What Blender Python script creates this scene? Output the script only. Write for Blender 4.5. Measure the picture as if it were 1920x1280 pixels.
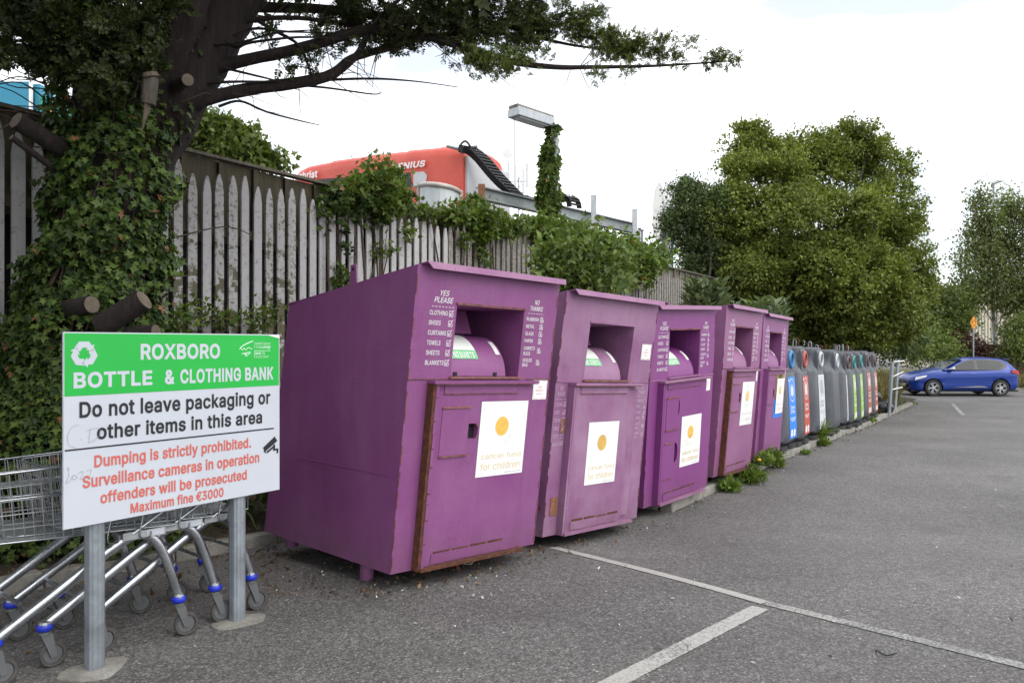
import bpy, bmesh, math, random
import numpy as np
from mathutils import Matrix, Vector
from mathutils.geometry import delaunay_2d_cdt

for _o in list(bpy.data.objects):
    bpy.data.objects.remove(_o)
SC = bpy.context.scene
COL = SC.collection
RNG = np.random.default_rng(11)
random.seed(5)
R = math.radians

# ------------------------------------------------------------------ camera
CAMH, FPX, HZ = 1.58, 1480.0, 645.0
cam = bpy.data.cameras.new('camera')
camo = bpy.data.objects.new('camera', cam)
COL.objects.link(camo)
camo.location = (0, 0, CAMH)
camo.rotation_euler = (R(90), 0, 0)
cam.sensor_width = 36
cam.lens = 36 * FPX / 1920
cam.shift_y = 0.0026
cam.clip_start = 0.05
cam.clip_end = 2000
SC.camera = camo

# ------------------------------------------------------------------ sky and sun
SUN_V = Vector((0.66, -0.55, 0.80)).normalized()
world = bpy.data.worlds.new('World')
SC.world = world
world.use_nodes = True
nt = world.node_tree
nt.nodes.clear()
w_out = nt.nodes.new('ShaderNodeOutputWorld')
w_bg = nt.nodes.new('ShaderNodeBackground')
w_sky = nt.nodes.new('ShaderNodeTexSky')
w_sky.sky_type = 'NISHITA'
w_sky.sun_disc = False
w_sky.sun_elevation = math.asin(SUN_V.z)
w_sky.sun_rotation = math.atan2(SUN_V.x, SUN_V.y)
w_sky.air_density = 1.0
w_tc = nt.nodes.new('ShaderNodeTexCoord')
w_map = nt.nodes.new('ShaderNodeMapping')
w_map.inputs['Scale'].default_value = (1.0, 1.0, 3.2)
w_map.inputs['Location'].default_value = (25.02, 44.54, 12.58)
w_noise = nt.nodes.new('ShaderNodeTexNoise')
w_noise.inputs['Scale'].default_value = 1.7
w_noise.inputs['Detail'].default_value = 5
w_noise.inputs['Roughness'].default_value = 0.55
w_ramp = nt.nodes.new('ShaderNodeValToRGB')
w_ramp.color_ramp.elements[0].position = 0.40
w_ramp.color_ramp.elements[0].color = (0.40, 0.40, 0.40, 1)
w_ramp.color_ramp.elements[1].position = 0.53
w_ramp.color_ramp.elements[1].color = (1, 1, 1, 1)
w_mix = nt.nodes.new('ShaderNodeMixRGB')
w_mix.inputs['Color2'].default_value = (13.6, 13.8, 14.2, 1)
nt.links.new(w_tc.outputs['Generated'], w_map.inputs['Vector'])
nt.links.new(w_map.outputs['Vector'], w_noise.inputs['Vector'])
nt.links.new(w_noise.outputs['Fac'], w_ramp.inputs['Fac'])
nt.links.new(w_ramp.outputs['Color'], w_mix.inputs['Fac'])
nt.links.new(w_sky.outputs['Color'], w_mix.inputs['Color1'])
nt.links.new(w_mix.outputs['Color'], w_bg.inputs['Color'])
w_bg.inputs['Strength'].default_value = 0.1
nt.links.new(w_bg.outputs['Background'], w_out.inputs['Surface'])

sun = bpy.data.lights.new('sun', 'SUN')
sun.energy = 1.5
sun.angle = R(48)
sun.color = (1.0, 0.96, 0.9)
suno = bpy.data.objects.new('sun', sun)
COL.objects.link(suno)
suno.rotation_euler = (-SUN_V).to_track_quat('-Z', 'Y').to_euler()

SC.view_settings.view_transform = 'Standard'
SC.view_settings.look = 'None'
SC.view_settings.exposure = 0.52
SC.view_settings.gamma = 1.0
SC.view_settings.use_curve_mapping = False
SC.render.engine = 'CYCLES'
SC.cycles.max_bounces = 6
SC.cycles.diffuse_bounces = 3
SC.cycles.glossy_bounces = 3
SC.cycles.transmission_bounces = 4
SC.cycles.transparent_max_bounces = 8
SC.cycles.use_adaptive_sampling = True
SC.cycles.adaptive_threshold = 0.02
try:
    SC.cycles.use_denoising = True
    SC.cycles.denoiser = 'OPENIMAGEDENOISE'
except Exception:
    pass


# ------------------------------------------------------------------ pixel <-> place helpers
def P(u, v, Y):
    """the place at distance Y that the photograph shows at u, v"""
    return Vector(((u - 960) / FPX * Y, Y, CAMH - (v - HZ) / FPX * Y))


def sstep(t):
    t = min(max(t, 0.0), 1.0)
    return t * t * (3 - 2 * t)


def zg(y):
    """height of the asphalt: it falls gently away from the camera"""
    return -0.14 * sstep((y - 4.6) / 3.4) - 0.16 * sstep((y - 11) / 9) - 0.05 * sstep((y - 20) / 10)


def gp(u, v, dz=0.0):
    Y = 5.0
    for _ in range(40):
        Y = 0.5 * Y + 0.5 * (CAMH - zg(Y) - dz) * FPX / (v - HZ)
    return Vector(((u - 960) / FPX * Y, Y, zg(Y) + dz))


F0 = np.array([-3.04, 7.38]); FD = np.array([0.515, 0.857]); FN = np.array([0.857, -0.515])
K0 = np.array([1.65, 8.08]); KD = np.array([0.548, 0.836]); KD = KD / np.linalg.norm(KD); KN = np.array([KD[1], -KD[0]])


def fp(s, w, z=0.0):
    p = F0 + s * FD + w * FN
    return Vector((p[0], p[1], z))


def fs_of_u(u):
    a = (u - 960) / FPX
    return (a * F0[1] - F0[0]) / (FD[0] - a * FD[1])


def fence_Y(u):
    return F0[1] + fs_of_u(u) * FD[1]


def kp(s, w, z=0.0):
    p = K0 + s * KD + w * KN
    return Vector((p[0], p[1], z))


# ------------------------------------------------------------------ objects
def setp(o, label=None, cat=None, group=None, kind=None):
    if label: o['label'] = label
    if cat: o['category'] = cat
    if group: o['group'] = group
    if kind: o['kind'] = kind
    return o


def thing(name, label, cat, loc=(0, 0, 0), rotz=0.0, group=None, mat=None):
    o = bpy.data.objects.new(name, None)
    o.empty_display_size = 0.1
    COL.objects.link(o)
    if mat is not None:
        o.matrix_world = mat
    else:
        o.location = loc
        o.rotation_euler = (0, 0, rotz)
    return setp(o, label, cat, group)


def struct(name, loc=(0, 0, 0)):
    o = bpy.data.objects.new(name, None)
    COL.objects.link(o)
    o.location = loc
    o['kind'] = 'structure'
    return o


_kids = None
def copy_tree(o, parent=None):
    c = o.copy()
    COL.objects.link(c)
    if parent is not None:
        c.parent = parent
    for ch in list(KIDS.get(o.name, ())):
        cc = copy_tree(ch, c)
    return c


KIDS = {}
def adopt(o, parent):
    if parent is not None:
        o.parent = parent
        KIDS.setdefault(parent.name, []).append(o)
    return o


def place(name, me, parent=None, loc=None, rot=None, mat=None):
    o = bpy.data.objects.new(name, me)
    COL.objects.link(o)
    adopt(o, parent)
    if mat is not None:
        o.matrix_local = mat
    if loc is not None:
        o.location = loc
    if rot is not None:
        o.rotation_euler = rot
    return o


class MB:
    def __init__(self, M=None):
        self.v, self.f, self.mi = [], [], []
        self.M = M

    def add(self, vs, fs, mi=0, M=None):
        b = len(self.v)
        for p in vs:
            p = Vector(p) if len(p) == 3 else Vector((p[0], p[1], 0))
            if M is not None: p = M @ p
            if self.M is not None: p = self.M @ p
            self.v.append(p)
        for f in fs:
            self.f.append([b + i for i in f])
            self.mi.append(mi)
        return self

    def box(self, x0, x1, y0, y1, z0, z1, mi=0, M=None):
        vs = [(x0, y0, z0), (x1, y0, z0), (x1, y1, z0), (x0, y1, z0), (x0, y0, z1), (x1, y0, z1), (x1, y1, z1), (x0, y1, z1)]
        fs = [(3, 2, 1, 0), (4, 5, 6, 7), (0, 1, 5, 4), (1, 2, 6, 5), (2, 3, 7, 6), (3, 0, 4, 7)]
        return self.add(vs, fs, mi, M)

    def hexa(self, vs, mi=0):
        """eight corners: bottom ring then top ring"""
        return self.add(vs, [(3, 2, 1, 0), (4, 5, 6, 7), (0, 1, 5, 4), (1, 2, 6, 5), (2, 3, 7, 6), (3, 0, 4, 7)], mi)

    def beam(self, p0, p1, w, h, mi=0, up=(0, 0, 1)):
        p0, p1 = Vector(p0), Vector(p1)
        d = (p1 - p0).normalized()
        up = Vector(up)
        s = d.cross(up)
        if s.length < 1e-4: s = d.cross(Vector((1, 0, 0)))
        s.normalize()
        t = s.cross(d).normalized()
        c = lambda p: [p - s * w / 2 - t * h / 2, p + s * w / 2 - t * h / 2, p + s * w / 2 + t * h / 2, p - s * w / 2 + t * h / 2]
        vs = c(p0) + c(p1)
        return self.add(vs, [(0, 1, 2, 3), (7, 6, 5, 4), (0, 4, 5, 1), (1, 5, 6, 2), (2, 6, 7, 3), (3, 7, 4, 0)], mi)

    def tube(self, pts, r, seg=8, mi=0, cap=True, flat=1.0, wob=0.0):
        pts = [Vector(p) for p in pts]
        n = len(pts)
        if not hasattr(r, '__len__'): r = [r] * n
        vs, fs = [], []
        ref = None
        for i, p in enumerate(pts):
            t = (pts[min(i + 1, n - 1)] - pts[max(i - 1, 0)])
            if t.length < 1e-9: t = Vector((0, 0, 1))
            t.normalize()
            if ref is None:
                ref = Vector((0, 0, 1)) if abs(t.z) < 0.9 else Vector((1, 0, 0))
            a = t.cross(ref)
            if a.length < 1e-4: a = t.cross(Vector((0.3, 1, 0.2)))
            a.normalize()
            b = a.cross(t).normalized()
            ref = b
            for k in range(seg):
                th = 2 * math.pi * k / seg
                rr = r[i] * (1 + (random.uniform(-wob, wob) if wob else 0))
                vs.append(p + a * math.cos(th) * rr + b * math.sin(th) * rr * flat)
        for i in range(n - 1):
            for k in range(seg):
                k2 = (k + 1) % seg
                fs.append((i * seg + k, i * seg + k2, (i + 1) * seg + k2, (i + 1) * seg + k))
        if cap:
            fs.append(tuple(range(seg - 1, -1, -1)))
            fs.append(tuple((n - 1) * seg + k for k in range(seg)))
        return self.add(vs, fs, mi)

    def lathe(self, prof, seg=16, mi=0, M=None, close=False):
        """profile of (radius, z) turned about z"""
        vs, fs = [], []
        n = len(prof)
        for (r, z) in prof:
            for k in range(seg):
                th = 2 * math.pi * k / seg
                vs.append((r * math.cos(th), r * math.sin(th), z))
        m = n if close else n - 1
        for i in range(m):
            i2 = (i + 1) % n
            for k in range(seg):
                k2 = (k + 1) % seg
                fs.append((i * seg + k, i * seg + k2, i2 * seg + k2, i2 * seg + k))
        if not close:
            if prof[0][0] > 1e-5: fs.append(tuple(range(seg - 1, -1, -1)))
            if prof[-1][0] > 1e-5: fs.append(tuple((n - 1) * seg + k for k in range(seg)))
        return self.add(vs, fs, mi, M)

    def poly(self, pts, mi=0):
        return self.add(pts, [tuple(range(len(pts)))], mi)

    def loft(self, rings, mi=0, cap=True):
        n = len(rings[0])
        vs = [p for r in rings for p in r]
        fs = []
        for i in range(len(rings) - 1):
            for k in range(n):
                k2 = (k + 1) % n
                fs.append((i * n + k, i * n + k2, (i + 1) * n + k2, (i + 1) * n + k))
        if cap:
            fs.append(tuple(range(n - 1, -1, -1)))
            fs.append(tuple((len(rings) - 1) * n + k for k in range(n)))
        return self.add(vs, fs, mi)

    def mesh(self, name, mats, smooth=0.0, origin=None, fix=False):
        me = bpy.data.meshes.new(name)
        vs = [tuple(p - Vector(origin)) if origin is not None else tuple(p) for p in self.v]
        me.from_pydata(vs, [], self.f)
        if not isinstance(mats, (list, tuple)): mats = [mats]
        for m in mats: me.materials.append(m)
        if len(mats) > 1:
            me.polygons.foreach_set('material_index', self.mi)
        if fix:
            bm = bmesh.new(); bm.from_mesh(me)
            bmesh.ops.recalc_face_normals(bm, faces=bm.faces)
            bm.to_mesh(me); bm.free()
        if smooth:
            me.polygons.foreach_set('use_smooth', [True] * len(me.polygons))
            me.set_sharp_from_angle(angle=R(smooth))
        me.update()
        return me

    def build(self, name, mats, parent=None, smooth=0.0, bevel=0.0, origin=None, kind=None, label=None, fix=False, seg=2):
        me = self.mesh(name, mats, smooth, origin, fix)
        o = place(name, me, parent)
        if bevel:
            b = o.modifiers.new('bevel', 'BEVEL')
            b.width = bevel; b.segments = seg; b.limit_method = 'ANGLE'; b.angle_limit = R(40)
        if kind: o['kind'] = kind
        if label: o['label'] = label
        return o


def np_mesh(name, V, F, mat, smooth=False):
    """fast mesh from numpy: F is (n, k) with one k"""
    me = bpy.data.meshes.new(name)
    V = np.ascontiguousarray(V, dtype=np.float32); F = np.ascontiguousarray(F, dtype=np.int32)
    n, k = F.shape
    me.vertices.add(len(V)); me.vertices.foreach_set('co', V.ravel())
    me.loops.add(n * k); me.loops.foreach_set('vertex_index', F.ravel())
    me.polygons.add(n)
    me.polygons.foreach_set('loop_start', np.arange(0, n * k, k, dtype=np.int32))
    me.polygons.foreach_set('loop_total', np.full(n, k, dtype=np.int32))
    if smooth: me.polygons.foreach_set('use_smooth', np.ones(n, dtype=bool))
    for m in (mat if isinstance(mat, (list, tuple)) else [mat]): me.materials.append(m)
    me.update(calc_edges=True)
    me.validate()
    return me


def norm(a):
    return a / np.maximum(np.linalg.norm(a, axis=-1, keepdims=True), 1e-9)


LEAF = (np.array([[0, 0, 0], [0.42, 0.30, 0.07], [1, 0, -0.05], [0.42, -0.30, 0.07]]), np.array([[0, 1, 2], [0, 2, 3]]))
IVY = (np.array([[0, 0, 0], [0.02, 0.38, .05], [0.34, 0.28, .02], [0.50, 0.50, .0], [0.62, 0.2, .04], [1.0, 0.0, -.06], [0.62, -0.2, .04], [0.50, -0.50, 0], [0.34, -0.28, .02], [0.02, -0.38, .05]]),
       np.array([[0, 2, 1], [0, 3, 2], [0, 4, 3], [0, 5, 4], [0, 6, 5], [0, 7, 6], [0, 8, 7], [0, 9, 8]]))
MAPLE = (np.array([[0, 0, 0], [0.25, 0.45, .03], [0.45, 0.2, .05], [1, 0, -.08], [0.45, -0.2, .05], [0.25, -0.45, .03]]), np.array([[0, 2, 1], [0, 3, 2], [0, 4, 3], [0, 5, 4]]))


def frames(N, X=None, up=None, jitter=1.0):
    """N random frames whose x axis follows X and whose z axis leans to up"""
    r = RNG.normal(size=(N, 3)) * jitter
    x = norm((X if X is not None else 0) + (r if X is not None else RNG.normal(size=(N, 3))))
    z = (up if up is not None else np.zeros(3)) + RNG.normal(size=(N, 3)) * jitter
    z = norm(z - x * (z * x).sum(-1, keepdims=True))
    y = np.cross(z, x)
    return np.stack([x, y, z], axis=-1)


def scatter(name, tmpl, Pts, size, mat, Fr, parent=None, origin=None, kind=None):
    T, F = tmpl
    N = len(Pts)
    size = np.broadcast_to(np.asarray(size), (N,))
    V = np.einsum('nij,kj->nki', Fr, T) * size[:, None, None] + np.asarray(Pts)[:, None, :]
    if origin is not None: V = V - np.asarray(origin)
    FF = (F[None] + (np.arange(N) * len(T))[:, None, None]).reshape(-1, F.shape[1])
    me = np_mesh(name, V.reshape(-1, 3), FF, mat)
    o = place(name, me, parent)
    if kind: o['kind'] = kind
    return o


# ------------------------------------------------------------------ materials
def new_mat(name):
    m = bpy.data.materials.new(name)
    m.use_nodes = True
    n = m.node_tree
    b = n.nodes.get('Principled BSDF')
    return m, n, b


def N(n, t, **kw):
    x = n.nodes.new(t)
    for k, v in kw.items():
        if k.startswith('_'): setattr(x, k[1:], v)
        else: x.inputs[k.replace('__', ' ')].default_value = v
    return x


def L(n, a, b): n.links.new(a, b)


def coords(n, scale=(1, 1, 1), rnd=True, kind='Object'):
    tc = N(n, 'ShaderNodeTexCoord')
    mp = N(n, 'ShaderNodeMapping')
    mp.inputs['Scale'].default_value = scale
    if rnd:
        oi = N(n, 'ShaderNodeObjectInfo')
        mu = N(n, 'ShaderNodeMath', _operation='MULTIPLY'); mu.inputs[1].default_value = 37.0
        L(n, oi.outputs['Random'], mu.inputs[0]); L(n, mu.outputs[0], mp.inputs['Location'])
    L(n, tc.outputs[kind], mp.inputs['Vector'])
    return mp.outputs['Vector']


def noise(n, vec, scale, detail=4, rough=0.6):
    x = N(n, 'ShaderNodeTexNoise', Scale=scale, Detail=detail, Roughness=rough)
    L(n, vec, x.inputs['Vector'])
    return x.outputs['Fac']


def ramp(n, fac, stops):
    x = N(n, 'ShaderNodeValToRGB')
    e = x.color_ramp.elements
    while len(e) < len(stops): e.new(0.5)
    for i, (p, c) in enumerate(stops):
        e[i].position = p
        if not hasattr(c, '__len__'): c = (c, c, c)
        e[i].color = (*c, 1) if len(c) == 3 else c
    L(n, fac, x.inputs['Fac'])
    return x.outputs['Color']


def mix(n, fac, a, b, mode='MIX'):
    x = N(n, 'ShaderNodeMixRGB', _blend_type=mode)
    for s, v in ((x.inputs['Fac'], fac), (x.inputs['Color1'], a), (x.inputs['Color2'], b)):
        if isinstance(v, bpy.types.NodeSocket): L(n, v, s)
        elif hasattr(v, '__len__'): s.default_value = (*v, 1) if len(v) == 3 else v
        else: s.default_value = v
    return x.outputs['Color']


def bump(n, b, h, strength=0.3, dist=0.01):
    x = N(n, 'ShaderNodeBump', Strength=strength, Distance=dist)
    L(n, h, x.inputs['Height']); L(n, x.outputs['Normal'], b.inputs['Normal'])


def simple(name, c, rough=0.6, metal=0.0, var=0.15, scale=6.0, bmp=0.0, spec=0.5, kind='Object', bscale=40.0):
    m, n, b = new_mat(name)
    v = coords(n, kind=kind)
    f = noise(n, v, scale)
    a = tuple(x * (1 - var) for x in c); d = tuple(min(x * (1 + var), 1) for x in c)
    L(n, ramp(n, f, [(0.3, a), (0.7, d)]), b.inputs['Base Color'])
    b.inputs['Roughness'].default_value = rough
    b.inputs['Metallic'].default_value = metal
    b.inputs['Specular IOR Level'].default_value = spec
    if bmp: bump(n, b, noise(n, v, bscale), bmp, 0.004)
    return m


def leaf_mat(name, dark, light, dead=None, trans=0.25, clump=0.8):
    m = bpy.data.materials.new(name); m.use_nodes = True
    n = m.node_tree; n.nodes.clear()
    out = N(n, 'ShaderNodeOutputMaterial')
    geo = N(n, 'ShaderNodeNewGeometry')
    rnd = geo.outputs['Random Per Island']
    mid = tuple((a + b) / 2 for a, b in zip(dark, light))
    c = ramp(n, rnd, [(0.0, dark), (0.55, mid), (0.968 if dead else 0.99, light)] + ([(0.978, dead)] if dead else []))
    v = coords(n, rnd=True)
    f = noise(n, v, clump, 3)
    c = mix(n, 1.0, c, ramp(n, f, [(0.3, 0.62), (0.7, 1.30)]), 'MULTIPLY')
    d = N(n, 'ShaderNodeBsdfPrincipled'); L(n, c, d.inputs['Base Color'])
    d.inputs['Roughness'].default_value = 0.55
    d.inputs['Specular IOR Level'].default_value = 0.3
    t = N(n, 'ShaderNodeBsdfTranslucent')
    L(n, mix(n, 1.0, c, (1.3, 1.4, 0.6), 'MULTIPLY'), t.inputs['Color'])
    mx = N(n, 'ShaderNodeMixShader', Fac=trans)
    L(n, d.outputs[0], mx.inputs[1]); L(n, t.outputs[0], mx.inputs[2])
    L(n, mx.outputs[0], out.inputs['Surface'])
    return m


M = {}
def build_materials():
    # asphalt
    m, n, b = new_mat('asphalt'); v = coords(n, rnd=False)
    vor = N(n, 'ShaderNodeTexVoronoi', Scale=92.0); L(n, v, vor.inputs['Vector'])
    stones = ramp(n, vor.outputs['Color'], [(0.0, (0.070, 0.068, 0.067)), (0.45, (0.130, 0.126, 0.123)), (0.8, (0.195, 0.189, 0.184)), (0.97, (0.34, 0.33, 0.32)), (1.0, (0.55, 0.54, 0.52))])
    dist = ramp(n, vor.outputs['Distance'], [(0.25, 1.0), (0.75, 0.45)])
    c = mix(n, 0.75, stones, dist, 'MULTIPLY')
    f2 = noise(n, v, 26, 5, 0.75)
    c = mix(n, 1.0, c, ramp(n, f2, [(0.3, 0.62), (0.68, 1.35)]), 'MULTIPLY')
    big = noise(n, v, 0.45, 5, 0.65)
    c = mix(n, 1.0, c, ramp(n, big, [(0.3, (0.74, 0.72, 0.71)), (0.7, (1.26, 1.25, 1.23))]), 'MULTIPLY')
    stain = noise(n, v, 1.7, 4, 0.6)
    c = mix(n, ramp(n, stain, [(0.58, 0.0), (0.74, 0.5)]), c, (0.05, 0.046, 0.043))
    dust = noise(n, v, 0.9, 6, 0.7)
    c = mix(n, ramp(n, dust, [(0.60, 0.0), (0.78, 0.35)]), c, (0.20, 0.185, 0.165))
    L(n, c, b.inputs['Base Color']); b.inputs['Roughness'].default_value = 0.72
    b.inputs['Specular IOR Level'].default_value = 0.45
    bump(n, b, mix(n, 0.5, vor.outputs['Distance'], f2), 0.55, 0.006)
    M['asphalt'] = m
    # worn line paint
    for nm, wear in (('line_paint', 0.40), ('line_paint_worn', 0.50)):
        m, n, b = new_mat(nm); v = coords(n, rnd=False)
        f = noise(n, v, 60, 5, 0.8); g = noise(n, v, 1.6, 3)
        h = mix(n, 0.35, f, g)
        fac = ramp(n, h, [(wear - 0.03, 0.0), (wear + 0.08, 1.0)])
        vor = N(n, 'ShaderNodeTexVoronoi', Scale=92.0); L(n, v, vor.inputs['Vector'])
        st = ramp(n, vor.outputs['Color'], [(0.0, 0.085), (0.6, 0.15), (1.0, 0.36)])
        L(n, mix(n, fac, st, mix(n, ramp(n, f, [(0.3, 0.0), (0.7, 1.0)]), (0.27, 0.26, 0.245), (0.46, 0.45, 0.42))), b.inputs['Base Color'])
        b.inputs['Roughness'].default_value = 0.75
        bump(n, b, f, 0.4, 0.004)
        M[nm] = m
    # concrete
    m, n, b = new_mat('kerb_concrete'); v = coords(n)
    f = noise(n, v, 3, 6, 0.7); g = noise(n, v, 60, 3, 0.7)
    c = ramp(n, f, [(0.3, (0.12, 0.115, 0.10)), (0.5, (0.22, 0.21, 0.185)), (0.72, (0.33, 0.32, 0.29))])
    c = mix(n, 1.0, c, ramp(n, g, [(0.3, 0.75), (0.7, 1.15)]), 'MULTIPLY')
    L(n, c, b.inputs['Base Color']); b.inputs['Roughness'].default_value = 0.9; bump(n, b, g, 0.5, 0.005)
    M['concrete'] = m
    m, n, b = new_mat('soil'); v = coords(n)
    f = noise(n, v, 4, 8, 0.75); g = noise(n, v, 45, 4, 0.8)
    c = ramp(n, f, [(0.3, (0.030, 0.022, 0.014)), (0.6, (0.065, 0.048, 0.030)), (0.8, (0.12, 0.095, 0.06))])
    c = mix(n, 1.0, c, ramp(n, g, [(0.3, 0.5), (0.7, 1.4)]), 'MULTIPLY')
    L(n, c, b.inputs['Base Color']); b.inputs['Roughness'].default_value = 0.95; bump(n, b, g, 0.9, 0.02)
    M['soil'] = m
    m, n, b = new_mat('verge'); v = coords(n)
    f = noise(n, v, 2, 8, 0.75)
    L(n, ramp(n, f, [(0.3, (0.045, 0.06, 0.016)), (0.6, (0.09, 0.085, 0.03)), (0.8, (0.15, 0.12, 0.05))]), b.inputs['Base Color'])
    b.inputs['Roughness'].default_value = 0.95; bump(n, b, noise(n, v, 30), 1.0, 0.05)
    M['verge'] = m

    # faded purple paint, rust where it wears
    def purple(nm, base, fade, rust=0.0, fadeamt=0.5):
        m, n, b = new_mat(nm)
        v = coords(n); vs = coords(n, (1.2, 1.2, 0.35))
        f = noise(n, v, 2.2, 5, 0.6)
        c = mix(n, ramp(n, f, [(0.35, 0.0), (0.75, fadeamt)]), base, fade)
        st = noise(n, coords(n, (4, 4, 0.5)), 3.0, 5, 0.7)
        c = mix(n, ramp(n, st, [(0.48, 0.0), (0.75, 0.16)]), c, fade)
        dirt = noise(n, coords(n, (5, 5, 0.7)), 2.0, 6, 0.7)
        c = mix(n, ramp(n, dirt, [(0.54, 0.0), (0.8, 0.26)]), c, (0.07, 0.035, 0.05))
        # dirt splashed up from the ground
        tc = N(n, 'ShaderNodeTexCoord'); sx = N(n, 'ShaderNodeSeparateXYZ'); L(n, tc.outputs['Object'], sx.inputs[0])
        mr = N(n, 'ShaderNodeMapRange'); mr.inputs['From Min'].default_value = 0.0; mr.inputs['From Max'].default_value = 0.28
        mr.inputs['To Min'].default_value = 0.5; mr.inputs['To Max'].default_value = 0.0
        L(n, sx.outputs['Z'], mr.inputs['Value'])
        mm = N(n, 'ShaderNodeMath', _operation='MULTIPLY'); L(n, mr.outputs[0], mm.inputs[0]); L(n, ramp(n, noise(n, v, 7, 5), [(0.35, 0.2), (0.7, 1.0)]), mm.inputs[1])
        c = mix(n, mm.outputs[0], c, (0.10, 0.065, 0.055))
        rf = noise(n, vs, 3.4, 8, 0.75)
        rmask = ramp(n, rf, [(0.69 - rust, 0.0), (0.73 - rust, 1.0)])
        rc = ramp(n, noise(n, v, 40, 4), [(0.3, (0.055, 0.018, 0.008)), (0.7, (0.19, 0.065, 0.022))])
        c = mix(n, rmask, c, rc)
        sp = noise(n, v, 70, 3, 0.6); zone = noise(n, v, 2.6, 4, 0.6)
        sm = N(n, 'ShaderNodeMath', _operation='MULTIPLY')
        L(n, ramp(n, sp, [(0.62, 0.0), (0.66, 1.0)]), sm.inputs[0]); L(n, ramp(n, zone, [(0.54 - rust, 0.0), (0.66 - rust, 0.9)]), sm.inputs[1])
        c = mix(n, sm.outputs[0], c, (0.10, 0.035, 0.022))
        scr = noise(n, coords(n, (3, 60, 60)), 2.0, 3, 0.5)
        c = mix(n, ramp(n, scr, [(0.70, 0.0), (0.74, 0.35)]), c, fade)
        L(n, c, b.inputs['Base Color'])
        L(n, ramp(n, f, [(0.3, 0.42), (0.7, 0.6)]), b.inputs['Roughness'])
        bump(n, b, mix(n, 0.25, noise(n, v, 1.8, 2), noise(n, v, 55, 2)), 0.30, 0.024)
        return m
    M['purple'] = purple('purple_paint', (0.205, 0.054, 0.185), (0.30, 0.145, 0.27), 0.0, 0.30)
    M['purple_faded'] = purple('purple_paint_faded', (0.225, 0.088, 0.20), (0.37, 0.235, 0.335), 0.0, 0.7)
    M['purple_deep'] = purple('purple_paint_deep', (0.19, 0.038, 0.185), (0.26, 0.095, 0.24), -0.02, 0.25)
    M['purple_rusty'] = purple('purple_paint_rusty', (0.225, 0.072, 0.19), (0.33, 0.165, 0.28), 0.07, 0.5)
    M['purple_lip_sunlit'] = purple('purple_lip_sunlit_paint', (0.26, 0.10, 0.225), (0.37, 0.21, 0.31), 0.04, 0.8)  # lip paint lightened for the sun falling on it, besides its fade and rust
    m, n, b = new_mat('rust'); v = coords(n)
    f = noise(n, v, 25, 6, 0.75)
    L(n, ramp(n, f, [(0.25, (0.025, 0.010, 0.007)), (0.5, (0.085, 0.028, 0.012)), (0.68, (0.16, 0.055, 0.03)), (0.8, (0.22, 0.09, 0.13))]), b.inputs['Base Color'])
    b.inputs['Roughness'].default_value = 0.9; bump(n, b, f, 0.7, 0.006); M['rust'] = m
    m, n, b = new_mat('light_rust'); v = coords(n)
    f = noise(n, v, 18, 6, 0.8)
    L(n, ramp(n, f, [(0.3, (0.15, 0.05, 0.02)), (0.55, (0.24, 0.11, 0.06)), (0.75, (0.36, 0.22, 0.26))]), b.inputs['Base Color'])
    b.inputs['Roughness'].default_value = 0.9; bump(n, b, f, 0.7, 0.004); M['light_rust'] = m
    M['rust_edge'] = simple('rust_edge', (0.16, 0.06, 0.06), 0.85, var=0.6, scale=20)
    M['black_gap'] = simple('black_gap', (0.012, 0.01, 0.012), 0.9)
    M['rubber'] = simple('rubber', (0.02, 0.02, 0.021), 0.8, bmp=0.2)
    M['wheel_rubber'] = simple('wheel_rubber', (0.055, 0.053, 0.050), 0.75, var=0.25, scale=20)
    # prints
    def worn_print(nm, c, under, wear):
        m, n, b = new_mat(nm); v = coords(n)
        f = noise(n, v, 28, 5, 0.8)
        L(n, mix(n, ramp(n, f, [(wear - 0.04, 0.0), (wear + 0.04, 1.0)]), under, c), b.inputs['Base Color'])
        b.inputs['Roughness'].default_value = 0.6
        return m
    M['stencil'] = worn_print('stencil_white', (0.72, 0.70, 0.72), (0.32, 0.10, 0.28), 0.36)
    M['stencil_worn'] = worn_print('stencil_worn', (0.62, 0.58, 0.62), (0.32, 0.12, 0.28), 0.50)
    M['poster'] = simple('poster_white', (0.78, 0.80, 0.80), 0.45, var=0.04, scale=5)
    M['sun_yellow'] = simple('sun_yellow', (0.76, 0.47, 0.09), 0.5, var=0.1, scale=18)
    M['faded_yellow'] = worn_print('faded_yellow', (0.70, 0.53, 0.22), (0.74, 0.70, 0.62), 0.42)
    M['faded_yellow_full'] = simple('faded_yellow_full', (0.62, 0.40, 0.10), 0.5, var=0.12)
    M['very_faded'] = simple('very_faded_yellow', (0.74, 0.71, 0.60), 0.5, var=0.05)
    M['petal_line'] = simple('petal_line', (0.72, 0.71, 0.66), 0.5, var=0.03)
    M['sticker_red'] = simple('sticker_red', (0.72, 0.36, 0.37), 0.5, var=0.1)
    M['ink_brown'] = simple('ink_brown', (0.30, 0.17, 0.05), 0.5)
    M['ink'] = simple('black_ink', (0.012, 0.013, 0.016), 0.4)
    M['sign_white'] = simple('sign_white', (0.49, 0.52, 0.575), 0.35, var=0.03, scale=3)
    M['sign_green'] = simple('sign_green', (0.010, 0.40, 0.050), 0.32, var=0.05, scale=2)
    M['sign_red'] = simple('sign_red', (0.56, 0.115, 0.085), 0.4, var=0.12, scale=12)
    M['scribble'] = simple('grey_marker', (0.30, 0.33, 0.37), 0.5)
    M['logo_white'] = simple('logo_white', (0.55, 0.76, 0.60), 0.4, var=0.02)
    M['print_white'] = simple('print_white', (0.80, 0.80, 0.80), 0.5, var=0.03)
    M['label_green'] = simple('label_green', (0.18, 0.52, 0.24), 0.5, var=0.25, scale=14)
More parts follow.
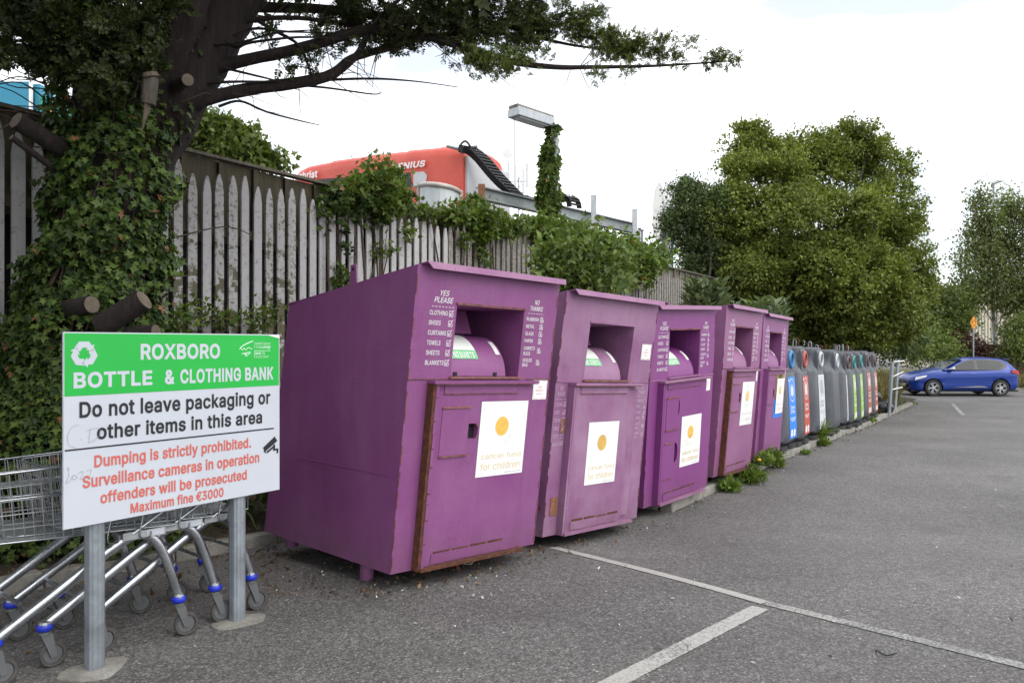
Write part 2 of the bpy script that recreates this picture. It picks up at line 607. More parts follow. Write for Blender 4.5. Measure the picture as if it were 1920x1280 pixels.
    M['torn_label'] = worn_print('torn_label', (0.74, 0.76, 0.72), (0.5, 0.45, 0.46), 0.30)
    # metals
    def galv(nm, c, rough, metal=0.7):
        m, n, b = new_mat(nm); v = coords(n)
        vor = N(n, 'ShaderNodeTexVoronoi', Scale=30.0); L(n, coords(n, (1, 1, 0.3)), vor.inputs['Vector'])
        f = noise(n, v, 5, 5, 0.7)
        cc = mix(n, 0.4, ramp(n, f, [(0.3, tuple(x * 0.7 for x in c)), (0.7, tuple(x * 1.2 for x in c))]), ramp(n, vor.outputs['Color'], [(0, tuple(x * 0.75 for x in c)), (1, tuple(x * 1.2 for x in c))]))
        L(n, cc, b.inputs['Base Color']); b.inputs['Metallic'].default_value = metal
        L(n, ramp(n, f, [(0.3, rough - 0.08), (0.7, rough + 0.12)]), b.inputs['Roughness'])
        return m
    M['galv'] = galv('galvanised_steel', (0.30, 0.33, 0.36), 0.48)
    M['galv_light'] = galv('galvanised_light', (0.42, 0.45, 0.47), 0.5, 0.5)
    M['chrome'] = galv('zinc_tube', (0.42, 0.44, 0.465), 0.27, 0.95)
    M['wire'] = galv('zinc_wire', (0.42, 0.44, 0.45), 0.34, 0.85)
    M['fork_grey'] = simple('fork_grey', (0.15, 0.155, 0.16), 0.45, 0.5)
    M['collar_blue'] = simple('collar_blue', (0.012, 0.03, 0.42), 0.35, var=0.2)
    M['plastic_grey'] = simple('plastic_grey', (0.33, 0.34, 0.35), 0.5)
    # wood
    def timber(nm, paint, wood, amt, green):
        m, n, b = new_mat(nm)
        g = noise(n, coords(n, (26, 26, 1.4)), 1.5, 6, 0.7)
        fl = noise(n, coords(n, (13, 13, 1.5)), 1.6, 8, 0.8)
        w = mix(n, ramp(n, g, [(0.3, 0.0), (0.7, 1.0)]), tuple(x * 0.55 for x in wood), tuple(x * 1.25 for x in wood))
        c = mix(n, ramp(n, fl, [(amt - 0.03, 0.0), (amt + 0.05, 1.0)]), w, mix(n, g, tuple(x * 0.75 for x in paint), paint))
        if green:
            big = noise(n, coords(n, (9, 9, 2.2)), 1.0, 5, 0.65)
            tcz = N(n, 'ShaderNodeTexCoord'); sxz = N(n, 'ShaderNodeSeparateXYZ'); L(n, tcz.outputs['Object'], sxz.inputs[0])
            hz = N(n, 'ShaderNodeMapRange'); L(n, sxz.outputs['Y'], hz.inputs['Value'])
            hz.inputs['From Min'].default_value = 1.2; hz.inputs['From Max'].default_value = 3.1
            hz.inputs['To Min'].default_value = 0.16 if green > .5 else 0.02; hz.inputs['To Max'].default_value = -0.16
            ad = N(n, 'ShaderNodeMath', _operation='ADD'); L(n, big, ad.inputs[0]); L(n, hz.outputs[0], ad.inputs[1])
            c = mix(n, ramp(n, ad.outputs[0], [(0.515 if green > .5 else 0.56, 0.0), (0.55 if green > .5 else 0.62, green)]), c, mix(n, g, (0.060, 0.055, 0.028), (0.125, 0.115, 0.065)))
        L(n, c, b.inputs['Base Color']); b.inputs['Roughness'].default_value = 0.85
        bump(n, b, mix(n, 0.5, g, fl), 0.6, 0.006)
        return m
    M['picket_white'] = timber('flaking_white_timber', (0.47, 0.46, 0.46), (0.23, 0.21, 0.19), 0.40, 0.35)
    M['picket_green'] = timber('algae_timber', (0.44, 0.43, 0.42), (0.17, 0.15, 0.115), 0.44, 0.95)
    M['picket_grey'] = timber('weathered_grey_timber', (0.34, 0.325, 0.30), (0.20, 0.18, 0.16), 0.52, 0.25)
    M['panel_dark'] = timber('dark_panel_timber', (0.075, 0.066, 0.035), (0.055, 0.046, 0.026), 0.5, 0.3)
    M['panel_grey'] = timber('grey_panel_timber', (0.16, 0.145, 0.11), (0.11, 0.10, 0.075), 0.5, 0.3)
    m, n, b = new_mat('cypress_bark')
    g = noise(n, coords(n, (16, 16, 2.0), rnd=False), 1.6, 8, 0.75)
    L(n, ramp(n, g, [(0.3, (0.008, 0.006, 0.005)), (0.55, (0.024, 0.016, 0.014)), (0.75, (0.058, 0.041, 0.035))]), b.inputs['Base Color'])
    b.inputs['Roughness'].default_value = 0.95; bump(n, b, g, 1.0, 0.03); M['bark'] = m
    m, n, b = new_mat('grey_bark')
    g = noise(n, coords(n, (12, 12, 3.0), rnd=False), 1.6, 8, 0.75)
    L(n, ramp(n, g, [(0.3, (0.045, 0.038, 0.03)), (0.7, (0.14, 0.125, 0.10))]), b.inputs['Base Color'])
    b.inputs['Roughness'].default_value = 0.95; bump(n, b, g, 0.8, 0.02); M['bark_grey'] = m
    m, n, b = new_mat('birch_bark')
    g = noise(n, coords(n, (3, 3, 9.0), rnd=False), 2.0, 6, 0.75)
    L(n, ramp(n, g, [(0.38, (0.05, 0.045, 0.04)), (0.5, (0.42, 0.40, 0.37))]), b.inputs['Base Color'])
    b.inputs['Roughness'].default_value = 0.9; M['bark_birch'] = m
    m, n, b = new_mat('cut_wood'); v = coords(n, rnd=False)
    f = noise(n, v, 18, 6, 0.7)
    L(n, ramp(n, f, [(0.3, (0.075, 0.058, 0.042)), (0.7, (0.16, 0.13, 0.095))]), b.inputs['Base Color']); b.inputs['Roughness'].default_value = 0.9; M['cut_wood'] = m
    # leaves
    M['ivy'] = leaf_mat('ivy_leaf', (0.014, 0.036, 0.010), (0.105, 0.165, 0.030), (0.20, 0.095, 0.04), 0.15, 1.6)
    M['ivy_bright'] = leaf_mat('ivy_leaf_bright', (0.05, 0.085, 0.018), (0.14, 0.18, 0.035), (0.2, 0.12, 0.04), 0.25, 1.6)
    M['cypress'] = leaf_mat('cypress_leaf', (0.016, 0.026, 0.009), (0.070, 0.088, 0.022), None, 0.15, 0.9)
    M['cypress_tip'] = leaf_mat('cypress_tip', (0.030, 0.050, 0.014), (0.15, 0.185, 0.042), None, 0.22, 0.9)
    M['dead_twig'] = simple('dead_twig', (0.075, 0.055, 0.042), 0.95, var=0.4)
    M['sycamore'] = leaf_mat('sycamore_leaf', (0.100, 0.138, 0.026), (0.200, 0.232, 0.046), None, 0.26, 0.45)
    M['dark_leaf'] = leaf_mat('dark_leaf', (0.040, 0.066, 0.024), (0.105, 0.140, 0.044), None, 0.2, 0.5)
    M['birch'] = leaf_mat('birch_leaf', (0.075, 0.10, 0.036), (0.17, 0.20, 0.075), None, 0.38, 0.5)
    M['shrub'] = leaf_mat('shrub_leaf', (0.045, 0.085, 0.016), (0.16, 0.225, 0.04), (0.19, 0.12, 0.03), 0.28, 1.4)
    M['elder'] = leaf_mat('elder_leaf', (0.075, 0.125, 0.032), (0.19, 0.25, 0.07), None, 0.3, 1.2)
    M['buddleia'] = leaf_mat('buddleia_leaf', (0.075, 0.115, 0.055), (0.20, 0.25, 0.14), None, 0.25, 1.2)
    M['far_green'] = leaf_mat('far_green_leaf', (0.070, 0.105, 0.026), (0.16, 0.20, 0.052), None, 0.28, 0.4)
    M['red_leaf'] = leaf_mat('red_leaf', (0.035, 0.016, 0.013), (0.105, 0.050, 0.036), None, 0.2, 0.8)
    M['weed'] = leaf_mat('weed_leaf', (0.07, 0.12, 0.022), (0.19, 0.27, 0.05), None, 0.25, 3)
    M['dry_grass'] = leaf_mat('dry_grass', (0.10, 0.09, 0.030), (0.25, 0.205, 0.085), None, 0.2, 0.7)
    M['green_grass'] = leaf_mat('green_grass', (0.05, 0.075, 0.018), (0.14, 0.16, 0.045), None, 0.2, 0.7)
    M['dead_leaf'] = leaf_mat('dead_leaf', (0.045, 0.028, 0.016), (0.18, 0.11, 0.055), (0.42, 0.36, 0.28), 0.05, 3)
    M['litter'] = leaf_mat('litter_bits', (0.10, 0.095, 0.09), (0.62, 0.60, 0.58), (0.75, 0.74, 0.72), 0.0, 3)
    # bins
    m, n, b = new_mat('bin_plastic'); v = coords(n)
    f = noise(n, v, 2.5, 6, 0.7); g = noise(n, v, 90, 2, 0.6)
    c = ramp(n, f, [(0.3, (0.046, 0.051, 0.064)), (0.7, (0.080, 0.086, 0.104))])
    c = mix(n, ramp(n, noise(n, coords(n, (9, 9, 0.7)), 2.0, 5), [(0.55, 0.0), (0.8, 0.35)]), c, (0.16, 0.165, 0.175))
    c = mix(n, 0.5, c, ramp(n, g, [(0.3, 0.8), (0.7, 1.2)]), 'MULTIPLY')
    L(n, c, b.inputs['Base Color']); b.inputs['Roughness'].default_value = 0.48; bump(n, b, g, 0.1, 0.004); M['bin'] = m
    for nm, c in (('bin_blue', (0.008, 0.20, 0.72)), ('bin_red', (0.42, 0.055, 0.032)), ('bin_white', (0.56, 0.58, 0.60)), ('bin_green', (0.23, 0.46, 0.035)), ('bin_brown', (0.30, 0.070, 0.035)), ('ring_green', (0.02, 0.20, 0.18)), ('ring_white', (0.42, 0.45, 0.46)), ('ring_blue', (0.02, 0.17, 0.42)), ('ring_red', (0.36, 0.06, 0.05)), ('ring_brown', (0.085, 0.042, 0.042))):
        M[nm] = simple(nm, c, 0.42, var=0.12, scale=8)
    # car and forecourt
    m, n, b = new_mat('car_blue')
    b.inputs['Base Color'].default_value = (0.002, 0.030, 0.23, 1); b.inputs['Roughness'].default_value = 0.32
    b.inputs['Metallic'].default_value = 0.25; b.inputs['Coat Weight'].default_value = 0.3; b.inputs['Coat Roughness'].default_value = 0.04
    M['car_blue'] = m
    M['car_glass'] = simple('car_glass', (0.022, 0.028, 0.032), 0.10, var=0.05, spec=0.28)
    M['alloy'] = simple('alloy', (0.42, 0.43, 0.45), 0.35, 0.3)
    M['car_black'] = simple('car_black', (0.012, 0.012, 0.014), 0.3)
    M['car_chrome'] = simple('car_silver', (0.55, 0.56, 0.58), 0.22, 0.9)
    M['lamp_glass'] = simple('lamp_glass', (0.55, 0.57, 0.6), 0.08, 0.4)
    M['tail_red'] = simple('tail_red', (0.35, 0.012, 0.015), 0.15)
    M['plate'] = simple('number_plate', (0.62, 0.62, 0.60), 0.4)
    m, n, b = new_mat('wash_red'); v = coords(n, rnd=False)
    f = noise(n, v, 1.2, 5, 0.65)
    L(n, ramp(n, f, [(0.3, (0.50, 0.045, 0.026)), (0.7, (0.64, 0.095, 0.055))]), b.inputs['Base Color']); b.inputs['Roughness'].default_value = 0.4; M['wash_red'] = m
    M['wash_pink'] = simple('wash_faded_red', (0.70, 0.16, 0.13), 0.55, var=0.2, scale=2)
    M['wash_grey'] = simple('wash_grey', (0.52, 0.53, 0.55), 0.4, var=0.06)
    M['frost'] = simple('frosted_panel', (0.50, 0.54, 0.55), 0.3, var=0.05)
    M['frame_beige'] = simple('frame_beige', (0.42, 0.39, 0.35), 0.5)
    M['steel_beam'] = simple('steel_beam', (0.24, 0.265, 0.27), 0.55, 0.3, var=0.25, scale=3)
    M['chain_black'] = simple('chain_black', (0.018, 0.019, 0.021), 0.5)
    M['teal'] = simple('teal_cladding', (0.02, 0.22, 0.34), 0.4, var=0.06)
    M['teal_green'] = simple('green_cladding', (0.02, 0.28, 0.20), 0.45)
    M['pale_grey'] = simple('pale_grey', (0.55, 0.56, 0.56), 0.5)
    M['cream'] = simple('cream_cladding', (0.56, 0.52, 0.43), 0.6, var=0.08)
    M['brick_brown'] = simple('brown_brick', (0.085, 0.045, 0.038), 0.9, var=0.45, scale=5, bmp=0.4)
    M['mortar'] = simple('mortar', (0.06, 0.045, 0.04), 0.95)
    M['sign_amber'] = simple('sign_amber', (0.72, 0.28, 0.02), 0.4)
    M['oval_face'] = simple('oval_face', (0.66, 0.64, 0.56), 0.4, var=0.06)
    M['bag'] = simple('bin_bag', (0.012, 0.013, 0.013), 0.25, bmp=0.6, bscale=12)
    M['litter_red'] = simple('litter_red', (0.42, 0.03, 0.03), 0.6, var=0.5, scale=30)
    M['rope'] = simple('pale_ring', (0.62, 0.60, 0.45), 0.6)
    M['flower'] = simple('orange_flower', (0.75, 0.33, 0.03), 0.6)


build_materials()


# ------------------------------------------------------------------ lettering (flat print)
# outlines of a plain grotesque, one polygon per contour: glyph|advance|x,y x,y .../...
GLYPHS = {}
for _g in """&|112|49,-2 41,-1 34,0 28,3 22,6 17,11 13,15 11,21 9,27 9,33 9,38 10,43 12,47 14,51 17,55 21,59 35,70 54,84 59,88 64,94 65,96 65,98 65,101 65,105 64,108 61,111 58,113 55,115 50,115 47,115 45,114 42,113 40,112 38,110 36,108 35,105 34,103 34,100 34,97 35,94 36,91 42,82 51,71 109,0 91,0 43,58 30,73 27,77 24,82 22,86 20,90 19,95 19,100 19,105 21,110 23,115 26,119 29,122 34,125 39,127 44,128 50,128 56,128 62,127 66,125 71,122 74,119 77,115 79,111 80,106 81,101 81,97 80,94 79,90 77,87 75,84 73,81 64,73 39,54 34,51 30,47 27,44 26,40 25,37 24,33 25,29 26,25 27,22 30,19 32,16 36,14 40,13 44,12 48,12 53,12 58,13 63,15 67,17 71,20 75,24 79,28 82,33 84,38 86,44 87,50 87,56 102,56 102,48 101,42 99,36 97,31 95,27 93,23 86,16 83,12 79,8 74,4 68,2 62,0 55,-1
.|47|24,-1 21,-1 18,0 16,2 14,5 13,7 12,10 13,13 14,16 16,18 18,20 21,21 24,22 27,21 30,20 32,18 34,16 35,13 35,10 35,7 34,5 32,2 30,0 27,-1
0|113|57,-2 48,-1 40,2 32,6 26,12 21,19 17,28 14,39 13,50 12,64 13,77 14,88 17,99 21,108 26,115 33,121 40,125 48,128 57,129 66,128 74,125 81,121 87,115 92,108 96,99 99,88 101,77 101,64 101,50 99,39 96,28 92,19 87,12 81,6 74,2 66,-1/57,12 63,13 68,15 73,18 77,23 80,29 83,36 84,44 86,53 86,64 86,74 84,83 83,91 80,98 77,104 73,109 68,112 63,114 57,115 51,114 45,112 41,109 37,104 33,98 31,91 29,83 28,74 27,64 28,53 29,44 31,36 33,29 37,23 41,18 45,15 51,13
1|113|19,0 19,14 98,14 98,0/69,127 69,0 53,0 53,112 52,112 22,89 22,107 50,127
2|113|16,0 16,12 59,57 71,71 73,74 76,78 78,82 79,85 80,89 80,93 80,97 79,101 77,105 75,108 72,110 68,112 64,114 60,115 56,115 51,115 47,114 43,112 40,110 37,107 35,103 33,100 32,95 32,90 16,90 17,98 19,104 22,111 25,116 30,120 36,124 42,127 49,128 56,129 64,128 70,127 76,124 82,121 87,116 90,111 93,106 95,100 95,93 95,88 94,84 93,79 91,75 88,70 84,65 67,45 38,15 38,14 97,14 97,0
3|113|54,-2 47,-1 40,0 33,2 27,6 22,10 18,14 14,20 12,26 11,33 27,33 28,29 29,25 32,22 34,19 38,17 41,15 45,14 50,13 55,12 60,13 64,14 69,15 73,17 76,20 79,23 81,27 82,31 82,36 82,41 81,45 79,49 76,53 73,56 69,58 63,60 57,61 50,62 39,62 39,75 72,112 72,113 17,113 17,127 93,127 93,115 53,70 53,72 62,72 70,71 77,69 83,65 89,61 93,56 96,50 98,43 98,36 98,29 96,23 93,17 88,11 83,7 77,3 70,0 63,-1
4|113|10,26 10,40 62,127 78,127 27,41 103,41 103,26/70,0 70,30 70,37 70,79 86,79 86,0
5|113|55,-2 48,-1 41,0 35,3 29,6 25,10 21,15 18,20 16,26 15,33 31,33 31,29 33,25 34,22 37,19 40,17 43,15 47,14 51,13 55,12 60,13 65,14 69,16 73,19 76,22 79,26 80,31 82,35 82,41 82,46 80,51 78,55 76,59 72,63 69,66 64,68 60,69 54,69 50,69 46,68 42,67 38,66 35,64 32,61 17,63 24,127 92,127 92,113 38,113 33,75 34,75 37,78 41,80 44,81 49,82 53,83 57,83 63,83 68,82 73,80 78,78 82,75 86,71 90,67 92,63 95,58 96,52 97,47 98,41 97,33 95,26 92,19 88,13 83,8 77,4 70,1 63,-1
6|113|57,-2 49,-1 42,1 36,4 30,8 25,13 21,19 18,25 16,33 16,40 16,47 18,53 20,60 23,67 28,76 34,85 63,127 80,127 38,65 36,65 38,68 39,70 41,72 44,74 46,75 49,77 52,78 55,78 59,79 66,78 73,76 79,74 84,70 89,65 92,60 95,54 97,47 97,39 97,32 95,25 92,18 88,12 83,8 78,4 71,1 64,-1/57,12 61,13 66,14 70,16 73,18 76,22 79,25 80,30 81,34 82,39 81,44 80,49 79,53 76,57 73,60 70,63 66,65 61,66 57,66 52,66 47,65 43,63 40,60 37,57 34,53 33,49 32,45 31,40 32,34 33,30 34,25 37,22 40,18 43,16 47,14 52,13
7|113|24,0 81,112 81,113 16,113 16,127 98,127 98,112 41,0
8|113|57,-2 48,-1 41,0 34,3 28,6 23,10 19,15 15,21 14,27 13,34 13,39 14,44 16,49 19,53 22,57 25,60 29,63 34,65 38,66 38,67 32,69 27,72 23,77 20,82 18,89 18,95 18,101 20,107 23,112 26,117 31,121 36,124 43,127 49,128 57,129 64,128 70,127 77,124 82,121 87,117 90,112 93,107 95,101 95,95 95,89 93,83 90,77 86,72 81,69 75,67 75,66 80,65 84,63 88,60 91,57 94,53 97,49 99,44 100,39 100,34 100,27 98,21 95,15 90,10 85,6 79,3 72,0 65,-1/57,12 62,13 67,14 71,15 75,17 78,20 81,23 83,26 84,30 84,35 84,39 83,43 81,47 78,51 75,53 71,56 66,57 62,58 57,59 51,58 47,57 42,56 38,53 35,51 32,47 30,43 29,39 29,35 29,30 30,26 32,23 35,20 38,17 42,15 46,14 51,13/57,72 61,73 65,74 69,75 72,77 75,80 77,83 78,86 79,90 80,94 79,98 79,102 77,105 75,108 72,110 69,112 65,114 61,115 57,115 52,115 48,114 44,112 41,110 38,108 36,105 35,102 34,98 33,94 34,90 35,86 36,83 38,80 41,77 44,75 48,74 52,73
9|113|57,129 64,128 71,126 78,124 83,119 88,114 92,109 95,102 97,95 97,87 97,81 95,74 93,67 90,60 85,52 79,42 50,0 33,0 75,62 77,62 76,60 74,57 72,55 70,53 67,52 64,50 61,49 58,49 54,49 47,49 40,51 34,54 29,57 24,62 21,67 18,73 16,80 16,88 16,96 18,103 21,109 25,115 30,120 36,124 42,127 49,128/57,115 52,115 48,113 44,112 40,109 37,106 35,102 33,98 32,93 31,88 32,83 33,78 35,74 37,70 40,67 44,64 48,62 52,61 57,61 61,61 66,62 70,64 73,67 76,70 79,74 80,78 81,83 82,88 81,93 80,97 79,102 76,106 73,109 70,112 66,113 61,115
A|120|4,0 50,127 69,127 116,0 99,0 72,76 66,93 58,120 61,120 53,93 48,76 21,0/27,36 27,50 92,50 92,36
B|114|15,0 15,127 60,127 69,127 76,125 82,123 88,119 92,115 95,110 98,105 99,100 100,93 99,88 98,84 97,80 95,77 92,74 89,71 86,70 82,68 79,67 79,66 83,65 87,64 91,61 95,59 98,55 101,51 103,46 104,40 104,34 104,28 102,22 100,17 97,12 92,8 86,4 79,2 71,0 62,0/31,14 61,14 70,15 77,17 82,20 86,24 88,29 89,34 88,38 87,42 86,46 83,49 80,52 76,54 72,56 67,57 62,58 31,58/31,71 59,71 64,72 68,73 72,74 75,76 78,79 81,82 83,85 84,89 84,93 83,98 81,103 78,107 74,110 67,112 60,113 31,113
C|127|67,-2 56,-1 46,2 38,6 30,12 23,20 17,29 13,39 11,51 10,64 11,76 13,88 17,98 23,107 30,115 38,121 46,125 56,128 67,129 73,129 79,128 85,126 91,124 96,121 101,118 105,114 109,109 112,105 115,99 117,93 118,87 102,87 101,91 99,95 97,99 95,102 92,105 89,107 86,109 83,111 79,112 75,113 71,114 67,114 59,113 52,111 46,108 40,104 35,98 31,91 28,83 26,74 26,64 26,53 28,44 31,36 35,29 40,24 46,19 52,16 59,14 67,13 71,13 75,14 79,15 83,16 86,18 89,20 92,23 95,25 97,29 99,32 101,36 102,40 118,40 117,34 115,28 112,23 109,18 105,13 101,9 96,6 91,3 85,1 79,0 73,-1
D|125|55,0 24,0 24,14 54,14 63,15 72,17 79,20 86,25 91,30 95,37 98,45 99,54 100,64 99,74 98,82 95,90 91,97 86,103 80,107 73,110 65,112 55,113 23,113 23,127 56,127 68,126 79,124 88,120 96,114 103,107 108,98 112,88 115,76 115,64 115,51 112,40 108,30 103,21 96,14 88,8 78,3 67,1/31,127 31,0 15,0 15,127
E|104|15,0 15,127 93,127 93,113 31,113 31,71 89,71 89,57 31,57 31,14 94,14 94,0
F|102|15,0 15,127 92,127 92,113 31,113 31,70 87,70 87,55 31,55 31,0
G|130|67,-2 56,-1 46,2 37,6 29,12 23,20 17,29 13,39 11,51 10,64 11,76 13,88 17,98 23,107 29,115 37,121 46,125 56,128 66,129 73,129 79,128 85,126 91,124 96,121 101,117 105,113 109,109 112,104 115,99 117,93 119,87 102,87 101,91 99,95 97,98 94,101 92,104 89,107 86,109 82,111 79,112 75,113 71,114 66,114 59,113 52,111 46,108 40,104 35,98 31,91 28,83 26,74 26,64 26,53 28,44 31,36 35,29 40,24 46,19 53,16 60,14 67,13 74,14 80,15 86,18 91,21 96,26 99,31 102,37 103,43 104,51 109,50 71,50 71,64 119,64 119,50 119,40 116,31 113,23 108,16 101,10 94,5 86,1 77,-1
H|129|15,0 15,127 31,127 31,72 98,72 98,127 114,127 114,0 98,0 98,58 31,58 31,0
I|46|15,0 15,127 31,127 31,0
K|116|26,36 26,54 35,65 44,76 53,86 91,127 112,127 58,69 57,69/15,0 15,127 31,127 31,84 31,56 31,48 31,0/93,0 47,65 57,77 112,0
L|98|15,0 15,127 31,127 31,14 90,14 90,0
M|157|15,0 15,127 38,127 69,47 72,40 75,31 78,21 80,12 77,12 79,21 82,30 86,40 88,47 119,127 142,127 142,0 126,0 126,73 126,82 126,92 127,103 127,114 128,114 124,102 120,91 117,80 114,73 85,0 72,0 43,73 40,80 36,90 32,102 28,114 30,114 30,104 30,93 30,82 30,73 30,0
N|131|15,0 15,127 34,127 86,46 91,38 97,27 103,14 101,13 100,27 100,39 100,49 100,127 116,127 116,0 97,0 51,73 44,83 37,95 27,113 30,113 31,96 31,82 31,73 31,0
O|133|67,-2 56,-1 47,2 38,6 30,12 23,20 17,29 13,39 11,51 10,64 11,76 13,88 17,98 23,107 30,115 38,121 47,125 56,128 67,129 77,128 87,125 96,121 104,115 110,107 116,98 120,88 122,76 123,64 122,51 120,39 116,29 110,20 104,12 96,6 87,2 77,-1/67,13 74,14 81,16 87,19 93,23 98,29 102,36 105,44 107,53 108,64 107,74 105,83 102,91 98,98 93,104 87,108 81,111 74,113 67,114 59,113 52,111 46,108 40,104 35,98 31,91 28,83 26,74 26,64 26,53 28,44 31,36 35,29 40,24 46,19 52,16 59,14
P|111|15,0 15,127 59,127 68,127 76,125 83,122 89,118 94,113 97,107 100,101 102,94 102,87 102,80 100,73 97,66 94,61 89,56 83,52 76,49 68,47 59,46 27,46 27,61 58,61 64,61 70,62 74,64 78,67 81,70 83,73 85,78 86,82 86,87 86,92 85,96 83,100 81,104 78,107 74,110 70,112 64,113 58,113 31,113 31,0
R|112|15,0 15,127 59,127 68,127 76,125 83,122 89,118 94,114 98,108 100,102 102,95 102,88 102,81 100,74 98,68 94,62 89,58 83,54 76,52 68,50 59,49 24,49 24,64 58,64 65,64 70,65 74,67 78,69 81,72 83,75 85,79 86,83 86,88 86,93 85,97 83,101 81,105 78,108 74,110 70,112 64,113 58,113 31,113 31,0/88,0 58,57 76,57 107,0
S|111|56,-2 47,-2 39,0 32,2 26,6 20,10 16,15 13,21 11,27 10,34 26,34 27,30 28,25 31,22 34,19 37,17 42,15 46,13 51,13 56,12 62,13 67,14 71,15 76,17 79,20 82,23 85,27 86,31 86,35 86,39 85,42 83,45 81,47 77,49 74,51 61,56 46,60 36,63 28,67 22,72 17,78 14,85 13,93 14,100 16,106 19,112 23,117 28,121 34,124 41,127 49,128 57,129 65,128 72,127 79,124 85,121 90,117 94,112 97,107 99,101 100,94 84,94 83,100 80,105 76,109 70,112 64,114 56,115 51,114 46,113 42,112 38,110 35,107 32,105 30,101 29,98 29,94 29,90 31,86 33,83 36,81 39,79 42,77 53,73 66,70 78,66 82,64 86,62 90,59 93,57 96,53 99,49 101,45 102,40 102,35 101,28 100,22 97,16 92,11 87,6 81,3 73,0 65,-2
T|112|8,113 8,127 104,127 104,113 64,113 64,0 48,0 48,113
U|129|65,-2 55,-1 46,1 38,4 32,8 26,14 21,20 18,27 16,35 15,43 15,127 31,127 31,45 32,39 33,33 35,28 38,24 42,20 47,17 52,15 58,13 65,13 71,13 77,15 83,17 87,20 91,24 94,28 96,33 98,39 98,45 98,127 114,127 114,43 114,35 112,27 108,20 103,14 98,8 91,4 83,1 74,-1
V|120|51,0 4,127 21,127 48,52 54,34 62,8 59,8 67,35 72,52 99,127 116,127 69,0
W|171|39,0 4,127 21,127 41,49 44,36 47,23 49,10 47,10 50,23 53,36 56,49 77,127 95,127 115,49 119,36 122,23 124,10 122,10 125,23 128,36 131,49 151,127 167,127 133,0 114,0 92,81 88,98 84,119 87,119 84,99 79,81 58,0
X|118|5,0 54,71 54,59 7,127 26,127 44,100 51,90 56,82 61,73 58,73 63,82 68,90 75,100 93,127 112,127 65,60 65,72 114,0 95,0 73,32 67,41 62,49 58,58 61,58 56,49 52,41 45,32 23,0
Y|118|51,0 51,52 4,127 23,127 48,86 56,73 62,58 56,58 63,73 70,86 95,127 114,127 67,52 67,0
a|97|40,-2 34,-2 29,-1 24,1 19,4 15,7 12,11 10,16 8,21 8,27 8,32 9,37 11,40 13,43 16,46 19,48 23,50 27,52 31,53 45,55 58,57 62,57 64,58 66,59 68,60 69,62 69,64 69,68 68,71 67,74 65,77 63,79 60,80 57,82 53,82 49,83 45,82 41,82 37,81 34,79 32,77 29,75 28,73 26,71 25,68 10,73 13,78 16,83 20,87 24,90 28,92 33,94 38,95 43,96 48,96 60,95 64,94 68,92 71,90 75,87 78,84 81,80 83,75 84,69 84,63 84,0 69,0 69,13 68,13 63,6 60,4 57,2 54,0 50,-1 45,-2/43,11 48,12 53,13 57,15 61,17 64,20 66,23 68,27 69,31 69,34 69,47 65,45 58,44 50,43 44,42 34,40 31,38 28,37 26,35 24,32 23,30 23,26 23,23 24,20 25,18 27,16 30,14 32,13 36,12 39,12
b|106|57,-2 52,-2 47,-1 43,1 40,3 37,5 34,8 30,15 28,15 28,0 13,0 13,127 28,127 28,80 30,80 34,86 37,89 39,91 43,93 47,95 52,96 57,96 65,95 72,93 78,90 84,86 89,80 92,73 95,65 97,57 98,47 97,38 95,29 92,21 89,14 84,9 78,4 72,1 65,-1/55,12 61,12 66,14 70,16 74,20 77,24 79,29 81,35 82,41 82,47 82,54 81,60 79,65 77,70 74,74 70,78 66,80 61,82 55,82 50,82 45,80 40,78 37,75 34,71 31,66 30,60 29,54 28,47 29,41 30,34 31,29 34,24 37,20 40,16 45,14 50,12
c|99|52,-2 44,-1 36,1 29,4 23,9 18,14 14,21 11,29 9,38 9,47 9,56 11,65 14,73 18,80 23,85 29,90 36,93 44,95 52,96 56,96 61,95 65,94 69,93 73,91 76,89 79,87 82,84 85,80 87,77 89,73 90,69 76,65 73,72 67,78 61,81 52,82 46,82 41,80 36,78 33,74 29,70 27,65 25,59 24,53 24,47 24,41 25,35 27,29 29,24 33,20 36,16 41,14 46,12 52,12 61,13 68,17 73,22 76,29 91,26 89,21 88,18 85,14 83,11 80,8 77,5 73,3 69,1 65,0 61,-1 56,-2
d|106|49,-2 41,-1 34,1 28,4 22,9 18,14 14,21 11,29 9,38 9,47 9,57 11,65 14,73 18,80 22,86 28,90 34,93 41,95 49,96 54,96 59,95 63,93 67,91 69,89 72,86 77,80 78,80 78,127 93,127 93,0 78,0 78,15 77,15 72,8 69,5 66,3 63,1 59,-1 54,-2/51,12 57,12 61,14 66,16 69,20 72,24 75,29 77,34 78,41 78,47 78,54 77,60 75,66 73,71 70,75 66,78 62,80 57,82 51,82 45,82 40,80 36,78 32,74 29,70 27,65 25,60 24,54 24,47 24,41 25,35 27,29 30,24 33,20 36,16 41,14 46,12
e|101|53,-2 44,-1 36,1 29,4 23,9 18,14 14,21 11,29 9,37 9,47 9,56 11,65 14,72 18,79 23,85 29,90 36,93 43,95 51,96 56,96 61,95 66,94 71,91 76,89 80,85 84,81 87,76 89,70 91,64 92,57 93,48 93,42 19,42 19,55 84,55 77,51 77,57 76,62 74,67 72,72 69,75 66,78 61,81 57,82 51,83 46,82 41,81 37,78 33,75 30,72 27,67 25,63 24,58 24,53 24,44 24,38 26,32 28,27 30,22 34,18 38,15 42,13 47,12 53,12 57,12 60,12 63,13 66,14 69,16 71,18 73,21 75,23 76,26 91,23 89,18 87,14 84,10 80,6 76,3 71,1 65,-1 59,-2
f|63|57,95 57,82 2,82 2,95/20,0 20,108 21,113 22,118 24,121 27,125 30,128 34,130 38,131 42,132 47,132 56,132 61,130 57,117 54,118 49,118 44,118 41,117 39,115 37,112 36,109 35,105 35,0
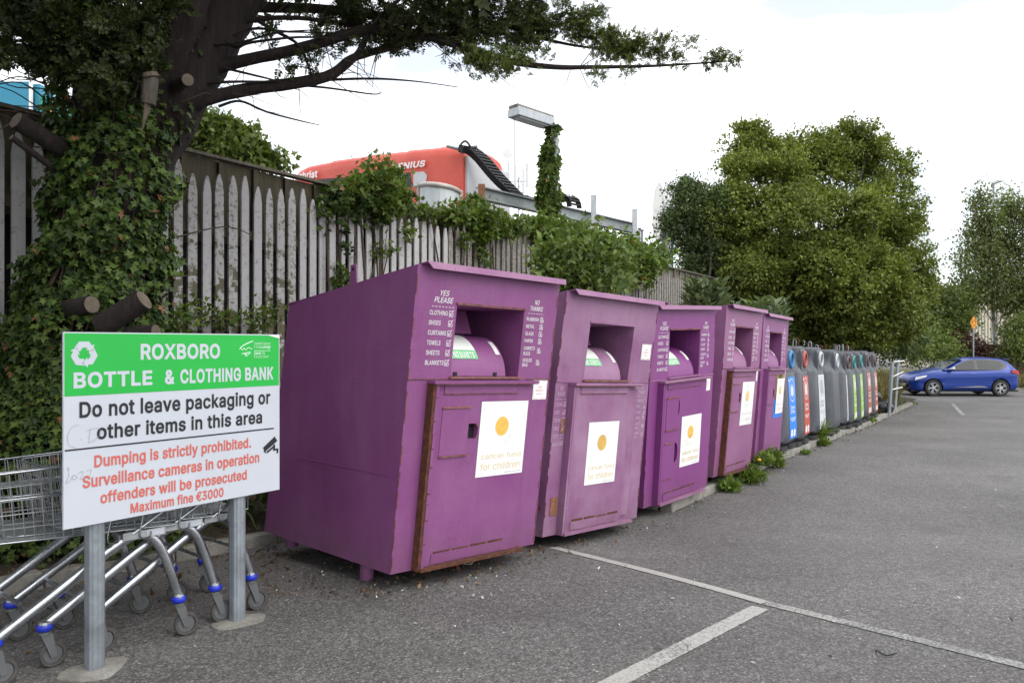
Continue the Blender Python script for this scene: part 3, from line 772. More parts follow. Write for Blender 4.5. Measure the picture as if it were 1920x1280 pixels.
g|106|52,-38 45,-37 39,-36 33,-35 29,-33 24,-30 21,-28 17,-24 15,-21 13,-17 25,-10 30,-16 33,-19 35,-20 39,-22 42,-23 47,-24 52,-24 59,-24 65,-22 71,-19 75,-14 77,-9 78,-1 78,17 77,17 72,10 69,8 66,6 63,4 59,2 54,1 49,1 41,2 35,4 28,7 23,11 18,16 14,23 11,30 9,38 9,48 9,57 11,66 14,73 18,80 22,86 28,90 34,93 41,95 49,96 55,96 59,95 63,93 67,91 70,89 72,86 77,80 78,80 78,95 93,95 93,-2 93,-10 91,-17 88,-22 83,-27 78,-31 73,-34 66,-36 59,-37/51,15 57,15 62,17 66,19 70,22 73,26 75,30 77,36 78,42 78,48 78,55 77,61 75,66 73,71 70,75 66,78 62,80 57,82 51,82 46,82 41,80 36,78 33,74 30,70 27,66 25,60 24,54 24,48 24,42 25,36 27,31 30,26 33,22 36,19 41,17 46,15
h|102|28,57 28,0 13,0 13,127 28,127 28,72 26,72 29,80 33,86 38,91 44,94 50,95 57,96 63,96 69,94 74,92 78,89 82,85 85,80 87,74 89,68 89,60 89,0 74,0 74,59 73,66 71,71 68,76 64,80 59,82 52,82 48,82 44,81 40,79 37,77 34,74 32,71 30,67 29,62
i|41|13,0 13,95 28,95 28,0/21,111 18,111 16,112 13,114 12,116 11,118 10,121 11,123 12,126 13,128 16,130 18,131 21,131 24,131 26,130 28,128 30,126 31,123 32,121 31,118 30,116 28,114 26,112 24,111
k|95|27,34 27,53 30,53 71,95 90,95 46,50 44,50/13,0 13,127 28,127 28,0/73,0 37,46 48,57 93,0
l|42|13,0 13,131 28,131 28,0
m|152|13,0 13,95 28,95 28,74 27,74 28,79 31,83 33,86 36,90 39,92 43,94 47,95 51,96 55,97 61,96 67,94 72,90 76,86 78,80 80,74 78,74 80,78 82,82 84,86 87,89 91,92 95,94 100,95 104,96 109,97 115,96 120,95 124,93 129,90 132,87 135,82 137,77 139,71 139,64 139,0 124,0 124,63 123,70 121,75 118,78 114,81 110,82 105,83 101,82 97,81 94,80 91,78 88,75 86,73 85,69 84,66 84,62 84,0 69,0 69,65 68,70 66,74 63,78 59,80 55,82 50,83 46,82 43,81 39,80 36,78 34,75 31,72 30,69 29,64 28,59 28,0
n|102|28,57 28,0 13,0 13,95 28,95 28,72 26,72 29,80 33,86 38,91 44,94 50,95 57,96 63,96 69,94 74,92 78,89 82,85 85,80 87,74 89,68 89,60 89,0 74,0 74,59 73,66 71,71 68,76 64,80 59,82 52,82 48,82 44,81 40,79 37,77 34,74 32,71 30,67 29,62
o|104|52,-2 44,-1 36,1 29,4 23,9 18,14 14,21 11,29 9,38 9,47 9,56 11,65 14,73 18,80 23,85 29,90 36,93 44,95 52,96 60,95 68,93 75,90 81,85 86,80 90,73 93,65 95,56 95,47 95,38 93,29 90,21 86,14 81,9 75,4 68,1 60,-1/52,12 58,12 63,14 68,16 71,20 74,24 77,29 78,35 79,41 80,47 79,53 78,59 77,65 74,70 71,74 68,78 63,80 58,82 52,82 46,82 41,80 36,78 33,74 29,70 27,65 25,59 24,53 24,47 24,41 25,35 27,29 29,24 33,20 36,16 41,14 46,12
p|106|13,-36 13,95 28,95 28,80 30,80 34,86 37,89 39,91 43,93 47,95 52,96 57,96 65,95 72,93 78,90 84,86 89,80 92,73 95,65 97,57 98,47 97,38 95,29 92,21 89,14 84,9 78,4 72,1 65,-1 57,-2 52,-2 47,-1 43,1 40,3 37,5 34,8 30,15 28,15 28,-36/55,12 61,12 66,14 70,16 74,20 77,24 79,29 81,35 82,41 82,47 82,54 81,60 79,65 77,70 74,74 70,78 66,80 61,82 55,82 50,82 45,80 40,78 37,75 34,71 31,66 30,60 29,54 28,47 29,41 30,34 31,29 34,24 37,20 40,16 45,14 50,12
r|65|13,0 13,95 28,95 28,80 29,80 31,85 34,89 38,92 43,94 48,96 53,96 57,96 61,96 61,81 57,81 52,81 47,81 43,80 40,79 36,77 34,74 31,71 30,67 29,63 28,59 28,0
s|91|45,-2 39,-2 33,-1 28,1 23,3 19,6 15,9 13,14 10,18 9,24 23,27 25,22 28,18 31,15 35,13 40,12 45,11 51,12 57,13 61,16 64,19 66,22 67,26 67,29 65,32 64,34 61,36 57,38 53,39 37,43 29,45 23,48 18,52 15,57 12,62 12,68 12,74 14,79 16,83 20,87 24,90 29,93 34,95 40,96 47,96 53,96 59,95 63,93 68,91 72,88 75,85 77,81 79,77 81,72 67,69 66,73 63,76 61,79 57,81 52,83 47,83 41,83 37,81 33,79 30,76 28,73 27,69 28,66 29,63 31,61 34,59 38,57 43,56 57,52 65,50 72,47 77,43 80,38 82,33 83,27 82,21 81,16 78,12 75,8 70,4 65,2 59,0 53,-2
t|57|51,95 51,82 2,82 2,95/16,118 31,118 31,24 32,21 33,18 34,15 36,14 39,13 43,12 46,13 50,13 53,0 48,-1 42,-1 34,0 28,2 23,5 19,10 17,16 16,23
u|102|46,-1 39,-1 34,0 29,3 24,6 20,10 17,15 15,20 14,27 13,35 13,95 28,95 28,36 29,29 31,23 34,19 39,15 44,13 50,13 54,13 58,14 62,15 66,18 68,21 71,24 73,28 74,33 74,38 74,95 89,95 89,0 75,0 75,23 77,23 73,15 69,9 64,4 59,1 52,-1
v|97|41,0 4,95 21,95 41,39 47,22 51,5 46,5 51,22 56,39 76,95 93,95 57,0
w|142|34,0 6,95 22,95 33,53 38,34 44,10 41,10 46,34 52,53 63,95 79,95 90,53 95,34 101,10 98,10 103,34 108,53 120,95 136,95 107,0 92,0 80,43 76,56 73,70 69,84 73,84 69,70 66,56 62,43 50,0
x|94|5,0 43,55 43,43 7,95 25,95 37,76 45,63 52,51 44,51 51,63 58,76 70,95 88,95 52,42 52,54 89,0 72,0 58,21 50,34 43,45 51,45 45,34 37,21 23,0
y|97|12,-35 15,-21 18,-22 21,-22 23,-22 26,-22 28,-22 31,-20 33,-18 34,-16 36,-13 38,-9 41,0 4,95 21,95 41,39 47,22 51,5 46,5 51,22 56,39 76,95 93,95 51,-15 49,-19 47,-23 44,-27 41,-30 38,-32 35,-34 31,-35 27,-36 23,-36 16,-36
€|116|91,82 85,70 4,70 9,82/80,57 74,45 4,45 9,57/106,116 100,102 91,108 82,112 79,113 76,114 72,114 65,113 59,111 53,108 48,104 44,98 40,91 37,83 36,74 35,64 36,53 37,44 40,36 44,29 48,23 53,19 59,16 65,14 72,13 76,13 79,14 82,15 91,19 99,24 105,11 101,7 96,4 90,1 84,0 78,-1 72,-2 62,-1 53,2 45,6 37,12 31,20 26,29 23,39 20,51 20,64 20,76 23,88 26,98 31,107 37,115 45,121 53,125 62,128 72,129 78,129 84,127 90,126 96,123 101,120""".split('\n'):
    _c, _a, _o = _g.split('|')
    GLYPHS[_c] = (int(_a) / 127.0, [[(int(q.split(',')[0]) / 127.0, int(q.split(',')[1]) / 127.0) for q in k.split(' ')] for k in _o.split('/')])


def grow(pts, d):
    """move a contour outwards (ink lies to its right)"""
    n = len(pts); out = []
    for i in range(n):
        a, b, c = pts[i - 1], pts[i], pts[(i + 1) % n]
        d1 = (b[0] - a[0], b[1] - a[1]); d2 = (c[0] - b[0], c[1] - b[1])
        l1, l2 = math.hypot(*d1) or 1, math.hypot(*d2) or 1
        n1 = (-d1[1] / l1, d1[0] / l1); n2 = (-d2[1] / l2, d2[0] / l2)
        m = (n1[0] + n2[0], n1[1] + n2[1]); mm = m[0] * m[0] + m[1] * m[1]
        k = 2 * d / max(mm, 1.2)
        out.append((b[0] + m[0] * k, b[1] + m[1] * k))
    return out


_TX = {}
def text_mesh(s, mat, bold=0.0, shear=0.0, space=1.0):
    key = (s, mat, bold, shear, space)
    if key in _TX: return _TX[key]
    x = 0.0
    V, F = [], []
    for ch in s:
        if ch == ' ':
            x += 0.42; continue
        adv, cons = GLYPHS[ch]
        cons = [grow(con, bold) for con in cons]
        pts, edges = [], []
        for con in cons:
            o_ = len(pts)
            pts += [Vector(q) for q in con]
            edges += [(o_ + i, o_ + (i + 1) % len(con)) for i in range(len(con))]
        vo, _, fo, *_r = delaunay_2d_cdt(pts, edges, [], 0, 1e-5)
        base = len(V)
        V += [(q.x + x + q.y * shear, q.y, 0.0) for q in vo]
        for f in fo:
            cx, cy = sum(vo[k].x for k in f) / 3, sum(vo[k].y for k in f) / 3
            wn = 0
            for con in cons:
                for i in range(len(con)):
                    (x0, y0), (x1, y1) = con[i - 1], con[i]
                    if (y0 <= cy) != (y1 <= cy) and (x0 + (cy - y0) * (x1 - x0) / (y1 - y0)) > cx:
                        wn += 1 if y1 > y0 else -1
            if wn != 0: F.append([base + k for k in f])
        x += adv * space + bold * 1.2
    me = bpy.data.meshes.new('lettering')
    me.from_pydata(V, [], F)
    me.materials.clear(); me.materials.append(M[mat])
    n = len(me.vertices)
    a = np.zeros(n * 3, dtype=np.float32); me.vertices.foreach_get('co', a)
    a = a.reshape(-1, 3)
    _TX[key] = (me, a[:, 0].min(), a[:, 0].max())
    return _TX[key]


CAP = 1.0    # cap height of these outlines at size 1


def lettering(s, mat, parent, Mx, x0, x1, zb, cap, bold=0.02, shear=0.0, name='lettering', fit=True, space=1.0):
    """one printed line in the local plane Mx (x right, y up): from x0 to x1 with its baseline at zb"""
    me, a, b = text_mesh(s, mat, bold, shear, space)
    sy = cap / CAP
    sx = (x1 - x0) / (b - a) if fit else sy
    T = Mx @ Matrix.Translation((x0 - a * sx, zb, 0)) @ Matrix.Diagonal((sx, sy, 1, 1))
    o = place(name, me, parent, mat=T)
    o['kind'] = 'stuff'
    return o


def plane_mx(o, ex, ey):
    ex, ey = Vector(ex).normalized(), Vector(ey).normalized()
    ez = ex.cross(ey)
    m = Matrix((ex, ey, ez)).transposed().to_4x4()
    m.translation = Vector(o)
    return m


# ================================================================== ground
def strip_mesh(name, mat, p0, p1, width, n=12, dz=0.004, kind='structure'):
    p0, p1 = Vector(p0), Vector(p1)
    d = (p1 - p0); d.z = 0
    s = Vector((d.y, -d.x, 0)).normalized() * width / 2
    vs, fs = [], []
    for i in range(n + 1):
        p = p0.lerp(p1, i / n)
        for q in (p - s * random.uniform(.93, 1.04), p + s * random.uniform(.93, 1.04)):
            vs.append((q.x, q.y, zg(q.y) + dz))
    for i in range(n):
        fs.append((2 * i, 2 * i + 1, 2 * i + 3, 2 * i + 2))
    o = MB().add(vs, fs).build(name, mat)
    o['kind'] = kind
    return o


xs = [-300, -120, -60, -30, -15, -8, -4, 0, 4, 8, 15, 30, 60, 120, 300]
ys = [-60, -30, -10, -4, 0, 2, 3] + [3.5 + 0.25 * i for i in range(28)] + [10.5 + 0.5 * i for i in range(44)] + [33, 36, 40, 50, 70, 100, 200, 500, 900]
vs = [(x, y, zg(y)) for y in ys for x in xs]
fs = []
for j in range(len(ys) - 1):
    for i in range(len(xs) - 1):
        a = j * len(xs) + i
        fs.append((a, a + 1, a + len(xs) + 1, a + len(xs)))
g = MB().add(vs, fs).build('asphalt_ground', M['asphalt'], smooth=60)
g['kind'] = 'structure'

LA, LT, LE = gp(1036, 1026), gp(1434, 1130), gp(2100, 1293)
strip_mesh('painted_line', M['line_paint'], LA, LT, 0.085, 150)
strip_mesh('painted_line', M['line_paint_worn'], LT + (LE - LT) * 0.004, LE, 0.085, 150)
_b0, _b1 = gp(1440, 1132), gp(1010, 1352)
_b0 = _b0 + (_b1 - _b0).normalized() * 0.10
strip_mesh('painted_line', M['line_paint'], _b0, _b1, 0.108, 130)
for a, b, w in (((1640, 750.0), (1745, 755.6), 0.10), ((1679, 740.4), (1712, 740.6), 0.10), ((1786, 757), (1806, 778), 0.10), ((1714, 775), (1740, 776), 0.09), ((1748, 752.5), (1800, 753.5), 0.09)):
    strip_mesh('painted_line', M['line_paint_worn'], gp(*a), gp(*b), w, 6)


def soil_strip(name, edge, back, n, m, rise, mat, amp=0.03):
    vs, fs = [], []
    for i in range(n + 1):
        t = i / n
        a, b = Vector(edge(t)), Vector(back(t))
        for j in range(m + 1):
            q = a.lerp(b, j / m)
            k = 0 if j == 0 else 1
            vs.append((q.x, q.y, zg(q.y) + rise + k * random.uniform(-amp, amp) + k * 0.02))
    for i in range(n):
        for j in range(m):
            a = i * (m + 1) + j
            fs.append((a, a + m + 1, a + m + 2, a + 1))
    o = MB().add(vs, fs).build(name, mat, smooth=80, fix=True)
    o['kind'] = 'structure'
    return o


KA0 = Vector((-3.09, 5.08, 0)); KAD = Vector((0.592, 0.806, 0)).normalized()
KAN = Vector((KAD.y, -KAD.x, 0))
soil_strip('soil_bed', lambda t: KA0 + KAD * (-7 + 13.5 * t) - KAN * 0.10, lambda t: fp(-9 + 14.0 * t, -0.6), 60, 8, 0.085, M['soil'])
soil_strip('soil_bed', lambda t: kp(0.08 + 22 * t, -0.11), lambda t: fp(3.1 + 23 * t, -0.6), 70, 12, 0.075, M['soil'])

# ------------------------------------------------------------------ kerbs
def kerb(name, pt, nrm, d, s0, s1, length, width, h):
    root = struct(name)
    s = s0
    me = {}
    while s < s1 - 0.05:
        Lk = min(length, s1 - s) - 0.012
        p = pt(s)
        mb = MB()
        rz = lambda y: zg(y)
        p1 = pt(s + Lk)
        j = random.uniform(-0.008, 0.008)
        a, b = Vector(p), Vector(p1)
        n = Vector(nrm)
        t0, t1 = zg(a.y) + h + j, zg(b.y) + h + j + random.uniform(-0.006, 0.006)
        bot = -0.12
        vs = []
        for zz0, zz1, off in ((zg(a.y) + bot, zg(b.y) + bot, 0.0), (t0, t1, 0.014)):
            vs += [(a.x + n.x * (0 - off), a.y + n.y * (0 - off), zz0), (b.x + n.x * (0 - off), b.y + n.y * (0 - off), zz1),
                   (b.x - n.x * width, b.y - n.y * width, zz1), (a.x - n.x * width, a.y - n.y * width, zz0)]
        mb.hexa(vs)
        o = mb.build('kerb_stone', M['concrete'], root, bevel=0.012, fix=True)
        s += length
    return root


kerb('kerb', lambda s: KA0 + KAD * s, KAN, KAD, -5.4, 3.6, 0.915, 0.125, 0.10)
kerb('kerb', lambda s: kp(s, 0.0), (KN[0], KN[1], 0), (KD[0], KD[1], 0), 0.0, 20.0, 0.915, 0.15, 0.09)
kerb('kerb', lambda s: Vector((K0[0] - KN[0] * (0.17 + s), K0[1] - KN[1] * (0.17 + s), 0)), (-KD[0], -KD[1], 0), None, 0.0, 2.0, 0.9, 0.13, 0.085)

# ------------------------------------------------------------------ fence
fence = thing('picket_fence', 'tall flaking white picket fence with dark boarding behind, running behind the purple banks', 'fence', fp(0, 0, 0))
FO = fp(0, 0, 0)
FM = plane_mx((0, 0, 0), (FD[0], FD[1], 0), (0, 0, 1))   # local x along fence, y up, z towards the car park


def picket_mesh(k):
    w = 0.099 + 0.006 * ((k * 7) % 3 - 1); h = 3.14 + 0.03 * ((k * 5) % 4 - 1.5)
    tip = 0.022; sh = 0.17
    pts = [(-w / 2, 0), (w / 2, 0), (w / 2, h - sh), (w * 0.36, h - sh * 0.45), (tip / 2, h), (-tip / 2, h), (-w * 0.36, h - sh * 0.45), (-w / 2, h - sh)]
    mb = MB()
    n = len(pts)
    vs = [(x, y, 0.0) for x, y in pts] + [(x, y, 0.021) for x, y in pts]
    fs = [tuple(range(n - 1, -1, -1)), tuple(range(n, 2 * n))] + [(i, (i + 1) % n, n + (i + 1) % n, n + i) for i in range(n)]
    return mb.add(vs, fs)


PM = {}
for mt in ('picket_white', 'picket_green', 'picket_grey'):
    PM[mt] = [picket_mesh(k).mesh('picket', M[mt]) for k in range(5)]
s = -6.0
i = 0
while s < 17.5:
    u_ = s
    if s > 4.3 + random.uniform(-0.4, 0.4): mt = 'picket_grey'
    elif -1.2 < s < 1.35: mt = 'picket_green' if random.random() < 0.72 else 'picket_white'
    else: mt = 'picket_white'
    T = Matrix.Translation(fp(s, 0.0, 0.11 + random.uniform(-0.012, 0.012) + zg(fp(s, 0).y) * 0.12) - FO) @ FM @ Matrix.Rotation(R(random.uniform(-0.16, 0.16) * (4 if random.random() < .08 else 1)), 4, 'Z')
    place('picket', PM[mt][i % 5], fence, mat=T)
    s += 0.155 + random.uniform(-0.003, 0.003)
    i += 1
for z in (0.75, 1.75, 2.68):
    mb = MB()
    a, b = fp(-6, -0.03, z) - FO, fp(18, -0.03, z) - FO
    mb.beam(a, b, 0.04, 0.09)
    mb.build('rail', M['panel_dark'], fence)
pan = MB(FM).box(-0.215, 0.215, 2.60, 3.43, -0.275, -0.255).mesh('back_panel', M['panel_dark'])
pan2 = MB(FM).box(-0.215, 0.215, 2.60, 3.43, -0.275, -0.255).mesh('back_panel', M['panel_grey'])
bat = MB(FM).box(0.18, 0.235, 2.55, 3.415, -0.252, -0.215).mesh('batten', M['panel_dark'])
bat2 = MB(FM).box(0.18, 0.235, 2.55, 3.415, -0.252, -0.215).mesh('batten', M['panel_grey'])
k = 0
s = -6.2
while s < 18.2:
    gr = s > 5
    o = place('back_panel', pan2 if gr else pan, fence, mat=Matrix.Translation(fp(s, 0, random.uniform(-0.012, 0.012)) - FO))
    place('batten', bat2 if gr else bat, o)
    s += 0.437
MB(FM).box(-6.4, 18.4, 0.05, 2.62, -0.30, -0.278).build('dark_void_sheet', M['black_gap'], fence)  # black sheet, its colour standing in for the dark void behind the pickets
mb = MB()
mb.beam(fp(-6.5, -0.24, 3.455) - FO, fp(18.4, -0.24, 3.455) - FO, 0.10, 0.03)
mb.build('capping_rail', M['panel_grey'], fence)

# ------------------------------------------------------------------ sign
SL = Vector((-2.078, 3.657, 0)); SR = Vector((-1.378, 4.678, 0))
SEX = (SR - SL).normalized(); SW = (SR - SL).length; SZ0, SZ1 = 0.720, 1.637; SH = SZ1 - SZ0
SMX = plane_mx((SL.x, SL.y, SZ1), SEX, (0, 0, 1))       # x along the board, y up (0 at its top edge), z towards the viewer
sign = thing('information_sign', 'green and white recycling area sign on two grey posts in front of the trolleys', 'sign', mat=SMX @ Matrix.Translation((0, -SZ1, 0)))
SI = Matrix.Translation((0, SZ1, 0))


def sbox(name, x0, x1, y0, y1, z0, z1, mat, **kw):
    return MB(SI).box(x0, x1, y0, y1, z0, z1).build(name, M[mat], sign, **kw)


sbox('board', 0, SW, -SH, 0, -0.012, 0.0, 'sign_white')
gp_ = sbox('green_panel', 0.004, SW - 0.006, -0.327 * SH, -0.006, 0.0, 0.0015, 'sign_green')
# the peeling top corner shows the white board under it
MB(SI).poly([(SW - 0.085, -0.0055, 0.003), (SW - 0.004, -0.023, 0.005), (SW - 0.004, -0.0055, 0.004)]).build('peeled_corner', M['print_white'], sign)
PT = SI @ Matrix.Translation((0, 0, 0.0025))


def sline(s, mat, s0, s1, base, cap, bold=0.030, z=0.0025, **kw):
    return lettering(s, mat, sign, SI @ Matrix.Translation((0, 0, z)), s0 * SW, s1 * SW, -base * SH, cap * SH, bold * 1.65, **kw)


sline('ROXBORO', 'sign_white', .302, .672, .143, .078, .036)
sline('BOTTLE', 'sign_white', .036, .352, .284, .073, .036)
sline('&', 'sign_white', .408, .452, .284, .073, .036)
sline('CLOTHING BANK', 'sign_white', .478, .963, .284, .073, .036)
sline('Do not leave packaging or', 'ink', .058, .945, .438, .076, .026)
sline('other items in this area', 'ink', .125, .898, .557, .072, .026)
sline('Dumping is strictly prohibited.', 'sign_red', .115, .836, .702, .058, .024)
sline('Surveillance cameras in operation', 'sign_red', .070, .882, .802, .058, .024)
sline('offenders will be prosecuted', 'sign_red', .139, .813, .896, .056, .024)
sline('Maximum fine €3000', 'sign_red', .260, .690, .976, .050, .024)
sbox('rule', 0.006, 0.966 * SW, -0.605 * SH, -0.597 * SH, 0.0, 0.002, 'ink')
sline('Comhairle Cathrach', 'logo_white', .853, .945, .066, .017, .0)
sline('& Contae', 'logo_white', .853, .895, .088, .017, .0)
sline('Luimnigh', 'logo_white', .898, .945, .088, .017, .03)
sbox('logo_rule', .853 * SW, .946 * SW, -0.105 * SH, -0.102 * SH, 0.0015, 0.0025, 'logo_white')
sline('Limerick', 'logo_white', .853, .892, .127, .017, .03)
sline('City', 'logo_white', .896, .915, .127, .017, .0)
sline('& County Council', 'logo_white', .853, .934, .149, .017, .0)


def ribbon(pts, w, mat, name, parent, Mx):
    """flat brush stroke: pts in the plane, w width or list"""
    mb = MB(Mx)
    pts = [Vector((*p, 0)) for p in pts]
    n = len(pts)
    ws = w if hasattr(w, '__len__') else [w] * n
    vs, fs = [], []
    for i in range(n):
        t = (pts[min(i + 1, n - 1)] - pts[max(i - 1, 0)]).normalized()
        q = Vector((-t.y, t.x, 0)) * ws[i] / 2
        vs += [pts[i] + q, pts[i] - q]
    for i in range(n - 1):
        fs.append((2 * i, 2 * i + 1, 2 * i + 3, 2 * i + 2))
    return mb.add(vs, fs).build(name, M[mat], parent)


def curve2(pts, n=8):
    """Catmull-Rom through the points"""
    out = []
    P_ = [pts[0]] + list(pts) + [pts[-1]]
    for i in range(1, len(P_) - 2):
        for k in range(n):
            t = k / n
            p = []
            for c in range(len(pts[0])):
                a, b, c_, d = P_[i - 1][c], P_[i][c], P_[i + 1][c], P_[i + 2][c]
                p.append(0.5 * (2 * b + (c_ - a) * t + (2 * a - 5 * b + 4 * c_ - d) * t * t + (3 * b - a - 3 * c_ + d) * t ** 3))
            out.append(tuple(p))
    out.append(tuple(pts[-1]))
    return out


SP = lambda s, t: (s * SW, -t * SH)
# bridge emblem
ribbon(curve2([SP(.775, .088), SP(.80, .066), SP(.848, .042)]), [.001, .003, .005, .006, .006, .006, .006, .006, .006, .007, .007, .008, .006, .006, .006, .006, .006][:17], 'logo_white', 'logo_stroke', sign, PT)
ribbon(curve2([SP(.772, .092), SP(.782, .088), SP(.79, .098), SP(.80, .086), SP(.806, .098), SP(.822, .084), SP(.843, .094)]), .004, 'logo_white', 'logo_stroke', sign, PT)
ribbon(curve2([SP(.785, .122), SP(.81, .116), SP(.832, .112), SP(.82, .126), SP(.80, .124), SP(.815, .138)]), .0045, 'logo_white', 'logo_stroke', sign, PT)

# recycling mark: three folded arrows
cxr, cyr, rr = 0.076 * SW, -0.113 * SH, 0.058
for kk in range(3):
    T = PT @ Matrix.Translation((cxr, cyr, 0)) @ Matrix.Rotation(R(120 * kk), 4, 'Z')
    mb = MB(T @ Matrix.Diagonal((rr, rr * 1.04, 1, 1)))
    # band across the top of the triangle, bending down its side into an arrow head
    mb.poly([(-0.42, 0.98), (0.38, 0.98), (0.10, 0.50), (-0.14, 0.50)][::-1]).poly([(-0.42, 0.98), (-0.14, 0.50), (-0.34, 0.20), (-0.80, 0.47)])
    mb.poly([(0.38, 0.98), (0.62, 0.66), (0.30, 0.44), (0.10, 0.50)][::-1]).poly([(0.80, 0.78), (0.74, 0.20), (0.12, 0.34)][::-1])
    mb.build('recycling_arrow', M['sign_white'], sign)
# surveillance camera pictogram
cc = PT @ Matrix.Translation((0.945 * SW, -0.70 * SH, 0))
mb = MB(cc @ Matrix.Rotation(R(34), 4, 'Z'))
mb.poly([(-0.052, -0.012), (0.050, -0.016), (0.050, 0.018), (-0.052, 0.016)])
mb.poly([(-0.058, -0.020), (-0.050, -0.020), (-0.050, 0.000), (-0.058, 0.000)])
mb.poly([(-0.046, -0.030), (0.020, -0.034), (0.020, -0.022), (-0.046, -0.018)])
mb.build('camera_symbol', M['ink'], sign)
mb = MB(cc)
mb.poly([(0.020, -0.040), (0.058, -0.040), (0.058, -0.030), (0.020, -0.030)]).poly([(0.046, -0.058), (0.058, -0.058), (0.058, -0.0405), (0.046, -0.0405)]).poly([(0.022, -0.0295), (0.034, -0.0295), (0.034, -0.004), (0.022, -0.004)])
mb.build('camera_symbol', M['ink'], sign)
# scribbles
ribbon(curve2([SP(.055, .475), SP(.03, .485), SP(.014, .53), (.02 * SW, -.575 * SH), SP(.045, .592)]), .002, 'scribble', 'scribble', sign, PT)
ribbon(curve2([SP(.062, .552), SP(.068, .552)]), .003, 'scribble', 'scribble', sign, PT)
ribbon(curve2([SP(.10, .50), SP(.093, .57)]), .002, 'scribble', 'scribble', sign, PT)
ribbon(curve2([SP(.085, .51), SP(.125, .50), SP(.14, .525), SP(.118, .56), SP(.088, .575)]), .002, 'scribble', 'scribble', sign, PT)
ribbon(curve2([SP(.012, .70), SP(.018, .69), SP(.018, .73), SP(.008, .765), SP(.022, .757), SP(.035, .73), SP(.05, .745), SP(.036, .752), SP(.032, .738)]), .002, 'scribble', 'scribble', sign, PT)
ribbon(curve2([SP(.055, .725), SP(.068, .715), SP(.07, .735), SP(.06, .755), SP(.082, .75)]), .002, 'scribble', 'scribble', sign, PT)
ribbon(curve2([SP(.085, .718), SP(.10, .712), SP(.102, .725), SP(.09, .758), SP(.112, .752)]), .002, 'scribble', 'scribble', sign, PT)

for lx in (0.173, 0.984):
    w_ = SMX @ Vector((lx, -SZ1, -0.055))
    pb = zg(w_.y)
    mb = MB()
    ring = []
    for zz in (pb - 0.05, SZ0 + 0.85):
        rg = []
        for q in range(32):
            th = 2 * math.pi * q / 32
            r_ = 0.0415 - (0.0025 if q % 4 == 0 else 0.0)
            sq = 1.0 / max(abs(math.cos(th)), abs(math.sin(th)))
            r_ *= (0.55 + 0.45 * min(sq, 1.22))
            rg.append((lx + r_ * math.cos(th), zz, -0.055 + r_ * math.sin(th)))
        ring.append(rg[::-1])
    mb.loft(ring)
    po = mb.build('post', M['galv'], sign, fix=True)
    # two clamp bands at the back of the board
    for zz in (0.95, 1.45):
        MB().box(lx - 0.05, lx + 0.05, zz - 0.015, zz + 0.015, -0.101, -0.0125).build('clamp', M['galv_light'], po)
    ft = MB()
    n_ = 22
    ftv = []
    for lev, rs in ((pb - 0.02, 1.0), (pb + 0.006, 1.0), (pb + 0.014, 0.45)):
        ftv.append([(lx + rs * (0.135 + 0.026 * math.sin(2 * math.pi * q / n_ * 2 + lx * 9) + 0.014 * math.sin(2 * math.pi * q / n_ * 5 + lx * 3)) * math.cos(2 * math.pi * q / n_), lev, -0.055 - rs * (0.125 + 0.024 * math.sin(2 * math.pi * q / n_ * 3 + lx * 4)) * math.sin(2 * math.pi * q / n_)) for q in range(n_)])
    ft.loft(ftv).build('footing', M['concrete'], sign, smooth=50, fix=True)

# ------------------------------------------------------------------ clothing banks
HSEAM, BH, BW = 1.25, 1.97, 1.33
BANKP = {1: (-0.777, 5.034, 0.111, 0.786, 0.032, 0.102, 0.110), 2: (0.243, 6.329, 0.032, 0.752, 0.040, 0.080, 0.130), 3: (1.284, 7.742, -0.032, 0.716, -0.028, 0.077, 0.063),
         4: (2.30, 9.058, 0.050, 0.610, 0.021, 0.086, 0.067), 5: (3.26, 10.641, 0.012, 0.578, 0.024, 0.070, 0.047)}
BANKL = {1: 'purple clothing bank nearest the sign, with an open dark side and a smiling sun poster',
         2: 'faded purple clothing bank with orange rust patches and lettering low beside its door',
         3: 'deep purple clothing bank with two half-round door holes and a brighter sun poster',
         4: 'rusty purple clothing bank with a dark rusted hinge channel and blank white sticker',
         5: 'purple clothing bank beside the grey bottle banks, its poster pasted over a coloured one'}
BANKM = {1: 'purple', 2: 'purple_faded', 3: 'purple_deep', 4: 'purple_rusty', 5: 'purple'}
YES = ['CLOTHING', 'SHOES', 'CURTAINS', 'TOWELS', 'SHEETS', 'BLANKETS']
YESW = [.150, .098, .150, .112, .112, .155]
BOXM = MB().poly([(0, 0, 0), (.036, 0, 0), (.036, .004, 0), (0, .004, 0)]).poly([(0, .034, 0), (.028, .034, 0), (.028, .038, 0), (0, .038, 0)]).poly([(0, .005, 0), (.004, .005, 0), (.004, .033, 0), (0, .033, 0)]).poly([(.032, .005, 0), (.036, .005, 0), (.036, .022, 0), (.032, .022, 0)])
TICK = MB().poly([(.006, .020, 0), (.012, .024, 0), (.017, .013, 0), (.016, .004, 0)]).poly([(.0165, .004, 0), (.0172, .013, 0), (.034, .044, 0), (.040, .044, 0)][::-1])
CROSS = MB().poly([(.009, .008, 0), (.014, .007, 0), (.028, .030, 0), (.023, .031, 0)]).poly([(.024, .007, 0), (.028, .010, 0), (.021, .017, 0), (.018, .014, 0)]).poly([(.015, .021, 0), (.018, .024, 0), (.012, .031, 0), (.009, .028, 0)])


def tick_mesh(mat, cross=False):
    mb = MB()
    for src in (BOXM, CROSS if cross else TICK):
        mb.add(src.v, src.f)
    return mb.mesh('tick_box' if not cross else 'cross_box', M[mat])


TK = {(m_, c_): tick_mesh(m_, c_) for m_ in ('stencil', 'stencil_worn') for c_ in (False, True)}


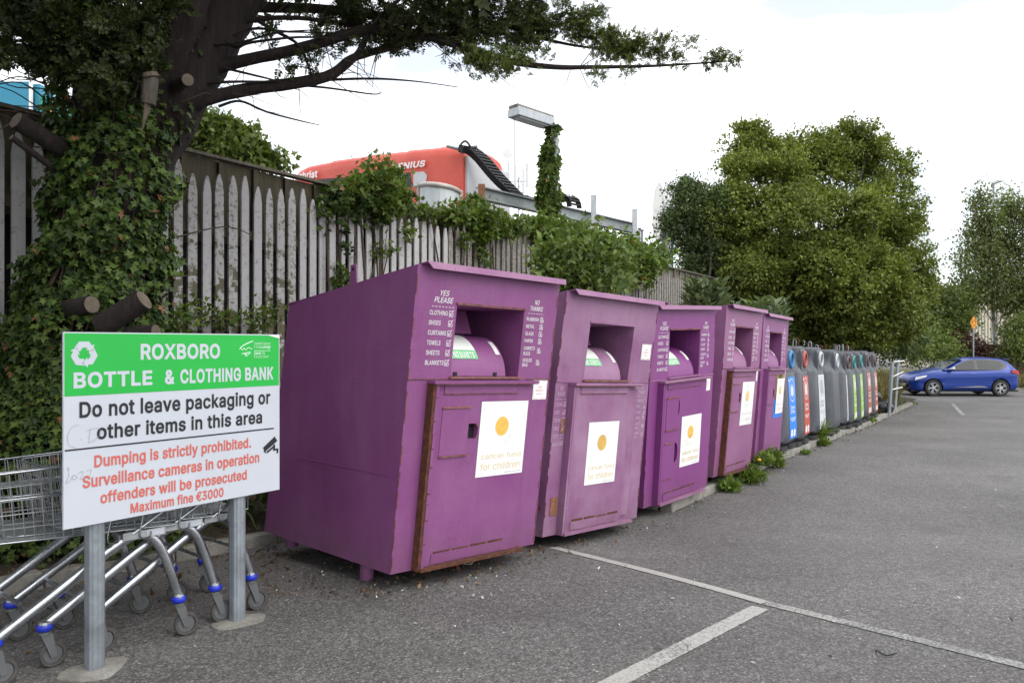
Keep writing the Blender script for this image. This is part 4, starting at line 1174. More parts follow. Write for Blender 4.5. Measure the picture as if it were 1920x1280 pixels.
def disc_pts(cx, cy, rx, ry, n=28, a0=0, a1=360):
    return [(cx + rx * math.cos(R(a0 + (a1 - a0) * i / n)), cy + ry * math.sin(R(a0 + (a1 - a0) * i / n)), 0) for i in range(n if a1 - a0 == 360 else n + 1)]


def make_bank(no):
    X, Y, z0, yaw, roll, lL, lU = BANKP[no]
    mat = M[BANKM[no]]
    ex = Vector((math.sin(yaw), math.cos(yaw), -roll)).normalized()
    ey = Vector((-math.cos(yaw), math.sin(yaw), 0))
    ez = ex.cross(ey).normalized()
    Mx = Matrix((ex, ey, ez)).transposed().to_4x4(); Mx.translation = Vector((X, Y, z0))
    t = thing('clothing_bank', BANKL[no], 'clothing bank', mat=Mx, group='purple clothing banks in a row')
    fy = lambda h, out=0.0: -(lL * min(h, HSEAM) + lU * max(0.0, h - HSEAM)) - out
    F = lambda x, h, out=0.0: (x, fy(h, out), h)
    yb0, ybt, zbt = 1.66, 1.37, 1.77
    ox0, ox1, oh0, oh1 = 0.352, 0.988, 1.267, 1.742
    rd = 0.46
    # --- shell
    b = MB()
    b.poly([F(0, 0), F(0, HSEAM), F(0, BH), (0, ybt, zbt), (0, yb0, 0)][::-1][::-1])
    b.poly([F(BW, 0), F(BW, HSEAM), F(BW, BH), (BW, ybt, zbt), (BW, yb0, 0)][::-1])
    b.poly([(0, yb0, 0), (0, ybt, zbt), (BW, ybt, zbt), (BW, yb0, 0)])
    b.poly([F(0, 0), (0, yb0, 0), (BW, yb0, 0), F(BW, 0)])
    b.poly([F(0, BH), F(BW, BH), (BW, ybt, zbt), (0, ybt, zbt)])
    b.poly([F(0, 0), F(BW, 0), F(BW, HSEAM), F(0, HSEAM)])
    b.poly([F(0, HSEAM), F(BW, HSEAM), F(BW, oh0), F(ox1, oh0), F(ox0, oh0), F(0, oh0)])
    b.poly([F(0, oh0), F(ox0, oh0), F(ox0, oh1), F(0, oh1)])
    b.poly([F(ox1, oh0), F(BW, oh0), F(BW, oh1), F(ox1, oh1)])
    b.poly([F(0, oh1), F(ox0, oh1), F(ox1, oh1), F(BW, oh1), F(BW, BH), F(0, BH)])
    # recess
    f0, f1 = F(ox0, oh0), F(ox0, oh1)
    B = lambda x, h: (x, rd, h)
    b.poly([F(ox0, oh0), B(ox0, oh0), B(ox0, oh1), F(ox0, oh1)][::-1])
    b.poly([F(ox1, oh0), B(ox1, oh0), B(ox1, oh1), F(ox1, oh1)])
    b.poly([F(ox0, oh1), B(ox0, oh1), B(ox1, oh1), F(ox1, oh1)][::-1])
    b.poly([F(ox0, oh0), F(ox1, oh0), B(ox1, oh0), B(ox0, oh0)])
    b.poly([B(ox0, oh0), B(ox1, oh0), B(ox1, oh1), B(ox0, oh1)])
    b.build('body', mat, t)
    # folded seam across the front, and lips round the mouth
    def slab(mb, x0, x1, h0, h1, o0, o1, mi=0):
        mb.hexa([F(x0, h0, o1), F(x1, h0, o1), F(x1, h0, o0), F(x0, h0, o0), F(x0, h1, o1), F(x1, h1, o1), F(x1, h1, o0), F(x0, h1, o0)], mi)
        return mb
    s_ = MB(); slab(s_, 0.0, 0.333, 1.246, 1.253, 0.0005, 0.007); slab(s_, 1.075, BW, 1.246, 1.253, 0.0005, 0.007)
    s_.build('seam', M['rust_edge'] if no in (1, 4) else M['purple_lip_sunlit'], t)
    s_ = MB(); slab(s_, ox0 - 0.01, ox1 + 0.01, oh1 - 0.002, oh1 + 0.012, 0.0005, 0.010)
    s_.build('mouth_lip', M['rust_edge'] if no != 2 else M['purple_lip_sunlit'], t)
    # welded corner edges with rust
    s_ = MB()
    hs = np.linspace(0.02, BH - 0.05, 15)
    for q in range(14):
        if random.random() < (0.75 if no in (1, 4) else 0.4):
            for xx in ((0.0005, 0.008) if True else ()), ((BW - 0.008, BW - 0.0005)):
                slab(s_, xx[0], xx[1], hs[q], hs[q] + (hs[q + 1] - hs[q]) * random.uniform(0.4, 0.98), 0.0005, 0.004)
    s_.build('edge_rust', M['rust_edge'], t, kind='stuff')
    # weld line on the flanks
    s_ = MB()
    for xx in ((-0.004, -0.0005), (BW + 0.0005, BW + 0.004)):
        s_.box(xx[0], xx[1], 0.05, 1.2, 0.622, 0.628)
    s_.build('flank_weld', mat, t)
    # --- roof sheet with its turned down lip
    r_ = MB()
    e0 = fy(BH) - 0.048
    sl = (BH - zbt) / (fy(BH) - ybt)
    zr = lambda y: BH + (y - fy(BH)) * sl
    r_.hexa([(0.03, e0, zr(e0) + 0.003), (BW + 0.004, e0, zr(e0) + 0.003), (BW + 0.006, ybt + 0.02, zr(ybt + .02) + 0.003), (-0.006, ybt + 0.02, zr(ybt + .02) + 0.003),
             (0.03, e0, zr(e0) + 0.011), (BW + 0.004, e0, zr(e0) + 0.011), (BW + 0.006, ybt + 0.02, zr(ybt + .02) + 0.011), (-0.006, ybt + 0.02, zr(ybt + .02) + 0.011)])
    rf = r_.build('roof', mat, t)
    r_ = MB()
    r_.hexa([(0.075, e0 - 0.016, zr(e0) - 0.030), (BW + 0.002, e0 - 0.016, zr(e0) - 0.027), (BW + 0.002, e0 - 0.006, zr(e0) - 0.027), (0.075, e0 - 0.006, zr(e0) - 0.030),
             (0.03, e0 - 0.011, zr(e0) + 0.013), (BW + 0.004, e0 - 0.011, zr(e0) + 0.013), (BW + 0.004, e0 - 0.001, zr(e0) + 0.013), (0.03, e0 - 0.001, zr(e0) + 0.013)])
    r_.build('roof_lip', M['purple_lip_sunlit'], rf)
    # lifting lugs
    for lx in (0.07, BW - 0.09):
        lg = MB()
        yy = 0.62
        lg.hexa([(lx, yy - .05, zr(yy) + .012), (lx + .012, yy - .05, zr(yy) + .012), (lx + .012, yy + .05, zr(yy) + .012), (lx, yy + .05, zr(yy) + .012),
                 (lx, yy - .035, zr(yy) + .17), (lx + .012, yy - .035, zr(yy) + .17), (lx + .012, yy + .035, zr(yy) + .17), (lx, yy + .035, zr(yy) + .17)])
        lo = lg.build('lifting_lug', mat, t, bevel=0.008)
        MB().lathe([(0.014, -0.0075), (0.014, 0.0075)], 12, M=Matrix.Translation((lx + .006, yy, zr(yy) + .135)) @ Matrix.Rotation(R(90), 4, 'Y')).build('lug_hole', M['print_white'] if False else M['black_gap'], lo)
    # --- feet
    for lx in (0.10, BW - 0.12):
        for ly in (0.40, 1.40):
            wp = Mx @ Vector((lx, ly, 0))
            gz = zg(wp.y) + (0.08 if no >= 3 else 0.0) + (0.09 if (no <= 2 and ly > 1) else 0.0)
            hgt = max(wp.z - gz, 0.01) + 0.01
            MB().lathe([(0.048, -hgt), (0.048, -0.0005)], 14, M=Matrix.Translation((lx, ly, 0))).build('foot', mat, t, smooth=40)
    # --- drum in the mouth
    d_ = MB()
    cyd, czd, rad = 0.20, 1.270, 0.285
    xa, xb = ox0 + 0.006, 0.905
    ar = [R(a) for a in range(0, 181, 9)]
    ring = lambda x: [(x, cyd - rad * math.cos(a), czd + rad * math.sin(a)) for a in ar]
    ra, rb = ring(xa), ring(xb)
    n_ = len(ar)
    d_.add(ra + rb, [(i, n_ + i, n_ + i + 1, i + 1) for i in range(n_ - 1)] + [tuple(range(n_)), tuple(range(2 * n_ - 1, n_ - 1, -1))])
    dr = d_.build('drum', mat, t, smooth=35, fix=True)
    def drum_patch(nm, mt, x0, x1, a0, a1, eps=0.003):
        q = MB()
        k_ = 10
        vs, fs = [], []
        for i in range(k_ + 1):
            a = R(a0 + (a1 - a0) * i / k_)
            for x in (x0, x1):
                vs.append((x, cyd - (rad + eps) * math.cos(a), czd + (rad + eps) * math.sin(a)))
        for i in range(k_):
            fs.append((2 * i, 2 * i + 1, 2 * i + 3, 2 * i + 2))
        return q.add(vs, fs).build(nm, M[mt], dr, smooth=60)
    if no in (1, 2, 3):
        drum_patch('drum_label', 'torn_label', ox0 + 0.01, 0.66, 38, 92)
        drum_patch('drum_label_band', 'label_green', ox0 + 0.01, 0.66, 24, 37.6)
        a = R(30)
        pm = plane_mx((0, cyd - (rad + .006) * math.cos(a), czd + (rad + .006) * math.sin(a)), (1, 0, 0), (0, math.sin(a), math.cos(a)))
        lettering('NO DUVETS', 'print_white', dr, pm, 0.44, 0.63, -0.022, 0.042, 0.03, name='lettering')
    else:
        drum_patch('drum_label', 'torn_label', ox0 + 0.01, 0.46, 40, 75)
    drum_patch('drum_sticker', 'torn_label', 0.845, 0.885, 32, 58)
    # back plate above the drum, stops on the sill
    p_ = MB()
    p_.hexa([(ox0 + .003, 0.17, 1.57), (0.80, 0.17, 1.57), (0.80, 0.20, 1.57), (ox0 + .003, 0.20, 1.57), (ox0 + .003, 0.24, 1.739), (0.80, 0.24, 1.739), (0.80, 0.27, 1.739), (ox0 + .003, 0.27, 1.739)])
    p_.build('baffle', mat, t)
    for lx in (0.43, 0.80):
        MB().lathe([(0.016, 0.0005), (0.017, 0.028), (0.010, 0.030)], 10, M=Matrix.Translation((lx, fy(oh0) + 0.045, oh0))).build('rubber_stop', M['rubber'], t, smooth=40)
    s_ = MB(); slab(s_, ox0 - 0.02, ox1 + 0.02, 1.2545, 1.2655, 0.0085, 0.032)
    s_.build('sill', M['light_rust'] if no in (1, 2) else M['purple_lip_sunlit'], t)
    # --- door
    dx0, dx1 = (0.165, 1.130)
    pr = 1.09 if no != 2 else 0.985
    chan = 'rust' if no in (1, 4) else None
    door = MB()
    holes = {1: [(.512, .60, .847, .951)], 2: [], 3: [(.475, .535, .86, 1.06), (.475, .535, .40, .60)], 4: [(.515, .58, .84, .96)], 5: [(.515, .575, .84, .96)]}[no]
    o1 = 0.048
    dxl = 0.2145
    # door sheet with real holes: a grid of cells, some left out
    xsd = sorted({dxl, pr} | {h_[0] for h_ in holes} | {h_[1] for h_ in holes})
    hsd = sorted({0.022, 1.215} | {h_[2] for h_ in holes} | {h_[3] for h_ in holes})
    for a in range(len(xsd) - 1):
        for c in range(len(hsd) - 1):
            xm, hm = (xsd[a] + xsd[a + 1]) / 2, (hsd[c] + hsd[c + 1]) / 2
            if any(h_[0] < xm < h_[1] and h_[2] < hm < h_[3] for h_ in holes): continue
            door.poly([F(xsd[a], hsd[c], o1), F(xsd[a + 1], hsd[c], o1), F(xsd[a + 1], hsd[c + 1], o1), F(xsd[a], hsd[c + 1], o1)])
    for h_ in holes:
        x0, x1, h0, h1 = h_
        for p_, q_ in (((x0, h0), (x1, h0)), ((x1, h0), (x1, h1)), ((x1, h1), (x0, h1)), ((x0, h1), (x0, h0))):
            door.poly([F(*p_, o1), F(*p_, 0.003), F(*q_, 0.003), F(*q_, o1)])
    for (xa_, ha_), (xb_, hb_) in (((dxl, .022), (pr, .022)), ((pr, .022), (pr, 1.215)), ((pr, 1.215), (dxl, 1.215)), ((dxl, 1.215), (dxl, .022))):
        door.poly([F(xa_, ha_, o1), F(xa_, ha_, 0.001), F(xb_, hb_, 0.001), F(xb_, hb_, o1)])
    dob = door.build('door', mat, t)
    for h_ in holes:
        x0, x1, h0, h1 = h_
        q = MB(); q.poly([F(x0 + .001, h0 + .001, 0.004), F(x1 - .001, h0 + .001, 0.004), F(x1 - .001, h1 - .001, 0.004), F(x0 + .001, h1 - .001, 0.004)])
        if no == 1:
            pass
        q.build('latch_hole', M['black_gap'], dob)
        if no != 1:   # half-round cover sheet round the hole
            hm, rx, ry = (h0 + h1) / 2, (x1 - x0) * 0.98, (h1 - h0) / 2
            for sg in (1, -1):
                q = MB()
                pts = [F(x0 + rx * math.cos(a), hm + sg * ry * math.sin(a), o1 + 0.002) for a in np.linspace(0, math.pi / 2, 9)]
                q.poly([F(x1 + 0.004, hm, o1 + 0.002)] + pts + [F(x1 + 0.004, hm + sg * (ry + .004), o1 + 0.002)])
                # corner fill outside the half round
                q.build('hole_trim', mat, dob, fix=True)
        else:
            q = MB()
            for sg, hh in ((1, h1), (-1, h0)):
                q.poly([F(x1, hh, o1 + .001), F(x1 - .03, hh, o1 + .001), F(x1, hh - sg * .03, o1 + .001)][::sg])
            q.build('hole_trim', M['rust_edge'], dob)
    q = MB(); slab(q, dx0, 0.2135, 0.0, 1.222, 0.0015, 0.066); ch = q.build('hinge_channel', M[chan] if chan else mat, t)
    # purple face of the channel, chipped
    q = MB()
    hh = 0.02
    while hh < 1.2:
        e = min(hh + random.uniform(0.06, 0.22), 1.215)
        slab(q, 0.186 + random.uniform(0, .006), 0.2132, hh, e, 0.0665, 0.0685)
        hh = e + random.uniform(0.004, 0.012)
    q.build('channel_face', mat, ch, kind='stuff')
    q = MB(); slab(q, dx0 - .006, dx1, 1.2225, 1.2415, 0.0085, 0.085); q.build('door_hood', M['purple_lip_sunlit'] if no != 1 else mat, t)
    q = MB(); slab(q, dx0 + .002, dx1 - 0.01, 1.2165, 1.2215, 0.0015, 0.088); q.build('hood_rust', M['rust_edge'], t)
    q = MB(); slab(q, dx0 + .01, dx1, -0.002, 0.0205, 0.0015, 0.088); q.build('door_sill', M['rust'] if no in (1, 4) else M['purple_lip_sunlit'], t)
    q = MB(); slab(q, pr + .001, pr + 0.011, 0.09, 1.18, 0.0012, 0.0025); q.build('door_gap', M['black_gap'], t)
    q = MB(); slab(q, pr + 0.0125, pr + 0.030, 0.09, 1.19, 0.0012, 0.020); q.build('door_stop', mat, t)
    if no == 2:
        q = MB(); slab(q, pr + 0.031, 1.126, 0.06, 1.19, 0.0012, 0.026); q.build('side_plate', mat, t)
    else:
        q = MB(); slab(q, 0.965, dx1 - .02, 0.040, 0.088, 0.0485 if no == 99 else 0.0012, 0.047 if no == 99 else 0.0472)
        # the bottom latch bracket lies beside the door sheet
    # raised strips
    def strip(x0, x1, h0, h1, th, mt, nm):
        q = MB(); slab(q, x0, x1, h0, h1, o1 + 0.0005, o1 + th); return q.build(nm, M[mt], dob)
    strip(.27, .955 if no != 2 else .93, 1.150, 1.156, .008, 'rust_edge', 'top_flange_edge')
    strip(.27, .956 if no != 2 else .93, 1.1565, 1.2145, .006, BANKM[no], 'top_flange')
    strip(.28, .960 if no != 2 else .93, .030, .098, .006, BANKM[no], 'bottom_flange')
    hx = .30
    while hx < .90:
        strip(hx, hx + .14, .0985, .108 + random.uniform(0, .008), .006, 'rust', 'weld_bead')
        hx += .165
    if no in (1, 4, 5, 3):
        strip(.27, .505, .745, 1.058, .004, BANKM[no], 'lock_plate')
        strip(.268, .507, 1.0585, 1.068, .012, 'light_rust' if no in (1, 3, 4) else BANKM[no], 'lock_plate_edge')
        strip(.268, .512, .733, .7445, .012, 'rust_edge', 'lock_plate_edge')
    if no == 3:
        strip(.27, .43, .600, .610, .010, 'light_rust', 'lock_plate_edge')
        strip(.27, .43, .235, .242, .008, 'rust_edge', 'lock_plate_edge')
    # --- poster
    px0, px1, ph0, ph1 = {1: (.613, 1.070, .575, 1.10), 2: (.420, .850, .385, .915), 3: (.592, 1.013, .325, .852), 4: (.61, 1.05, .56, 1.09), 5: (.66, 1.05, .60, 1.10)}[no]
    hm = (ph0 + ph1) / 2
    yv = Vector((0, -lL, 1)).normalized()
    pmx = plane_mx(F(px0, ph0, o1 + 0.0125 if no == 5 else o1 + 0.003), (1, 0, 0), yv)
    w, hgt = px1 - px0, ph1 - ph0
    def pl(pts, mt, nm, z=0.0, parent=None):
        return MB(pmx @ Matrix.Translation((0, 0, z))).poly(pts).build(nm, M[mt], parent or t)
    if no == 5:
        pl([(-.07, -.06, 0), (w + .0, -.06, 0), (w + .0, .20, 0), (-.07, .20, 0)], 'bin_blue', 'old_poster', -0.009)
        pl([(-.04, .2005, 0), (w + .025, .2005, 0), (w + .025, hgt + .065, 0), (-.04, hgt + .065, 0)], 'ink_brown', 'old_poster', -0.009)
        pl([(.04, hgt - .03, 0), (w * .6, hgt - .03, 0), (w * .7, hgt + .055, 0), (.1, hgt + .055, 0)], 'shrub', 'old_poster', -0.006)
    po = pl([(0, 0, 0), (w, 0, 0), (w, hgt, 0), (0, hgt, 0)], 'poster', 'poster')
    sx, sy = w * .465, hgt * .665
    PM_ = pmx @ Matrix.Translation((0, 0, 0.0012))
    strong = no == 3
    # daisy petals in thin outline
    for k_ in range(14):
        a = 2 * math.pi * k_ / 14
        cx, cy = sx + .118 * math.cos(a), sy + .128 * math.sin(a)
        pts = [(cx + .038 * math.cos(a) * math.cos(th) - .021 * math.sin(a) * math.sin(th), cy + .038 * math.sin(a) * math.cos(th) + .021 * math.cos(a) * math.sin(th)) for th in np.linspace(-2.4, 2.4, 10)]
        ribbon(pts, .003, 'faded_yellow_full' if False else ('faded_yellow' if strong else 'petal_line'), 'petal', po, PM_)
    MB(PM_).poly(disc_pts(sx, sy, .064, .068)).build('sun_face', M['sun_yellow' if no in (1, 3) else 'faded_yellow_full' if no == 2 else 'faded_yellow'], po)
    PM2 = pmx @ Matrix.Translation((0, 0, 0.0022))
    ribbon([(sx + .036 * math.cos(a), sy - .008 + .034 * math.sin(a)) for a in np.linspace(R(200), R(340), 12)], .005, 'ink_brown' if strong else 'faded_yellow_full', 'smile', po, PM2)
    for e in (-.02, .02):
        ribbon([(sx + e - .010, sy + .012), (sx + e, sy + .017), (sx + e + .010, sy + .012)], .004, 'ink_brown' if strong else 'faded_yellow_full', 'eye', po, PM2)
    tm = 'ink_brown' if False else ('faded_yellow_full' if strong else 'faded_yellow' if no in (1, 2) else 'very_faded')
    lettering('cancer fund', tm, po, PM_, w * .085, w * .93, hgt * .235, hgt * .072, 0.0)
    lettering('for children', tm, po, PM_, w * .085, w * .93, hgt * .085, hgt * .095, 0.0)
    lettering('Registered Charity Number', 'ink', po, PM_, w * .60, w * .965, hgt * .03, hgt * .010, 0.01)
    # --- small red and white notice
    nx0, nx1, nh0, nh1 = {1: (1.157, 1.305, 1.10, 1.243), 2: (1.146, 1.295, 1.455, 1.597), 3: (1.119, 1.267, 1.075, 1.228), 4: (1.14, 1.28, 1.09, 1.24), 5: (1.15, 1.29, 1.06, 1.23)}[no]
    lean = lL if nh0 < HSEAM else lU
    nmx = plane_mx(F(nx0, nh0, 0.0105 if nh1 > 1.245 and nh0 < 1.25 else 0.003), (1, 0, 0), (0, -lean, 1))
    nw, nh = nx1 - nx0, nh1 - nh0
    nt_ = MB(nmx).poly([(0, 0, 0), (nw, 0, 0), (nw, nh, 0), (0, nh, 0)]).build('notice', M['poster'], t)
    if no != 4:
        NM = nmx @ Matrix.Translation((0, 0, 0.001))
        for bx in ((.008, nw * .4, nh - .010, nh - .006), (nw * .55, nw - .008, nh - .010, nh - .006), (.008, nw * .4, .006, .010), (nw * .55, nw - .008, .006, .010), (.006, .009, .02, nh * .45), (nw - .009, nw - .006, nh * .5, nh - .02)):
            MB(NM).poly([(bx[0], bx[2], 0), (bx[1], bx[2], 0), (bx[1], bx[3], 0), (bx[0], bx[3], 0)]).build('notice_border', M['sticker_red'], nt_)
        lettering('DDA', 'sticker_red', nt_, NM, nw * .38, nw * .64, nh * .60, nh * .10, 0.03)
        lettering('0289627', 'sticker_red', nt_, NM, nw * .20, nw * .76, nh * .42, nh * .10, 0.03)
        lettering('EMERGENCY', 'sticker_red', nt_, NM, nw * .24, nw * .72, nh * .26, nh * .06, 0.02)
    # --- stencilled lists
    st = 'stencil' if no in (1, 3) else 'stencil_worn' if no == 2 else 'stencil'
    if no == 2:
        lx, ly, rx, ry, lo, pr_ = -.125, -.61, .16, -.60, lL, True
    else:
        lx = ly = rx = ry = 0.0; lo = lU; pr_ = False
    base_h = 1.30 if not pr_ else 0.3
    fm = plane_mx(F(0, base_h, 0.0025), (1, 0, 0), (0, -lo, 1))
    k_ = math.sqrt(1 + lo * lo)
    def put(s, x0, x1, h, cap, sh=0.0, bold=0.02):
        lettering(s, st, t, fm, x0, x1, (h - base_h) * k_, cap, bold, sh)
    def box(x, h, cross):
        place('cross_box' if cross else 'tick_box', TK[(st, cross)], t, mat=fm @ Matrix.Translation((x, (h - base_h) * k_, 0)))
    a = lx
    if pr_: a = -.125 + .06
    def X_(x): return x + a if pr_ else x
    sc = 0.62 if pr_ else 1.0
    L0 = (lambda x: 0.015 + (x - .128) * sc) if pr_ else (lambda x: x)
    R0 = (lambda x: 1.165 + (x - 1.015) * .72) if pr_ else (lambda x: x)
    put('YES', L0(.200), L0(.275), 1.790 + ly, .034, .25); put('PLEASE', L0(.155), L0(.315), 1.745 + ly, .034, .25)
    for q in range(7):
        xq = L0(.140 + .028 * q)
        MB(fm).poly([(xq, (1.716 + ly - base_h) * k_, 0), (xq + .016, (1.716 + ly - base_h) * k_, 0), (xq + .016, (1.720 + ly - base_h) * k_, 0), (xq, (1.720 + ly - base_h) * k_, 0)]).build('dash', M[st], t)
    for q, wd in enumerate(YES):
        h = 1.664 - .0643 * q + ly
        put(wd, L0(.126), L0(.126 + YESW[q]), h, .028)
        box(L0(.288), h - .006, False)
    put('NO', R0(1.085), R0(1.135), 1.790 + ry, .032, .25); put('THANKS', R0(1.045), R0(1.175), 1.745 + ry, .032, .25)
    for q in range(6):
        xq = R0(1.03 + .027 * q)
        MB(fm).poly([(xq, (1.722 + ry - base_h) * k_, 0), (xq + .014, (1.722 + ry - base_h) * k_, 0), (xq + .014, (1.726 + ry - base_h) * k_, 0), (xq, (1.726 + ry - base_h) * k_, 0)]).build('dash', M[st], t)
    for q, (wd, ww, h) in enumerate((('RUBBISH', .125, 1.672), ('METAL', .085, 1.620), ('GLASS', .085, 1.568), ('PAPER', .085, 1.516), ('CARPETS', .115, 1.462), ('RUGS', .07, 1.424), ('SOILED', .095, 1.376), ('BAG', .055, 1.342))):
        put(wd, R0(1.018), R0(1.018 + ww), h + ry, .024)
        if wd not in ('RUGS', 'BAG'): box(R0(1.160), h - .008 + ry - (.015 if wd in ('CARPETS', 'SOILED') else 0), True)
    # --- rust marks
    def rust_frame(x0, x1, h0, h1, wd):
        q = MB()
        for a_, b_, c_, d_ in ((x0, x1, h0, h0 + wd), (x0, x1, h1 - wd, h1), (x0, x0 + wd, h0 + wd + .0005, h1 - wd - .0005), (x1 - wd, x1, h0 + wd + .0005, h1 - wd - .0005)):
            slab(q, a_, b_, c_, d_, 0.0005, 0.006)
        q.build('bracket_rust', M['light_rust'], t)
    if no == 2:
        rust_frame(.100, .165, .835, .950, .018); rust_frame(.060, .150, .165, .310, .024)
        q = MB(); slab(q, .082, .128, .190, .285, 0.0005, 0.003); q.build('bracket_rust', M['light_rust'], t)
    return t


BANKS = [make_bank(i) for i in range(1, 6)]
# ================================================================== trolleys
def arc(pts, r, n=6):
    """round the corners of a polyline"""
    pts = [Vector(p) for p in pts]
    out = [pts[0]]
    for i in range(1, len(pts) - 1):
        a, b, c = pts[i - 1], pts[i], pts[i + 1]
        d1, d2 = (a - b), (c - b)
        rr = min(r, d1.length * 0.48, d2.length * 0.48)
        p, q = b + d1.normalized() * rr, b + d2.normalized() * rr
        for k in range(n + 1):
            t = k / n
            out.append(p * (1 - t) ** 2 + b * 2 * t * (1 - t) + q * t * t)
    out.append(pts[-1])
    return out


def make_trolley(label):
    t = thing('shopping_trolley', label, 'shopping trolley', group='nested trolleys behind the sign')
    # chassis: two bent tubes and a cross bar
    for sy in (1, -1):
        pts = arc([(0.0, sy * .275, .215), (0.06, sy * .272, .42)], .1) [:1] + [Vector(q) for q in curve2([(0.045, sy * .273, .36), (0.105, sy * .270, .51), (0.165, sy * .267, .575), (.235, sy * .264, .588), (.315, sy * .262, .555), (.42, sy * .260, .492)], 5)] + [Vector((.62, sy * .258, .364)), Vector((.865, sy * .255, .212))]
        MB().tube(pts, .0205, 10, flat=1.25).build('chassis_tube', M['chrome'], t, smooth=50)
    MB().tube([(.70, -.26, .30), (.70, .26, .30)], .010, 8).build('cross_bar', M['chrome'], t, smooth=50)
    MB().tube([(.05, -.265, .375), (.05, .265, .375)], .010, 8).build('cross_bar', M['chrome'], t, smooth=50)
    MB().tube([(.24, -.255, .575), (.24, .255, .575)], .012, 8).build('cross_bar', M['chrome'], t, smooth=50)
    # castors
    def castor(x, y, ang):
        Mx = Matrix.Translation((x, y, 0)) @ Matrix.Rotation(ang, 4, 'Z')
        c = MB()
        c.lathe([(0.012, .170), (0.030, .172), (0.030, .184), (0.014, .190)], 14)
        for s in (1, -1):
            c.hexa([(.026, s * .018 - .002, .050), (.052, s * .018 - .002, .056), (.052, s * .018 + .002, .056), (.026, s * .018 + .002, .050),
                    (-.022, s * .020 - .002, .171), (.030, s * .020 - .002, .171), (.030, s * .020 + .002, .171), (-.022, s * .020 + .002, .171)])
        fo = c.build('castor_fork', M['fork_grey'], t, smooth=40)
        fo.matrix_local = Mx
        w = MB(Matrix.Translation((.038, 0, .063)) @ Matrix.Rotation(R(90), 4, 'X'))
        w.lathe([(.047, -.012), (.058, -.013), (.063, -.007), (.063, .007), (.058, .013), (.047, .012), (.044, .005), (.044, -.005)], 22, close=True)
        w.build('tyre', M['wheel_rubber'], fo, smooth=40)
        h = MB(Matrix.Translation((.038, 0, .063)) @ Matrix.Rotation(R(90), 4, 'X'))
        h.lathe([(.0435, -.004), (.0435, .004)], 18).lathe([(.014, -.0165), (.014, .0165)], 10)
        h.build('hub', M['fork_grey'], fo, smooth=40)
        MB().lathe([(.034, .1905), (.0375, .196), (.0375, .214), (.033, .220)], 18).build('collar', M['collar_blue'], fo, smooth=40)
        MB().lathe([(.030, .2205), (.028, .232), (.022, .236)], 14).build('collar_cap', M['chrome'], fo, smooth=40)
    for x, y, a in ((0.0, .275, 170), (0.0, -.275, 165), (.865, .255, 172), (.865, -.255, 176)):
        castor(x, y, R(a + random.uniform(-14, 14)))
    # basket of zinc wire
    bk = MB()
    zb0, zb1 = .61, .66
    x0, x1 = .02, 1.02
    hw = lambda x, k: (.275 + .02 * k) - .06 * (x - x0)
    zt = lambda x: 1.00 - .03 * (x - x0)
    zb = lambda x: zb0 + .05 * (x - x0)
    def side(sy):
        n = 25
        for i in range(n):
            x = x0 + (x1 - x0) * i / (n - 1)
            bk.tube([(x, sy * hw(x, 0), zb(x)), (x + .04 * (x - x0), sy * hw(x, 1), zt(x))], .0026, 5, cap=False)
        for k in (0, .2, .4, .6, .8):
            bk.tube([(x0 + .04 * 0, sy * hw(x0, k), zb(x0) + (zt(x0) - zb(x0)) * k), (x1 + .04 * k, sy * hw(x1, k), zb(x1) + (zt(x1) - zb(x1)) * k)], .0032, 5, cap=False)
    side(1); side(-1)
    for i in range(15):                                     # front panel
        y = -1 + 2 * i / 14
        bk.tube([(x1, y * hw(x1, 0), zb(x1)), (x1 + .05, y * hw(x1, 1), zt(x1))], .0026, 5, cap=False)
    for k in (.2, .4, .6, .8):
        bk.tube([(x1 + .05 * k, -hw(x1, k), zb(x1) + (zt(x1) - zb(x1)) * k), (x1 + .05 * k, hw(x1, k), zb(x1) + (zt(x1) - zb(x1)) * k)], .0032, 5, cap=False)
    for i in range(19):                                     # floor grid
        y = -1 + 2 * i / 18
        bk.tube([(x0, y * hw(x0, 0), zb(x0)), (x1, y * hw(x1, 0), zb(x1))], .0026, 5, cap=False)
    for i in range(26):
        x = x0 + (x1 - x0) * i / 25
        bk.tube([(x, -hw(x, 0), zb(x) - .004), (x, hw(x, 0), zb(x) - .004)], .0026, 5, cap=False)
    bk.build('basket', M['wire'], t, smooth=60)
    for k, rr in ((1.0, .0060), (0.0, .0050), (.62, .0042)):
        z = lambda x: zb(x) + (zt(x) - zb(x)) * k
        xe = x1 + .05 * k
        pts = arc([(x0, -hw(x0, k) - .002, z(x0)), (xe, -hw(x1, k) - .002, z(x1)), (xe + .002, hw(x1, k) + .002, z(x1)), (x0, hw(x0, k) + .002, z(x0))], .09, 8)
        MB().tube(pts, rr, 8).build('basket_rim', M['chrome'], t, smooth=60)
    # back flap, handle, rear plastic bar with its label
    f_ = MB()
    for i in range(15):
        y = -.27 + .54 * i / 14
        f_.tube([(.015, y, .62), (.06, y * .97, .96)], .0024, 5, cap=False)
    for z in (.68, .76, .84, .92):
        f_.tube([(.02 + (z - .62) * .13, -.27, z), (.02 + (z - .62) * .13, .27, z)], .0028, 5, cap=False)
    f_.build('back_flap', M['wire'], t, smooth=60)
    for sy in (1, -1):
        MB().tube(arc([(.25, sy * .285, .60), (.02, sy * .29, .74), (-.06, sy * .29, 1.02)], .08), .010, 8).build('handle_arm', M['chrome'], t, smooth=60)
    MB().tube([(-.06, -.30, 1.02), (-.06, .30, 1.02)], .015, 10).build('handle', M['collar_blue'], t, smooth=60)
    MB().box(.01, .045, -.20, .20, .565, .603).build('rear_bar', M['plastic_grey'], t, bevel=.006)
